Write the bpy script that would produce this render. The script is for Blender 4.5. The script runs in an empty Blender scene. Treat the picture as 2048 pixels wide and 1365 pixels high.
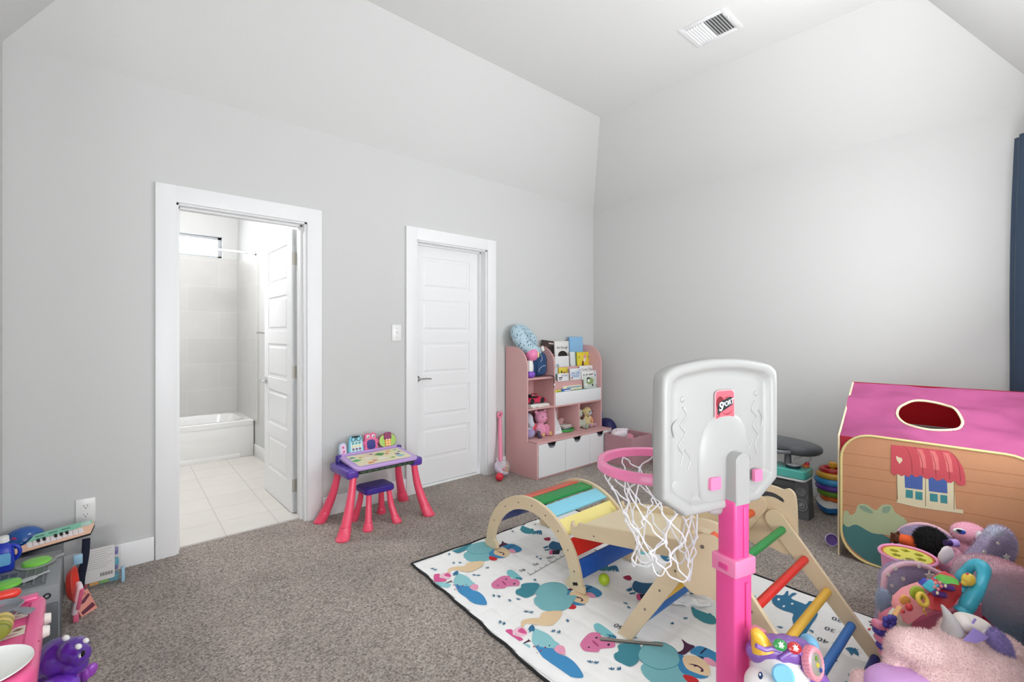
import bpy, bmesh, math, random
from mathutils import Vector, Matrix, Euler, Quaternion
PI = math.pi
sc = bpy.context.scene
COL = sc.collection
random.seed(7)

# ------------------------------------------------------------ camera
cam_d = bpy.data.cameras.new('camera')
cam = bpy.data.objects.new('camera', cam_d)
COL.objects.link(cam)
sc.camera = cam
cam_d.sensor_width = 36.0
cam_d.sensor_fit = 'HORIZONTAL'
cam_d.lens = 951.0 / 2048.0 * 36.0
cam_d.shift_y = -11.5 / 2048.0
cam_d.clip_start = 0.02
CAM = Vector((-4.2559, -3.3283, 1.26))
TH = math.radians(47.7236)
cam.location = CAM
cam.rotation_euler = (PI / 2, 0, TH - PI / 2)

# ------------------------------------------------------------ exposure, sky, daylight, added fill
sc.view_settings.view_transform = 'Standard'
sc.view_settings.look = 'None'
sc.view_settings.exposure = 0.25
sc.view_settings.gamma = 1.0
sc.view_settings.use_curve_mapping = False
world = bpy.data.worlds.new('sky')
sc.world = world
world.use_nodes = True
wn = world.node_tree
wn.nodes['Background'].inputs[0].default_value = (0.86, 0.93, 1.0, 1)
wn.nodes['Background'].inputs[1].default_value = 2.2


def area(name, loc, aim, sx, sy, power, col=(1, 1, 1), spread=180):
    d = bpy.data.lights.new(name, 'AREA')
    d.shape = 'RECTANGLE'
    d.size, d.size_y, d.energy, d.color = sx, sy, power, col
    d.spread = math.radians(spread)
    o = bpy.data.objects.new(name, d)
    COL.objects.link(o)
    o.location = loc
    o.rotation_euler = (Vector(aim) - Vector(loc)).to_track_quat('-Z', 'Y').to_euler()
    return o


# daylight at the front and bathroom windows; the others are added fill lights
area('window_daylight', (-1.4, -3.33, 1.5), (0.0, -2.3, 1.45), 0.7, 1.4, 11, (0.94, 0.97, 1.0))
area('window_ceiling_fill', (-1.5, -3.35, 1.35), (-1.7, -1.5, 3.3), 0.9, 0.7, 24, (0.96, 0.98, 1.0))  # added fill, aimed up to brighten the ceiling
area('rear_fill', (-3.75, -4.80, 1.5), (-3.0, 0, 2.3), 2.0, 1.7, 13, (0.96, 0.98, 1.0))  # added frontal fill from an invented window behind the camera
area('rear_ceiling_fill', (-3.75, -4.60, 0.9), (-3.1, -1.6, 3.3), 1.9, 0.8, 34, (0.96, 0.98, 1.0))  # added upward fill behind the camera, lifts the ceiling brightness
area('side_fill', (-5.6, -3.6, 1.5), (0, -1.6, 2.0), 1.6, 1.6, 14, (0.96, 0.98, 1.0))  # added side fill at an invented window
area('bathroom_daylight', (-3.5, 3.06, 2.27), (-3.4, 0.0, 0.9), 0.9, 0.3, 12, (0.97, 0.985, 1.0))
# two unseen globes added to brighten bedroom ceiling and bathroom, built with the room below
LAMPS = [(-1.6, -2.75, 2.99, 22.0), (-3.8, 1.3, 2.52, 112.0)]

# ------------------------------------------------------------ colour and material helpers
def srgb(c):
    if isinstance(c, str):
        c = c.lstrip('#')
        c = tuple(int(c[i:i + 2], 16) / 255 for i in (0, 2, 4))
    return tuple((x / 12.92 if x <= 0.04045 else ((x + 0.055) / 1.055) ** 2.4) for x in c)


MATS = {}


def P(name, col, rough=0.5, metal=0.0, bump=None, var=0.0, vscale=8.0, trans=0.0, sheen=0.0,
      coat=0.0, alpha=1.0, emit=0.0, spec=0.5, sss=0.0, grain=None, transl=0.0):
    """procedural principled material; bump=(scale, strength), var = colour variation, grain = stretched noise"""
    if name in MATS:
        return MATS[name]
    m = bpy.data.materials.new(name)
    MATS[name] = m
    m.use_nodes = True
    nt = m.node_tree
    b = nt.nodes['Principled BSDF']
    c = srgb(col)
    b.inputs['Base Color'].default_value = (*c, 1)
    b.inputs['Roughness'].default_value = rough
    b.inputs['Metallic'].default_value = metal
    b.inputs['Specular IOR Level'].default_value = spec
    b.inputs['Transmission Weight'].default_value = trans
    b.inputs['Sheen Weight'].default_value = sheen
    b.inputs['Coat Weight'].default_value = coat
    b.inputs['Alpha'].default_value = alpha
    if sss:
        b.inputs['Subsurface Weight'].default_value = sss
        b.inputs['Subsurface Scale'].default_value = 0.01
    if emit:
        b.inputs['Emission Color'].default_value = (*c, 1)
        b.inputs['Emission Strength'].default_value = emit
    tc = nt.nodes.new('ShaderNodeTexCoord')
    co = tc.outputs['Object']
    if grain:
        mp = nt.nodes.new('ShaderNodeMapping')
        mp.inputs['Scale'].default_value = grain
        nt.links.new(co, mp.inputs[0])
        co = mp.outputs[0]
    if var:
        n = nt.nodes.new('ShaderNodeTexNoise')
        n.inputs['Scale'].default_value = vscale
        n.inputs['Detail'].default_value = 4
        r = nt.nodes.new('ShaderNodeMix')
        r.data_type = 'RGBA'
        r.inputs[6].default_value = (*[x * (1 - var) for x in c], 1)
        r.inputs[7].default_value = (*[min(1, x * (1 + var)) for x in c], 1)
        nt.links.new(co, n.inputs['Vector'])
        nt.links.new(n.outputs[0], r.inputs[0])
        nt.links.new(r.outputs[2], b.inputs['Base Color'])
    if bump:
        n = nt.nodes.new('ShaderNodeTexNoise')
        n.inputs['Scale'].default_value = bump[0]
        n.inputs['Detail'].default_value = 3
        bp = nt.nodes.new('ShaderNodeBump')
        bp.inputs['Strength'].default_value = bump[1]
        bp.inputs['Distance'].default_value = 0.004
        nt.links.new(tc.outputs['Object'], n.inputs['Vector'])
        nt.links.new(n.outputs[0], bp.inputs['Height'])
        nt.links.new(bp.outputs[0], b.inputs['Normal'])
    if transl:
        tr = nt.nodes.new('ShaderNodeBsdfTranslucent'); tr.inputs[0].default_value = (*c, 1)
        mxs = nt.nodes.new('ShaderNodeMixShader'); mxs.inputs[0].default_value = transl
        nt.links.new(b.outputs[0], mxs.inputs[1]); nt.links.new(tr.outputs[0], mxs.inputs[2])
        nt.links.new(mxs.outputs[0], nt.nodes['Material Output'].inputs[0])
    return m


PLA = dict(rough=0.32, coat=0.15)          # moulded plastic
FAB = dict(rough=0.9, bump=(240, 0.35), sheen=0.2)


# ------------------------------------------------------------ mesh builder
def RM(loc=(0, 0, 0), rot=(0, 0, 0), s=(1, 1, 1)):
    return Matrix.LocRotScale(Vector(loc), Euler(rot), Vector(s))


def face_m(o, u, v):
    """matrix whose local x = u, y = v, z = u x v, origin o"""
    u = Vector(u).normalized(); v = Vector(v)
    n = u.cross(v).normalized(); v = n.cross(u)
    M = Matrix((u, v, n)).transposed().to_4x4()
    M.translation = Vector(o)
    return M


def catmull(pts, n=6, closed=True):
    out = []
    N = len(pts)
    P_ = [Vector(p) for p in pts]
    rng = range(N) if closed else range(N - 1)
    for i in rng:
        if closed:
            a, b, c, d = P_[i - 1], P_[i], P_[(i + 1) % N], P_[(i + 2) % N]
        else:
            a, b, c, d = P_[max(i - 1, 0)], P_[i], P_[i + 1], P_[min(i + 2, N - 1)]
        for k in range(n):
            t = k / n
            out.append(0.5 * ((2 * b) + (-a + c) * t + (2 * a - 5 * b + 4 * c - d) * t * t + (-a + 3 * b - 3 * c + d) * t ** 3))
    if not closed:
        out.append(P_[-1])
    return out


def rrect(w, h, r, n=5, cx=0, cy=0):
    out = []
    for sx, sy, a0 in ((1, 1, 0), (-1, 1, 90), (-1, -1, 180), (1, -1, 270)):
        for k in range(n + 1):
            a = math.radians(a0 + 90 * k / n)
            out.append((cx + sx * (w / 2 - r) + r * math.cos(a), cy + sy * (h / 2 - r) + r * math.sin(a)))
    return out


def circ(r, n=20, cx=0, cy=0, ry=None):
    ry = ry or r
    return [(cx + r * math.cos(2 * PI * k / n), cy + ry * math.sin(2 * PI * k / n)) for k in range(n)]


def star(r, r2, n=5, cx=0, cy=0, a0=PI / 2):
    return [(cx + (r if k % 2 == 0 else r2) * math.cos(a0 + PI * k / n), cy + (r if k % 2 == 0 else r2) * math.sin(a0 + PI * k / n)) for k in range(2 * n)]


class MB:
    def __init__(s, mat=None, T=None):
        s.bm = bmesh.new(); s.mats = []; s.cur = 0; s.T = T or Matrix()
        if mat: s.m(mat)

    def m(s, mat):
        if mat not in s.mats: s.mats.append(mat)
        s.cur = s.mats.index(mat)
        return s

    def add(s, vs, fs, M=None):
        M = s.T @ M if M is not None else s.T
        bv = [s.bm.verts.new(M @ Vector(v)) for v in vs]
        for f in fs:
            try:
                fc = s.bm.faces.new([bv[i] for i in f]); fc.material_index = s.cur; fc.smooth = True
            except ValueError:
                pass
        return s

    def box(s, c, d, rot=(0, 0, 0), bev=0.0, seg=2, M=None):
        x, y, z = (q / 2 for q in d)
        M2 = RM(c, rot)
        if M is not None: M2 = M @ M2
        if bev <= 0:
            vs = [(a * x, b * y, e * z) for a in (-1, 1) for b in (-1, 1) for e in (-1, 1)]
            return s.add(vs, [(0, 1, 3, 2), (4, 6, 7, 5), (0, 4, 5, 1), (2, 3, 7, 6), (0, 2, 6, 4), (1, 5, 7, 3)], M2)
        t = bmesh.new()
        bmesh.ops.create_cube(t, size=1)
        for v in t.verts: v.co = Vector((v.co.x * d[0], v.co.y * d[1], v.co.z * d[2]))
        bmesh.ops.bevel(t, geom=t.edges[:], offset=min(bev, min(d) * 0.49), segments=seg, profile=0.5, affect='EDGES')
        t.verts.index_update()
        vs = [v.co.copy() for v in t.verts]; fs = [[v.index for v in f.verts] for f in t.faces]
        t.free()
        return s.add(vs, fs, M2)

    def loft(s, rings, cap0=True, cap1=True, loop=False, M=None):
        n = len(rings[0]); vs = [v for r in rings for v in r]; fs = []
        R = len(rings)
        for i in range(R if loop else R - 1):
            a = i * n; b = ((i + 1) % R) * n
            for k in range(n):
                k2 = (k + 1) % n
                fs.append((a + k, a + k2, b + k2, b + k))
        if not loop:
            if cap0: fs.append(tuple(range(n))[::-1])
            if cap1: fs.append(tuple((R - 1) * n + k for k in range(n)))
        return s.add(vs, fs, M)

    def lathe(s, prof, c=(0, 0, 0), rot=(0, 0, 0), seg=24, M=None, sx=1, sy=1):
        rings = [[(max(r, 1e-5) * sx * math.cos(2 * PI * k / seg), max(r, 1e-5) * sy * math.sin(2 * PI * k / seg), z) for k in range(seg)] for r, z in prof]
        M2 = RM(c, rot)
        if M is not None: M2 = M @ M2
        return s.loft(rings, True, True, False, M2)

    def cyl(s, p0, p1, r0, r1=None, seg=20, bev=0.0):
        p0, p1 = Vector(p0), Vector(p1)
        d = p1 - p0; L = d.length
        q = d.to_track_quat('Z', 'Y').to_matrix().to_4x4(); q.translation = p0
        r1 = r0 if r1 is None else r1
        pr = [(r0, 0), (r1, L)] if bev <= 0 else [(r0 - bev, 0), (r0, bev), (r1, L - bev), (r1 - bev, L)]
        rings = [[(r * math.cos(2 * PI * k / seg), r * math.sin(2 * PI * k / seg), z) for k in range(seg)] for r, z in pr]
        return s.loft(rings, M=q)

    def tube(s, pts, r, seg=8, closed=False, radii=None, flat=1.0, M=None):
        pts = [Vector(p) for p in pts]; N = len(pts); rings = []; up = None
        for i, p in enumerate(pts):
            if closed: t = pts[(i + 1) % N] - pts[i - 1]
            else: t = pts[min(i + 1, N - 1)] - pts[max(i - 1, 0)]
            if t.length < 1e-9: t = Vector((0, 0, 1))
            t.normalize()
            if up is None:
                up = Vector((0, 0, 1)) if abs(t.z) < 0.9 else Vector((1, 0, 0))
            a = t.cross(up)
            if a.length < 1e-6: a = t.orthogonal()
            a.normalize(); b = a.cross(t).normalized(); up = b
            rr = radii[i] if radii else r
            rings.append([p + a * (rr * math.cos(2 * PI * k / seg)) + b * (rr * flat * math.sin(2 * PI * k / seg)) for k in range(seg)])
        return s.loft(rings, True, True, closed, M)

    def ell(s, c, d, rot=(0, 0, 0), seg=20, e=1.0, M=None):
        """superellipsoid of semi-axes d; e<1 is boxier"""
        def f(v): return math.copysign(abs(v) ** e, v)
        rings = []
        R = max(6, seg // 2)
        for i in range(R + 1):
            ph = -PI / 2 + PI * i / R
            cp, sp = f(math.cos(ph)), f(math.sin(ph))
            cp = max(cp, 1e-4)
            rings.append([(d[0] * cp * f(math.cos(2 * PI * k / seg)), d[1] * cp * f(math.sin(2 * PI * k / seg)), d[2] * sp) for k in range(seg)])
        M2 = RM(c, rot)
        if M is not None: M2 = M @ M2
        return s.loft(rings, True, True, False, M2)

    def torus(s, c, R, r, rot=(0, 0, 0), seg=32, rs=12, M=None, flat=1.0):
        rings = [[((R + r * math.cos(2 * PI * j / rs)) * math.cos(a), (R + r * math.cos(2 * PI * j / rs)) * math.sin(a), r * flat * math.sin(2 * PI * j / rs)) for j in range(rs)] for a in [2 * PI * k / seg for k in range(seg)]]
        M2 = RM(c, rot)
        if M is not None: M2 = M @ M2
        return s.loft(rings, loop=True, M=M2)

    def prism(s, poly, h0, h1, M=None, bev=0.0):
        poly = [(p[0], p[1]) for p in poly]
        if bev > 0:
            cx = sum(p[0] for p in poly) / len(poly); cy = sum(p[1] for p in poly) / len(poly)
            n = len(poly); ins = []
            for i in range(n):
                a, b, c = Vector(poly[i - 1]), Vector(poly[i]), Vector(poly[(i + 1) % n])
                d1 = (b - a); d2 = (c - b)
                if d1.length < 1e-9: d1 = d2
                if d2.length < 1e-9: d2 = d1
                nn = (Vector((-d1.y, d1.x)).normalized() + Vector((-d2.y, d2.x)).normalized())
                nn = nn.normalized() if nn.length > 1e-6 else Vector((0, 0))
                ins.append(b + nn * bev)
            ar = sum(poly[i - 1][0] * poly[i][1] - poly[i][0] * poly[i - 1][1] for i in range(n))
            if ar < 0: ins = [2 * Vector(p) - q for p, q in zip(poly, ins)]
            sg = 1 if h1 > h0 else -1
            rings = [[(p[0], p[1], h0) for p in ins], [(p[0], p[1], h0 + sg * bev) for p in poly], [(p[0], p[1], h1 - sg * bev) for p in poly], [(p[0], p[1], h1) for p in ins]]
            return s.loft(rings, M=M)
        return s.loft([[(x, y, h0) for x, y in poly], [(x, y, h1) for x, y in poly]], M=M)

    def patch(s, poly, M=None, z=0.0):
        return s.add([(p[0], p[1], z) for p in poly], [tuple(range(len(poly)))], M)

    def patch3(s, pts):
        return s.add(pts, [tuple(range(len(pts)))])

    def text(s, body, size, M, align='CENTER', ext=0.0, shear=0.0, bold=0.0):
        cu = bpy.data.curves.new('lettering', 'FONT')
        cu.body = body; cu.size = size; cu.align_x = align; cu.align_y = 'CENTER'
        cu.extrude = ext; cu.shear = shear; cu.offset = bold; cu.resolution_u = 3
        ob = bpy.data.objects.new('lettering', cu)
        me = ob.to_mesh()
        s.add([v.co.copy() for v in me.vertices], [tuple(p.vertices) for p in me.polygons], M)
        ob.to_mesh_clear()
        bpy.data.objects.remove(ob); bpy.data.curves.remove(cu)
        return s


def wm(o):
    M = Matrix.LocRotScale(o.location, o.rotation_euler, o.scale)
    return wm(o.parent) @ M if o.parent else M


def tag(o, label=None, cat=None, group=None, kind=None):
    if label: o['label'] = label
    if cat: o['category'] = cat
    if group: o['group'] = group
    if kind: o['kind'] = kind
    return o


def thing(name, label, cat, loc=(0, 0, 0), rot=(0, 0, 0), group=None):
    o = bpy.data.objects.new(name, None)
    COL.objects.link(o)
    o.empty_display_size = 0.05
    o.location = loc; o.rotation_euler = rot
    return tag(o, label, cat, group)


def add_fuzz(bm, n, L, w, seed=1, droop=0.3, jit=0.6):
    rnd = random.Random(seed)
    bm.faces.ensure_lookup_table()
    tris = []
    for f in bm.faces:
        v = [q.co.copy() for q in f.verts]
        for k in range(1, len(v) - 1):
            a = (v[k] - v[0]).cross(v[k + 1] - v[0]).length / 2
            if a > 1e-10: tris.append((a, v[0], v[k], v[k + 1], f.normal.copy(), f.material_index))
    tot = sum(t[0] for t in tris)
    acc = 0.0
    for t in tris:
        acc += n * t[0] / tot
        while acc > rnd.random():
            acc -= 1
            r1, r2 = rnd.random(), rnd.random()
            if r1 + r2 > 1: r1, r2 = 1 - r1, 1 - r2
            p = t[1] + (t[2] - t[1]) * r1 + (t[3] - t[1]) * r2
            N = t[4]
            j = Vector((rnd.uniform(-1, 1), rnd.uniform(-1, 1), rnd.uniform(-1, 1))) * jit
            d = (N + j + Vector((0, 0, -droop))).normalized()
            sd = N.cross(Vector((rnd.uniform(-1, 1), rnd.uniform(-1, 1), rnd.uniform(-1, 1)))).normalized() * w
            ll = L * rnd.uniform(0.6, 1.2)
            vs = [bm.verts.new(p - sd - N * 0.001), bm.verts.new(p + sd - N * 0.001), bm.verts.new(p + d * ll)]
            f = bm.faces.new(vs); f.material_index = t[5]; f.smooth = True


def build(mb, name, parent=None, label=None, cat=None, group=None, kind=None, ang=38, fuzz=None, flat=False, remesh=None, noise=None):
    bm = mb.bm
    bmesh.ops.recalc_face_normals(bm, faces=bm.faces[:])
    if remesh:
        me0 = bpy.data.meshes.new('t'); bm.to_mesh(me0); bm.free()
        ob = bpy.data.objects.new('t', me0); COL.objects.link(ob)
        md = ob.modifiers.new('r', 'REMESH'); md.mode = 'VOXEL'; md.voxel_size = remesh
        s2 = ob.modifiers.new('s', 'SMOOTH'); s2.factor = 0.5; s2.iterations = 4
        dg = bpy.context.evaluated_depsgraph_get()
        me1 = bpy.data.meshes.new_from_object(ob.evaluated_get(dg))
        bpy.data.objects.remove(ob)
        bm = bmesh.new(); bm.from_mesh(me1)
        for f in bm.faces: f.smooth = True; f.material_index = 0
        bm.normal_update()
        bpy.data.meshes.remove(me1); bpy.data.meshes.remove(me0)
        ang = 180
    if noise:
        from mathutils import noise as nz
        bm.normal_update()
        for v in bm.verts:
            v.co += v.normal * (nz.noise(v.co * noise[0]) * noise[1])
    if fuzz:
        bm.normal_update()
        add_fuzz(bm, *fuzz)
        ang = 180
    if parent is not None:
        bm.transform(wm(parent).inverted())
        off = None
    else:
        xs = [v.co for v in bm.verts]
        off = Vector(((min(v.x for v in xs) + max(v.x for v in xs)) / 2, (min(v.y for v in xs) + max(v.y for v in xs)) / 2, min(v.z for v in xs)))
        bm.transform(Matrix.Translation(-off))
    me = bpy.data.meshes.new(name)
    bm.to_mesh(me); bm.free()
    for m in mb.mats: me.materials.append(m)
    if flat:
        for p in me.polygons: p.use_smooth = False
    elif ang < 180:
        me.set_sharp_from_angle(angle=math.radians(ang))
    o = bpy.data.objects.new(name, me)
    COL.objects.link(o)
    if parent is not None: o.parent = parent
    else: o.location = off
    return tag(o, label, cat, group, kind)


def copy_tree(o, parent=None):
    c = o.copy(); COL.objects.link(c); c.parent = parent
    for ch in list(o.children): copy_tree(ch, c)
    return c

# ============================================================ MATERIALS OF THE ROOM
wall_m = P('grey_wall_paint', '#cfcfcd', rough=0.85, bump=(160, 0.10), spec=0.25)
ceil_m = P('white_ceiling_paint', '#e3e3e1', rough=0.9, bump=(160, 0.10), spec=0.2)
trim_m = P('white_trim_paint', '#ececec', rough=0.4, bump=(30, 0.02))
door_m = P('white_door_paint', '#eeeeee', rough=0.4, bump=(60, 0.03))
chrome_m = P('chrome', '#c8c8c8', rough=0.12, metal=1.0, bump=(40, 0.01))
nickel_m = P('satin_nickel_hinge', '#c9c4ba', rough=0.35, metal=0.8, bump=(60, 0.02))
dark_m = P('dark_void', '#1a1a1a', rough=0.9, bump=(20, 0.02))
black_m = P('black_plastic', '#151517', rough=0.5, bump=(80, 0.05))
white_pl = P('white_plastic', '#ededea', bump=(60, 0.01), **PLA)


def carpet_material():
    m = bpy.data.materials.new('taupe_carpet_pile')
    m.use_nodes = True
    nt = m.node_tree; b = nt.nodes['Principled BSDF']
    b.inputs['Roughness'].default_value = 1.0
    b.inputs['Specular IOR Level'].default_value = 0.1
    b.inputs['Sheen Weight'].default_value = 0.15
    tc = nt.nodes.new('ShaderNodeTexCoord')
    big = nt.nodes.new('ShaderNodeTexNoise'); big.inputs['Scale'].default_value = 3.0; big.inputs['Detail'].default_value = 3
    mid = nt.nodes.new('ShaderNodeTexNoise'); mid.inputs['Scale'].default_value = 115; mid.inputs['Detail'].default_value = 6; mid.inputs['Roughness'].default_value = 0.75
    vor = nt.nodes.new('ShaderNodeTexVoronoi'); vor.inputs['Scale'].default_value = 150
    for n in (big, mid, vor): nt.links.new(tc.outputs['Object'], n.inputs['Vector'])
    ramp = nt.nodes.new('ShaderNodeValToRGB')
    e = ramp.color_ramp.elements
    e[0].position = 0.36; e[0].color = (*srgb('#5f534a'), 1)
    e[1].position = 0.66; e[1].color = (*srgb('#f1e7dd'), 1)
    k = e.new(0.5); k.color = (*srgb('#bfb1a6'), 1)
    nt.links.new(mid.outputs[0], ramp.inputs[0])
    mx = nt.nodes.new('ShaderNodeMix'); mx.data_type = 'RGBA'; mx.blend_type = 'MULTIPLY'; mx.inputs[0].default_value = 1.0
    r2 = nt.nodes.new('ShaderNodeMapRange'); r2.inputs[1].default_value = 0.3; r2.inputs[2].default_value = 0.7; r2.inputs[3].default_value = 0.86; r2.inputs[4].default_value = 1.12
    nt.links.new(big.outputs[0], r2.inputs[0])
    nt.links.new(ramp.outputs[0], mx.inputs[6]); nt.links.new(r2.outputs[0], mx.inputs[7])
    nt.links.new(mx.outputs[2], b.inputs['Base Color'])
    ad = nt.nodes.new('ShaderNodeMath'); ad.operation = 'ADD'
    nt.links.new(mid.outputs[0], ad.inputs[0]); nt.links.new(vor.outputs['Distance'], ad.inputs[1])
    bp = nt.nodes.new('ShaderNodeBump'); bp.inputs['Strength'].default_value = 0.9; bp.inputs['Distance'].default_value = 0.012
    nt.links.new(ad.outputs[0], bp.inputs['Height']); nt.links.new(bp.outputs[0], b.inputs['Normal'])
    return m


def tile_material(name, c1, grout, w, h, off, rot=0.0, vert=False, mortar=0.004, rough=0.35, shift=(0, 0, 0)):
    m = bpy.data.materials.new(name); m.use_nodes = True
    nt = m.node_tree; b = nt.nodes['Principled BSDF']; b.inputs['Roughness'].default_value = rough
    tc = nt.nodes.new('ShaderNodeTexCoord'); mp = nt.nodes.new('ShaderNodeMapping')
    mp.inputs['Location'].default_value = shift
    mp.inputs['Rotation'].default_value = (0, 0, rot)
    br = nt.nodes.new('ShaderNodeTexBrick')
    br.offset = off; br.squash = 1
    br.inputs['Scale'].default_value = 1; br.inputs['Brick Width'].default_value = w; br.inputs['Row Height'].default_value = h
    br.inputs['Mortar Size'].default_value = mortar; br.inputs['Mortar Smooth'].default_value = 0.2
    c = srgb(c1)
    br.inputs['Color1'].default_value = (*c, 1); br.inputs['Color2'].default_value = (*[x * 0.95 for x in c], 1)
    br.inputs['Mortar'].default_value = (*srgb(grout), 1)
    nt.links.new(tc.outputs['Object'], mp.inputs[0])
    src = mp.outputs[0]
    if vert:
        sp = nt.nodes.new('ShaderNodeSeparateXYZ'); cb = nt.nodes.new('ShaderNodeCombineXYZ'); a = nt.nodes.new('ShaderNodeMath'); a.operation = 'ADD'
        nt.links.new(src, sp.inputs[0]); nt.links.new(sp.outputs[0], a.inputs[0]); nt.links.new(sp.outputs[1], a.inputs[1])
        nt.links.new(a.outputs[0], cb.inputs[0]); nt.links.new(sp.outputs[2], cb.inputs[1]); src = cb.outputs[0]
    nt.links.new(src, br.inputs['Vector'])
    no = nt.nodes.new('ShaderNodeTexNoise'); no.inputs['Scale'].default_value = 5; no.inputs['Detail'].default_value = 6
    nt.links.new(tc.outputs['Object'], no.inputs['Vector'])
    mr = nt.nodes.new('ShaderNodeMapRange'); mr.inputs[3].default_value = 0.92; mr.inputs[4].default_value = 1.06
    nt.links.new(no.outputs[0], mr.inputs[0])
    mx = nt.nodes.new('ShaderNodeMix'); mx.data_type = 'RGBA'; mx.blend_type = 'MULTIPLY'; mx.inputs[0].default_value = 1
    nt.links.new(br.outputs[0], mx.inputs[6]); nt.links.new(mr.outputs[0], mx.inputs[7]); nt.links.new(mx.outputs[2], b.inputs['Base Color'])
    return m


# ============================================================ ROOM SHELL
H = 2.668; HC = 3.32; SA = 0.565; SB = 0.62; RL = -4.53; RD = -3.40
S = dict(kind='structure')
mb = MB(carpet_material())
mb.box((-2.79, -2.43, -0.05), (5.9, 5.0, 0.1))
build(mb, 'floor', **S)

D1 = (-3.85, -3.113); D2 = (-2.271, -1.537); DH = 2.03
mb = MB(wall_m)
for x0, x1, z0, z1 in ((-4.65, D1[0], 0, H), (D1[0], D1[1], DH, H), (D1[1], D2[0], 0, H), (D2[0], D2[1], DH, H), (D2[1], 0.12, 0, H)):
    mb.box(((x0 + x1) / 2, 0.07, (z0 + z1) / 2), (x1 - x0, 0.14, z1 - z0))
build(mb, 'wall_back', **S)
mb = MB(wall_m); mb.box((0.07, -1.70, H / 2), (0.14, 3.4 + 0.12, H)); build(mb, 'wall_right', **S)
mb = MB(wall_m); mb.box((RL - 0.06, -0.475, H / 2), (0.12, 0.95, H)); build(mb, 'wall_left', **S)
# front wall with the curtained window
WX = (-2.2, -1.0); WZ = (0.75, 2.25)
mb = MB(wall_m)
for x0, x1, z0, z1 in ((-2.6, WX[0], 0, H), (WX[0], WX[1], 0, WZ[0]), (WX[0], WX[1], WZ[1], H), (WX[1], 0.14, 0, H)):
    mb.box(((x0 + x1) / 2, RD - 0.07, (z0 + z1) / 2), (x1 - x0, 0.14, z1 - z0))
build(mb, 'wall_front', **S)
# the part of the room behind the camera
mb = MB(wall_m)
for x0, x1, z0, z1 in ((-5.7, -4.75, 0, H), (-4.75, -2.75, 0, 0.6), (-4.75, -2.75, 2.4, H), (-2.75, -2.48, 0, H)):
    mb.box(((x0 + x1) / 2, -4.97, (z0 + z1) / 2), (x1 - x0, 0.14, z1 - z0))
build(mb, 'wall_rear', **S)
mb = MB(wall_m)
for y0, y1, z0, z1 in ((-4.9, -4.4, 0, H), (-4.4, -2.8, 0, 0.7), (-4.4, -2.8, 2.3, H), (-2.8, -0.83, 0, H)):
    mb.box((-5.77, (y0 + y1) / 2, (z0 + z1) / 2), (0.14, y1 - y0, z1 - z0))
mb.box((-5.17, -0.89, H / 2), (1.06, 0.12, H))
build(mb, 'wall_side', **S)
mb = MB(wall_m); mb.box((-2.54, -4.2, H / 2), (0.12, 1.4, H)); build(mb, 'wall_return', **S)
# ceiling: low flat part behind the camera, four slopes and the raised tray
mb = MB(ceil_m)
mb.box((-5.16, -2.9, H + 0.06), (1.26, 4.2, 0.12)); mb.box((-3.5, -4.2, H + 0.06), (2.2, 1.6, 0.12))
build(mb, 'ceiling_low', **S)
mb = MB(ceil_m)
o = [(RL, 0, H), (0, 0, H), (0, RD, H), (RL, RD, H)]
i_ = [(RL + SB, -SA, HC), (-SB, -SA, HC), (-SB, RD + SA, HC), (RL + SB, RD + SA, HC)]
up = 0.1
mb.add(o + i_, [(4, 5, 6, 7)])
mb.m(P('slope_lit_paint', '#d5d5d3', rough=0.88, bump=(160, 0.10), spec=0.25))  # wall paint lightened: brighter light on the slopes put into the colour
mb.add(o + i_, [(0, 1, 5, 4), (1, 2, 6, 5), (2, 3, 7, 6), (3, 0, 4, 7)])
oo = [(RL - .12, .12, H), (.12, .12, H), (.12, RD - .12, H), (RL - .12, RD - .12, H)]; ii = [(p[0], p[1], p[2] + 0.12) for p in i_]
mb.add(oo + ii, [(0, 1, 5, 4), (1, 2, 6, 5), (2, 3, 7, 6), (3, 0, 4, 7), (4, 5, 6, 7)])
mb.add(o + oo, [(0, 1, 5, 4), (1, 2, 6, 5), (2, 3, 7, 6), (3, 0, 4, 7)])
build(mb, 'ceiling', flat=True, **S)

# baseboards
def baseboard(name, segs):
    mb = MB(trim_m)
    for (a, b_) in segs:
        c = ((a[0] + b_[0]) / 2, (a[1] + b_[1]) / 2, 0.067)
        d = (max(abs(a[0] - b_[0]), 0.014), max(abs(a[1] - b_[1]), 0.014), 0.134)
        mb.box(c, d, bev=0.003)
    build(mb, name, **S)
baseboard('baseboard_back', [((RL, -0.008), (-3.947, -0.008)), ((-3.015, -0.008), (-2.361, -0.008)), ((-1.44, -0.008), (0, -0.008))])
baseboard('baseboard_right', [((-0.008, 0), (-0.008, RD))])
baseboard('baseboard_left', [((RL + 0.008, 0), (RL + 0.008, -0.95))])
baseboard('baseboard_front', [((-2.6, RD + 0.008), (0, RD + 0.008))])

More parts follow.
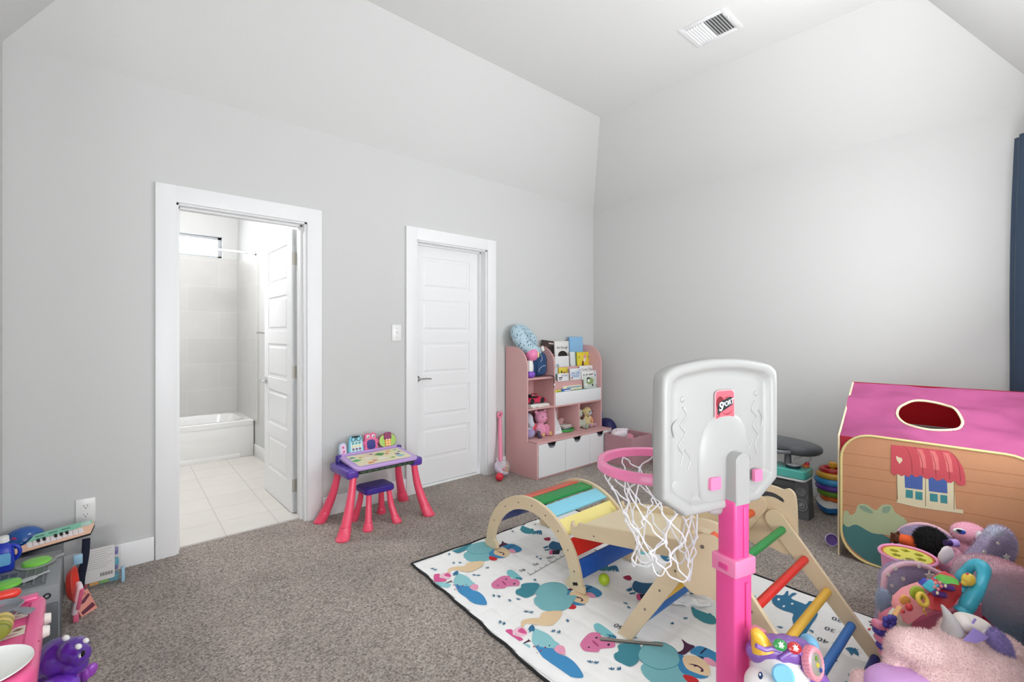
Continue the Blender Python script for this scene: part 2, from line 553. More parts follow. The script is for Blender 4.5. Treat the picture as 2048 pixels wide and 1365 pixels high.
# door casings + jambs
def casing(n, x0, x1, bath=False):
    mb = MB(trim_m)
    w = 0.097
    mb.box((x0 - w / 2 + 0.004, -0.011, (DH + 0.09) / 2), (w, 0.022, DH + 0.09), bev=0.002)
    mb.box((x1 + w / 2 - 0.004, -0.011, (DH + 0.09) / 2), (w, 0.022, DH + 0.09), bev=0.002)
    mb.box(((x0 + x1) / 2, -0.0112, DH + 0.042), (x1 - x0 - 0.006, 0.0222, 0.097), bev=0.002)
    # jamb boards and stops
    for x, s_ in ((x0, 1), (x1, -1)):
        mb.box((x + s_ * 0.008, 0.07, DH / 2), (0.018, 0.15, DH))
        mb.box((x + s_ * 0.022, 0.085 if not bath else 0.065, DH / 2), (0.012, 0.035, DH))
    mb.box(((x0 + x1) / 2, 0.07, DH - 0.008), (x1 - x0, 0.15, 0.018))
    mb.box(((x0 + x1) / 2, 0.085 if not bath else 0.065, DH - 0.022), (x1 - x0 - 0.03, 0.035, 0.012))
    build(mb, 'trim_%d' % n, **S)
casing(1, *D1, bath=True)
casing(2, *D2)


def door_leaf(n, M, w, lever_side, hinge=True):
    """leaf in local x (0..w), z up, faces +-y; M places it"""
    t = 0.035; Hh = 1.995
    root = bpy.data.objects.new('door_%d' % n, None); COL.objects.link(root)
    root.matrix_world = M; root.location = M.translation; root.rotation_euler = M.to_euler()
    root['kind'] = 'structure'
    mb = MB(door_m, M)
    mb.box((w / 2, 0, 0.012 + Hh / 2), (w, t - 0.014, Hh))
    mg = 0.11
    for x in (mg / 2, w - mg / 2): mb.box((x, 0, 0.012 + Hh / 2), (mg, t, Hh), bev=0.001)
    z = 0.012; rows = []
    hts = [(0.203, 'r'), (0.262, 'p'), (0.097, 'r'), (0.262, 'p'), (0.097, 'r'), (0.262, 'p'), (0.097, 'r'), (0.262, 'p'), (0.097, 'r'), (0.262, 'p'), (0.094, 'r')]
    for h, k in hts:
        if k == 'r': mb.box((w / 2, 0, z + h / 2), (w - 2 * mg + 0.002, t, h), bev=0.001)
        else:
            for s_ in (-1, 1):
                a = (w - 2 * mg); g = 0.02
                r0 = [(mg, s_ * (t / 2 - 0.0062), z), (w - mg, s_ * (t / 2 - 0.0062), z), (w - mg, s_ * (t / 2 - 0.0062), z + h), (mg, s_ * (t / 2 - 0.0062), z + h)]
                r1 = [(mg + g, s_ * (t / 2 - 0.0062), z + g), (w - mg - g, s_ * (t / 2 - 0.0062), z + g), (w - mg - g, s_ * (t / 2 - 0.0062), z + h - g), (mg + g, s_ * (t / 2 - 0.0062), z + h - g)]
                g2 = g + 0.014
                r2 = [(mg + g2, s_ * (t / 2 - 0.001), z + g2), (w - mg - g2, s_ * (t / 2 - 0.001), z + g2), (w - mg - g2, s_ * (t / 2 - 0.001), z + h - g2), (mg + g2, s_ * (t / 2 - 0.001), z + h - g2)]
                mb.loft([r0, r1, r2], cap0=False, cap1=True)
        z += h
    build(mb, 'leaf', root, ang=12)
    # lever handle
    mb = MB(chrome_m, M)
    lx = 0.06 if lever_side == 'l' else w - 0.06; dr = 1 if lever_side == 'l' else -1
    for s_ in (-1, 1):
        mb.cyl((lx, s_ * t / 2, 0.9), (lx, s_ * (t / 2 + 0.01), 0.9), 0.028, seg=24, bev=0.003)
        mb.cyl((lx, s_ * (t / 2 + 0.008), 0.9), (lx, s_ * (t / 2 + 0.05), 0.9), 0.011, seg=14)
        mb.tube(catmull([(lx - dr * 0.01, s_ * (t / 2 + 0.048), 0.9), (lx + dr * 0.03, s_ * (t / 2 + 0.05), 0.902), (lx + dr * 0.08, s_ * (t / 2 + 0.047), 0.9), (lx + dr * 0.115, s_ * (t / 2 + 0.04), 0.896)], 5, False), 0.009, seg=10, flat=0.75)
    build(mb, 'door_handle', root, label='chrome lever handle')
    if hinge:
        for hz in (0.2, 1.0, 1.8):
            mb = MB(nickel_m, M)
            hx = w if lever_side == 'l' else 0
            mb.box((hx + 0.001, 0.0, hz), (0.003, 0.03, 0.09))
            mb.cyl((hx + 0.008, -t / 2 - 0.004, hz - 0.045), (hx + 0.008, -t / 2 - 0.004, hz + 0.045), 0.006, seg=10)
            mb.box((hx + 0.01, 0.0, hz), (0.014, 0.028, 0.088))
            build(mb, 'hinge', root, label='satin nickel butt hinge')
    return root

# door 2: closed; hinge on the right in the room's view, lever on the left
door_leaf(2, RM((D2[0] + 0.010, 0.12, 0)), (D2[1] - D2[0]) - 0.02, 'l', hinge=False)
# door 1: swung open into the bathroom, hinged at the right jamb
door_leaf(1, RM((-3.137, 0.182, 0), (0, 0, math.radians(89))), 0.71, 'r', hinge=True)

mb = MB(wall_m)   # unseen box added behind the closed door to keep sky light out
for c, d in (((-1.9, 0.85, 1.2), (1.0, 0.05, 2.4)), ((-2.4, 0.5, 1.2), (0.05, 0.7, 2.4)), ((-1.4, 0.5, 1.2), (0.05, 0.7, 2.4)), ((-1.9, 0.5, 2.4), (1.0, 0.72, 0.05)), ((-1.9, 0.5, -0.03), (1.0, 0.72, 0.05))): mb.box(c, d)
build(mb, 'wall_light_block', **S)
# ============================================================ BATHROOM
bx0, bx1, by1, bh = -4.45, -2.90, 2.86, 2.75
mb = MB(tile_material('cream_floor_tile', '#e3ded6', '#c8c3bb', 0.305, 0.305, 0.0, rot=math.radians(3.0), shift=(-0.17, 0.19, 0), rough=0.28))
mb.box(((bx0 + bx1) / 2, (0.075 + by1) / 2, -0.043), (bx1 - bx0, by1 - 0.075, 0.1))
build(mb, 'floor_bathroom', **S)
mb = MB(wall_m)
BW = (-3.95, -3.055, 2.13, 2.375)
for x0, x1, z0, z1 in ((bx0 - .1, BW[0], 0, bh), (BW[0], BW[1], 0, BW[2]), (BW[0], BW[1], BW[3], bh), (BW[1], bx1 + .1, 0, bh)):
    mb.box(((x0 + x1) / 2, by1 + 0.09, (z0 + z1) / 2), (x1 - x0, 0.16, z1 - z0))
build(mb, 'wall_bathroom_back', **S)
mb = MB(wall_m); mb.box((bx1 + 0.05, (0.14 + by1) / 2, bh / 2), (0.1, by1 - 0.14, bh)); build(mb, 'wall_bathroom_right', **S)
mb = MB(wall_m); mb.box((bx0 - 0.05, (0.14 + by1) / 2, bh / 2), (0.1, by1 - 0.14, bh)); build(mb, 'wall_bathroom_left', **S)
mb = MB(wall_m); mb.box(((bx0 + bx1) / 2, (0.141 + by1 + .15) / 2, bh + 0.05), (bx1 - bx0 + .2, by1 + .009, 0.1)); build(mb, 'ceiling_bathroom', **S)
tile_m = tile_material('pale_grey_wall_tile', '#cbc9c6', '#d3d1ce', 0.60, 0.287, 0.5, vert=True, mortar=0.003, shift=(0.2, 0, 0.0), rough=0.3)
mb = MB(tile_m)
mb.box(((bx0 + bx1) / 2, by1 + 0.001, 1.25), (bx1 - bx0, 0.018, 1.76))
mb.box((bx1 - 0.008, 2.43, 1.25), (0.016, 0.86, 1.76)); mb.box((bx0 + 0.008, 2.43, 1.25), (0.016, 0.86, 1.76))
build(mb, 'trim_shower_tile', **S)
baseboard('baseboard_bathroom', [((bx1 - 0.008, 0.14), (bx1 - 0.008, 2.13))])
# window with frosted pane
mb = MB(P('grey_vinyl_window_frame', '#b4b6b8', rough=0.5, bump=(50, 0.02)))
for c, d in ((((BW[0] + BW[1]) / 2, by1 + 0.1, BW[2] + 0.015), (BW[1] - BW[0], 0.05, 0.03)), (((BW[0] + BW[1]) / 2, by1 + 0.1, BW[3] - 0.015), (BW[1] - BW[0], 0.05, 0.03)),
             ((BW[1] - 0.02, by1 + 0.1, (BW[2] + BW[3]) / 2), (0.04, 0.05, 0.245)), ((BW[0] + 0.02, by1 + 0.1, (BW[2] + BW[3]) / 2), (0.04, 0.05, 0.245))):
    mb.box(c, d, bev=0.003)
w2 = build(mb, 'window_2', **S)
mb = MB(P('frosted_glass', '#f4f8fb', rough=0.35, trans=1.0, bump=(120, 0.05)))
mb.box(((BW[0] + BW[1]) / 2, by1 + 0.11, (BW[2] + BW[3]) / 2), (BW[1] - BW[0], 0.006, 0.24)); build(mb, 'pane', w2)

tub_m = P('white_enamel', '#f0efed', rough=0.15, coat=0.4, bump=(5, 0.005))
t = thing('bathtub', 'white alcove bathtub with flat front apron below the small bathroom window', 'bathtub', (-3.67, 2.5, 0.007))
mb = MB(tub_m)
cx, cy = (bx0 + bx1) / 2, 2.50; L_, W_ = (bx1 - bx0) / 2 - 0.01, 0.345
def srr(w, h, r, z, cx_=cx, cy_=cy): return [(x, y, z) for x, y in rrect(w, h, r, 6, cx_, cy_)]
mb.loft([srr(2 * L_, 2 * W_, 0.01, 0.33), srr(2 * L_, 2 * W_, 0.012, 0.375), srr(2 * L_ - 0.02, 2 * W_ - 0.02, 0.012, 0.385), srr(2 * L_ - 0.14, 2 * W_ - 0.13, 0.16, 0.385), srr(2 * L_ - 0.17, 2 * W_ - 0.16, 0.16, 0.37),
         srr(2 * L_ - 0.3, 2 * W_ - 0.24, 0.14, 0.12), srr(2 * L_ - 0.45, 2 * W_ - 0.32, 0.1, 0.08)], cap0=False)
build(mb, 'basin', t)
mb = MB(tub_m)
mb.box((cx, 2.175, 0.175), (2 * L_, 0.035, 0.335), bev=0.006)
mb.box((cx + 0.02, 2.152, 0.028), (2 * L_ - 0.3, 0.016, 0.05), bev=0.006)
mb.box((cx, 2.52, 0.02), (2 * L_ - 0.1, 0.6, 0.03))
build(mb, 'apron', t)
t = thing('shower_rod', 'white shower curtain rod across the tub under the small window', 'rod', (bx1, 2.06, 2.10))
mb = MB(white_pl); mb.cyl((bx0 + 0.02, 2.06, 2.10), (bx1 - 0.02, 2.06, 2.10), 0.0125, seg=16); build(mb, 'pole', t)
mb = MB(chrome_m); mb.cyl((bx1 - 0.03, 2.06, 2.10), (bx1, 2.06, 2.10), 0.018, 0.032, seg=20); build(mb, 'end_flange', t, label='chrome end flange')
t = thing('towel_bar', 'short chrome towel hook on the bathroom wall past the open door', 'towel bar', (bx1, 1.15, 1.27))
mb = MB(chrome_m); mb.cyl((bx1, 1.62, 1.28), (bx1 - 0.05, 1.62, 1.28), 0.02, 0.012, seg=16); mb.tube([(bx1 - 0.05, 1.61, 1.28), (bx1 - 0.055, 1.72, 1.285), (bx1 - 0.055, 1.86, 1.285)], 0.009, seg=10)
build(mb, 'hook', t)

# ============================================================ WALL PLATES, VENT, CURTAIN
def plate(name, label, cat, cx, cz, kind):
    t = thing(name, label, cat, (cx, 0, cz))
    mb = MB(white_pl); mb.box((cx, -0.004, cz), (0.078, 0.008, 0.125), bev=0.003); build(mb, 'cover_plate', t)
    if kind == 'switch':
        mb = MB(white_pl); mb.box((cx, -0.009, cz), (0.011, 0.004, 0.026)); mb.box((cx, -0.014, cz + 0.003), (0.008, 0.014, 0.011), rot=(0.5, 0, 0), bev=0.002)
        build(mb, 'toggle', t)
        mb = MB(P('screw_grey', '#b9b9b5', rough=0.4, metal=0.6, bump=(40, 0.01)))
        for dz in (-0.035, 0.035):
            mb = MB(MATS['screw_grey']); mb.cyl((cx, -0.007, cz + dz), (cx, -0.0095, cz + dz), 0.004, seg=10)
            build(mb, 'screw', t)
    else:
        for dz in (-0.022, 0.022):
            mb = MB(white_pl); mb.prism(rrect(0.036, 0.03, 0.012, 5), 0, 0.0025, face_m((cx, -0.0078, cz + dz), (1, 0, 0), (0, 0, 1)))
            rc = build(mb, 'receptacle', t)
            mb = MB(dark_m)
            for dx in (-0.007, 0.007): mb.box((cx + dx, -0.0105, cz + dz + 0.004), (0.002, 0.001, 0.008))
            mb.cyl((cx, -0.01, cz + dz - 0.007), (cx, -0.0108, cz + dz - 0.007), 0.0028, seg=8)
            build(mb, 'slots', rc)
plate('light_switch', 'white toggle light switch plate beside the closed door', 'light switch', -2.442, 1.279, 'switch')
plate('wall_outlet', 'white double wall outlet above the toy keyboard', 'outlet', -4.233, 0.347, 'outlet')

t = thing('ceiling_vent', 'white louvered air vent in the raised ceiling', 'vent', (-1.126, -1.864, HC))
mb = MB(trim_m)
vx0, vx1, vy0, vy1 = -1.265, -0.988, -2.022, -1.708
fr = 0.033
for c, d in ((((vx0 + vx1) / 2, vy0 + fr / 2, HC - 0.004), (vx1 - vx0, fr, 0.008)), (((vx0 + vx1) / 2, vy1 - fr / 2, HC - 0.004), (vx1 - vx0, fr, 0.008)),
             ((vx0 + fr / 2, (vy0 + vy1) / 2, HC - 0.004), (fr, vy1 - vy0 - 2 * fr, 0.008)), ((vx1 - fr / 2, (vy0 + vy1) / 2, HC - 0.004), (fr, vy1 - vy0 - 2 * fr, 0.008))):
    mb.box(c, d, bev=0.002)
build(mb, 'frame', t)
mb = MB(P('duct_grey', '#5c5e5c', rough=0.7, bump=(60, 0.1))); mb.box(((vx0 + vx1) / 2, (vy0 + vy1) / 2, HC - 0.0012), (vx1 - vx0 - 0.03, vy1 - vy0 - 0.03, 0.002)); build(mb, 'duct', t, label='dark duct behind the louvers')
nl = 14
for k in range(nl):
    y = vy1 - fr - 0.004 - k * (vy1 - vy0 - 2 * fr - 0.008) / (nl - 1)
    mb = MB(trim_m); mb.box(((vx0 + vx1) / 2, y, HC - 0.0075), (vx1 - vx0 - 2 * fr, 0.015, 0.0012), rot=(math.radians(38 if k > 6 else -38), 0, 0)); build(mb, 'louver', t)
mb = MB(trim_m); mb.box((vx0 + 0.09, vy0 + 0.02, HC - 0.014), (0.006, 0.006, 0.018), bev=0.001); build(mb, 'lever', t)

# window 1 (front wall) and two unseen ones added behind the camera for light: frame + glass
def window(n, axis, p, a0, a1, z0, z1):
    mb = MB(trim_m)
    def bx(a, z, da, dz, mm=mb, th=0.05):
        c = (a, p, z) if axis == 'x' else (p, a, z)
        d = (da, th, dz) if axis == 'x' else (th, da, dz)
        mm.box(c, d, bev=0.002)
    f = 0.045
    bx((a0 + a1) / 2, z0 + f / 2, a1 - a0, f); bx((a0 + a1) / 2, z1 - f / 2, a1 - a0, f)
    bx(a0 + f / 2, (z0 + z1) / 2, f, z1 - z0 - 2 * f); bx(a1 - f / 2, (z0 + z1) / 2, f, z1 - z0 - 2 * f)
    bx((a0 + a1) / 2, (z0 + z1) / 2, a1 - a0 - 2 * f, 0.04)
    w = build(mb, 'window_%d' % n, **S)
    mg = MB(P('clear_window_glass', '#ffffff', rough=0.0, trans=1.0, bump=(3, 0.0), alpha=0.3))
    bx((a0 + a1) / 2, (z0 + z1) / 2, a1 - a0 - 2 * f, z1 - z0 - 2 * f, mg, 0.004)
    build(mg, 'pane', w)
window(1, 'x', RD - 0.09, WX[0], WX[1], *WZ)
window(3, 'x', -4.98, -4.75, -2.75, 0.6, 2.4)
window(4, 'y', -5.78, -4.4, -2.8, 0.7, 2.3)

# navy curtain hanging from a rod at the right edge of the picture
cur_m = P('navy_blackout_curtain', '#22364c', rough=0.42, bump=(25, 0.25), sheen=0.1, var=0.1)
t = thing('navy_curtain', 'navy blue blackout curtain hanging at the right beside the window', 'curtain', (-0.14, -3.32, 0))
mb = MB(cur_m)
rows = []
nz_, nx_ = 28, 90
for r in range(nz_ + 1):
    z = 2.43 - r * (2.43 - 0.06) / nz_
    fz = r / nz_
    row = []
    for k in range(nx_ + 1):
        u = k / nx_
        x = -0.035 - u * (0.215 + 0.01 * math.sin(fz * 9))
        am = 0.050 + 0.016 * fz + 0.008 * math.sin(fz * 6)
        y = -3.296 + 0.024 * fz + am * math.sin(u * 2 * PI * 3.5 + 0.6 * math.sin(fz * 4) + 0.4) * (0.75 + 0.25 * math.sin(u * 9 + 2))
        row.append((x, y, z - 0.015 * abs(math.sin(u * PI * 3.5))))
    rows.append(row)
vs = [p for r in rows for p in r]; n = nx_ + 1
fs = [(r * n + k, r * n + k + 1, (r + 1) * n + k + 1, (r + 1) * n + k) for r in range(nz_) for k in range(nx_)]
mb.add(vs, fs)
mb.add([(p[0], p[1] - 0.003, p[2]) for p in vs], [f[::-1] for f in fs])
build(mb, 'panel', t, ang=180)
mb = MB(black_m); mb.cyl((-0.02, -3.32, 2.36), (-2.5, -3.32, 2.36), 0.009, seg=12)
for x in (-0.27, -2.4): mb.tube([(x, -3.4, 2.36), (x, -3.32, 2.36)], 0.007)
build(mb, 'curtain_rod', t)

# fill lamps added above the picture: glowing opal globe on a short stem
for (lx, ly, lz, lum), hc_, lb in zip(LAMPS, (HC, bh), ('unseen white fill globe added under the bedroom ceiling', 'unseen white fill globe added under the bathroom ceiling')):
    t = thing('fill_lamp', lb, 'lamp', (lx, ly, lz))
    mb = MB(chrome_m); mb.cyl((lx, ly, hc_), (lx, ly, hc_ - 0.02), 0.06, seg=24); mb.cyl((lx, ly, hc_ - 0.02), (lx, ly, lz + 0.105), 0.01, seg=10); build(mb, 'stem', t)
    mb = MB(P('opal_glass_lit_%d' % int(lum), '#fbfcff', rough=0.4, emit=lum)); mb.ell((lx, ly, lz), (0.11, 0.11, 0.11), seg=28); build(mb, 'globe', t)
MOTIF=[
('magenta','-2.929,-1.828 -2.913,-1.826 -2.901,-1.841 -2.921,-1.868 -2.908,-1.903 -2.919,-1.920 -2.956,-1.895 -2.958,-1.873'),
('palepink','-2.905,-1.850 -2.879,-1.844 -2.858,-1.855 -2.861,-1.889 -2.882,-1.907 -2.907,-1.896 -2.913,-1.871'),
('magenta','-2.885,-1.859 -2.862,-1.860 -2.869,-1.893 -2.880,-1.898 -2.892,-1.872'),
('aqua','-2.970,-1.889 -2.941,-1.916 -2.919,-1.951 -2.920,-1.968 -2.945,-1.979 -2.960,-1.958 -2.983,-1.951 -2.996,-1.929 -2.988,-1.907'),
('plum','-2.925,-1.934 -2.896,-1.933 -2.891,-1.923 -2.896,-1.941 -2.895,-1.948 -2.906,-1.943 -2.927,-1.939'),
('blue','-2.881,-1.939 -2.891,-1.965 -2.864,-2.027 -2.869,-2.080 -2.859,-2.103 -2.861,-2.149 -2.882,-2.202 -2.902,-2.221 -2.929,-2.190 -2.937,-2.158 -2.932,-2.104 -2.932,-2.057 -2.910,-1.992'),
('aqua','-2.831,-1.900 -2.817,-1.921 -2.811,-1.967 -2.822,-2.012 -2.825,-2.040 -2.863,-2.035 -2.901,-1.978 -2.884,-1.941'),
('steel','-2.829,-1.873 -2.813,-1.874 -2.822,-1.896 -2.840,-1.909 -2.848,-1.901 -2.862,-1.901 -2.850,-1.892 -2.850,-1.884'),
('pink2','-2.865,-2.048 -2.833,-2.037 -2.822,-2.061 -2.849,-2.091 -2.867,-2.078'),
('crimson','-2.909,-2.011 -2.902,-2.014 -2.909,-2.021 -2.914,-2.016'),
('crimson','-2.881,-2.008 -2.875,-2.011 -2.880,-2.018 -2.886,-2.016'),
('crimson','-2.893,-1.982 -2.889,-1.986 -2.894,-1.991 -2.898,-1.987'),
('crimson','-2.930,-2.010 -2.925,-2.014 -2.932,-2.019 -2.934,-2.014'),
('crimson','-2.910,-1.974 -2.905,-1.976 -2.910,-1.983 -2.915,-1.980'),
('navy','-2.859,-2.012 -2.855,-2.016 -2.861,-2.021 -2.864,-2.018'),
('tan','-2.714,-1.839 -2.645,-1.879 -2.667,-1.910 -2.709,-1.926 -2.755,-1.932 -2.786,-1.908 -2.826,-1.850 -2.856,-1.861 -2.856,-1.845 -2.825,-1.821 -2.784,-1.835 -2.756,-1.857'),
('pink','-2.754,-2.090 -2.700,-2.076 -2.667,-2.078 -2.647,-2.101 -2.658,-2.123 -2.640,-2.155 -2.651,-2.183 -2.677,-2.197 -2.724,-2.168 -2.745,-2.171 -2.780,-2.136 -2.774,-2.109'),
('pink3','-2.704,-2.112 -2.707,-2.136 -2.716,-2.154 -2.721,-2.146 -2.715,-2.121'),
('navy','-2.681,-2.106 -2.672,-2.113 -2.683,-2.119 -2.688,-2.113'),
('navy','-2.681,-2.167 -2.668,-2.171 -2.684,-2.180 -2.689,-2.175'),
('navy','-2.752,-2.125 -2.744,-2.130 -2.752,-2.134 -2.757,-2.130'),
('aqua2','-2.633,-2.064 -2.615,-2.050 -2.594,-2.060 -2.599,-2.107 -2.612,-2.157 -2.627,-2.170 -2.635,-2.151 -2.647,-2.124 -2.645,-2.085'),
('steel','-2.632,-2.126 -2.612,-2.157 -2.626,-2.171 -2.626,-2.160 -2.633,-2.161 -2.629,-2.149 -2.642,-2.151 -2.632,-2.138'),
('teal','-2.712,-2.222 -2.682,-2.222 -2.656,-2.201 -2.623,-2.212 -2.591,-2.242 -2.595,-2.268 -2.649,-2.294 -2.678,-2.309 -2.723,-2.305 -2.733,-2.272 -2.734,-2.244'),
('lteal','-2.702,-2.335 -2.668,-2.329 -2.643,-2.341 -2.536,-2.446 -2.557,-2.466 -2.597,-2.481 -2.634,-2.496 -2.677,-2.486 -2.705,-2.462 -2.726,-2.449 -2.738,-2.421 -2.735,-2.395 -2.728,-2.367'),
('blue2','-2.539,-2.394 -2.514,-2.402 -2.556,-2.446 -2.570,-2.485 -2.554,-2.525 -2.589,-2.512 -2.610,-2.467 -2.599,-2.433'),
('tan','-2.534,-2.413 -2.498,-2.424 -2.482,-2.459 -2.497,-2.500 -2.552,-2.526 -2.574,-2.487 -2.575,-2.449'),
('teal2','-2.642,-2.286 -2.589,-2.270 -2.537,-2.279 -2.502,-2.318 -2.505,-2.367 -2.541,-2.406 -2.591,-2.421 -2.653,-2.394 -2.672,-2.354 -2.667,-2.312'),
('lteal','-2.641,-2.287 -2.590,-2.273 -2.540,-2.281 -2.505,-2.320 -2.509,-2.367 -2.543,-2.404 -2.588,-2.418 -2.648,-2.392 -2.668,-2.352 -2.664,-2.312'),
('plum','-2.549,-2.443 -2.531,-2.466 -2.532,-2.491 -2.545,-2.502 -2.555,-2.495 -2.540,-2.490 -2.538,-2.473 -2.548,-2.467 -2.542,-2.462'),
('red','-2.620,-2.459 -2.600,-2.483 -2.602,-2.511 -2.626,-2.517 -2.641,-2.494'),
('plum','-2.522,-2.384 -2.489,-2.389 -2.455,-2.377 -2.430,-2.354 -2.437,-2.385 -2.432,-2.412 -2.466,-2.411 -2.511,-2.408'),
('blue2','-2.478,-2.414 -2.426,-2.417 -2.408,-2.445 -2.410,-2.497 -2.431,-2.527 -2.471,-2.524 -2.484,-2.471 -2.480,-2.440'),
('navy','-2.457,-2.444 -2.408,-2.445 -2.413,-2.451 -2.461,-2.451'),
('navy','-2.478,-2.446 -2.470,-2.460 -2.468,-2.479 -2.479,-2.469'),
('pink2','-2.479,-2.469 -2.458,-2.478 -2.461,-2.506 -2.478,-2.524 -2.496,-2.504'),
('navy','-2.093,-2.307 -2.111,-2.320 -2.113,-2.309'),
('teal','-2.170,-1.749 -2.128,-1.747 -2.150,-1.781 -2.156,-1.815 -2.186,-1.814 -2.184,-1.783'),
('steel','-2.150,-1.787 -2.109,-1.805 -2.154,-1.856 -2.153,-1.844 -2.166,-1.845 -2.148,-1.823 -2.177,-1.835 -2.154,-1.811 -2.167,-1.805'),
('crimson','-2.182,-1.900 -2.156,-1.905 -2.146,-1.914 -2.161,-1.937 -2.185,-1.945 -2.195,-1.931 -2.193,-1.914'),
('blue3','-2.219,-1.979 -2.172,-1.963 -2.163,-1.994 -2.134,-2.027 -2.097,-2.055 -2.093,-2.093 -2.131,-2.115 -2.193,-2.102 -2.238,-2.067 -2.260,-2.031 -2.246,-1.999'),
('steel','-2.278,-1.982 -2.237,-1.985 -2.257,-2.006 -2.282,-2.000'),
('steel','-2.292,-2.007 -2.263,-2.023 -2.270,-2.033 -2.297,-2.021'),
('magenta','-2.282,-2.043 -2.257,-2.044 -2.258,-2.065 -2.292,-2.086 -2.311,-2.069'),
('navy','-2.264,-2.049 -2.225,-2.073 -2.270,-2.106 -2.301,-2.082'),
('teal2','-2.179,-2.268 -2.181,-2.295 -2.176,-2.347 -2.176,-2.375 -2.227,-2.399 -2.252,-2.367 -2.244,-2.322 -2.222,-2.296'),
('rabbit','-1.836,-2.492 -1.787,-2.492 -1.760,-2.516 -1.712,-2.514 -1.704,-2.521 -1.749,-2.536 -1.706,-2.539 -1.697,-2.556 -1.762,-2.550 -1.768,-2.596 -1.767,-2.615 -1.728,-2.616 -1.719,-2.632 -1.767,-2.639 -1.804,-2.671 -1.846,-2.679 -1.940,-2.682 -2.056,-2.687 -2.096,-2.676 -2.098,-2.649 -2.005,-2.637 -1.938,-2.610 -1.891,-2.599 -1.898,-2.561 -1.876,-2.515'),
('white','-1.817,-2.508 -1.802,-2.513 -1.814,-2.520 -1.830,-2.518'),
('white','-1.809,-2.564 -1.798,-2.571 -1.811,-2.576 -1.820,-2.571'),
('white','-1.861,-2.546 -1.849,-2.551 -1.861,-2.557 -1.873,-2.551'),
('white','-1.929,-2.655 -1.918,-2.661 -1.934,-2.666 -1.941,-2.660'),
('plum','-1.711,-2.839 -1.709,-2.871 -1.746,-2.872 -1.761,-2.859 -1.741,-2.863 -1.742,-2.848 -1.726,-2.855'),
('red','-1.779,-2.850 -1.766,-2.858 -1.782,-2.861 -1.790,-2.853'),
('aqua2','-1.875,-2.357 -1.883,-2.396 -1.864,-2.431 -1.916,-2.436 -1.921,-2.397'),
('steel','-2.000,-2.821 -1.977,-2.836 -1.986,-2.858 -2.016,-2.867 -2.008,-2.850 -2.031,-2.848 -2.013,-2.834')]

# ============================================================ PLAY MAT
PC = {'magenta': '#d8568f', 'palepink': '#f2c3d2', 'aqua': '#8fc9cf', 'plum': '#4b2340', 'blue': '#3f8cc0', 'steel': '#2f6f92', 'pink2': '#eaa0bb',
      'crimson': '#a3244a', 'navy': '#1b2338', 'tan': '#e6cba4', 'pink': '#d978a3', 'pink3': '#b24a72', 'aqua2': '#7cc3c9', 'teal': '#3d8796', 'lteal': '#79b7bd',
      'blue2': '#3a86b5', 'teal2': '#3d8c98', 'red': '#c9262c', 'blue3': '#2a5f87', 'rabbit': '#2f7196', 'white': '#f3f3f1', 'ink': '#20303a'}
TICKS = '-2.72,-1.21 -2.86,-1.19 -2.64,-1.36 -2.73,-1.39 -2.77,-1.61 -2.73,-1.69 -2.90,-1.77 -2.77,-1.79 -2.78,-1.97 -2.82,-2.19 -2.79,-2.27 -2.57,-2.22 -2.39,-2.08 -2.36,-2.28 -2.13,-2.28 -2.05,-2.60 -2.11,-2.82 -1.9,-1.5 -1.8,-2.0 -1.95,-2.25 -2.0,-1.9 -2.25,-1.7 -2.35,-1.45'
MZ = 0.012
MATQ = [(-2.91, -1.03), (-1.63, -1.07), (-1.645, -2.45), (-1.68, -3.05), (-3.03, -3.05), (-3.005, -2.1), (-2.955, -1.58)]
mat_poly = []
for i, p in enumerate(MATQ):
    a = Vector(p); b = Vector(MATQ[(i + 1) % len(MATQ)])
    n_ = max(2, int((b - a).length / 0.03)); d = (b - a); nn = Vector((-d.y, d.x)).normalized()
    for k in range(n_):
        t_ = k / n_
        mat_poly.append(a + d * t_ + nn * (0.005 * math.sin(k * 0.9 + i) * math.sin(PI * t_)))


def clipc(poly, x0, x1, y0, y1):
    def cl(p, f, g):
        out = []
        for i in range(len(p)):
            a, b = p[i - 1], p[i]
            fa, fb = f(a), f(b)
            if fb >= 0:
                if fa < 0: out.append(g(a, b, fa, fb))
                out.append(b)
            elif fa >= 0: out.append(g(a, b, fa, fb))
        return out
    def g(a, b, fa, fb):
        t = fa / (fa - fb); return (a[0] + (b[0] - a[0]) * t, a[1] + (b[1] - a[1]) * t)
    for f in (lambda p: p[0] - x0, lambda p: x1 - p[0], lambda p: p[1] - y0, lambda p: y1 - p[1]):
        if not poly: return poly
        poly = cl(poly, f, g)
    return poly


quilt = P('white_quilted_cotton', '#f3f3f1', rough=0.9, bump=(90, 0.25), sheen=0.1)
t = thing('play_mat', 'white quilted play mat printed with blue birds and pink animals, black piped edge', 'mat', (-2.32, -2.04, 0))
mb = MB(quilt)
cen = Vector((-2.32, -2.04))
def shr(k, z): return [((p.x - cen.x) * (1 - k / 0.65) + cen.x, (p.y - cen.y) * (1 - k / 1.0) + cen.y, z) for p in mat_poly]
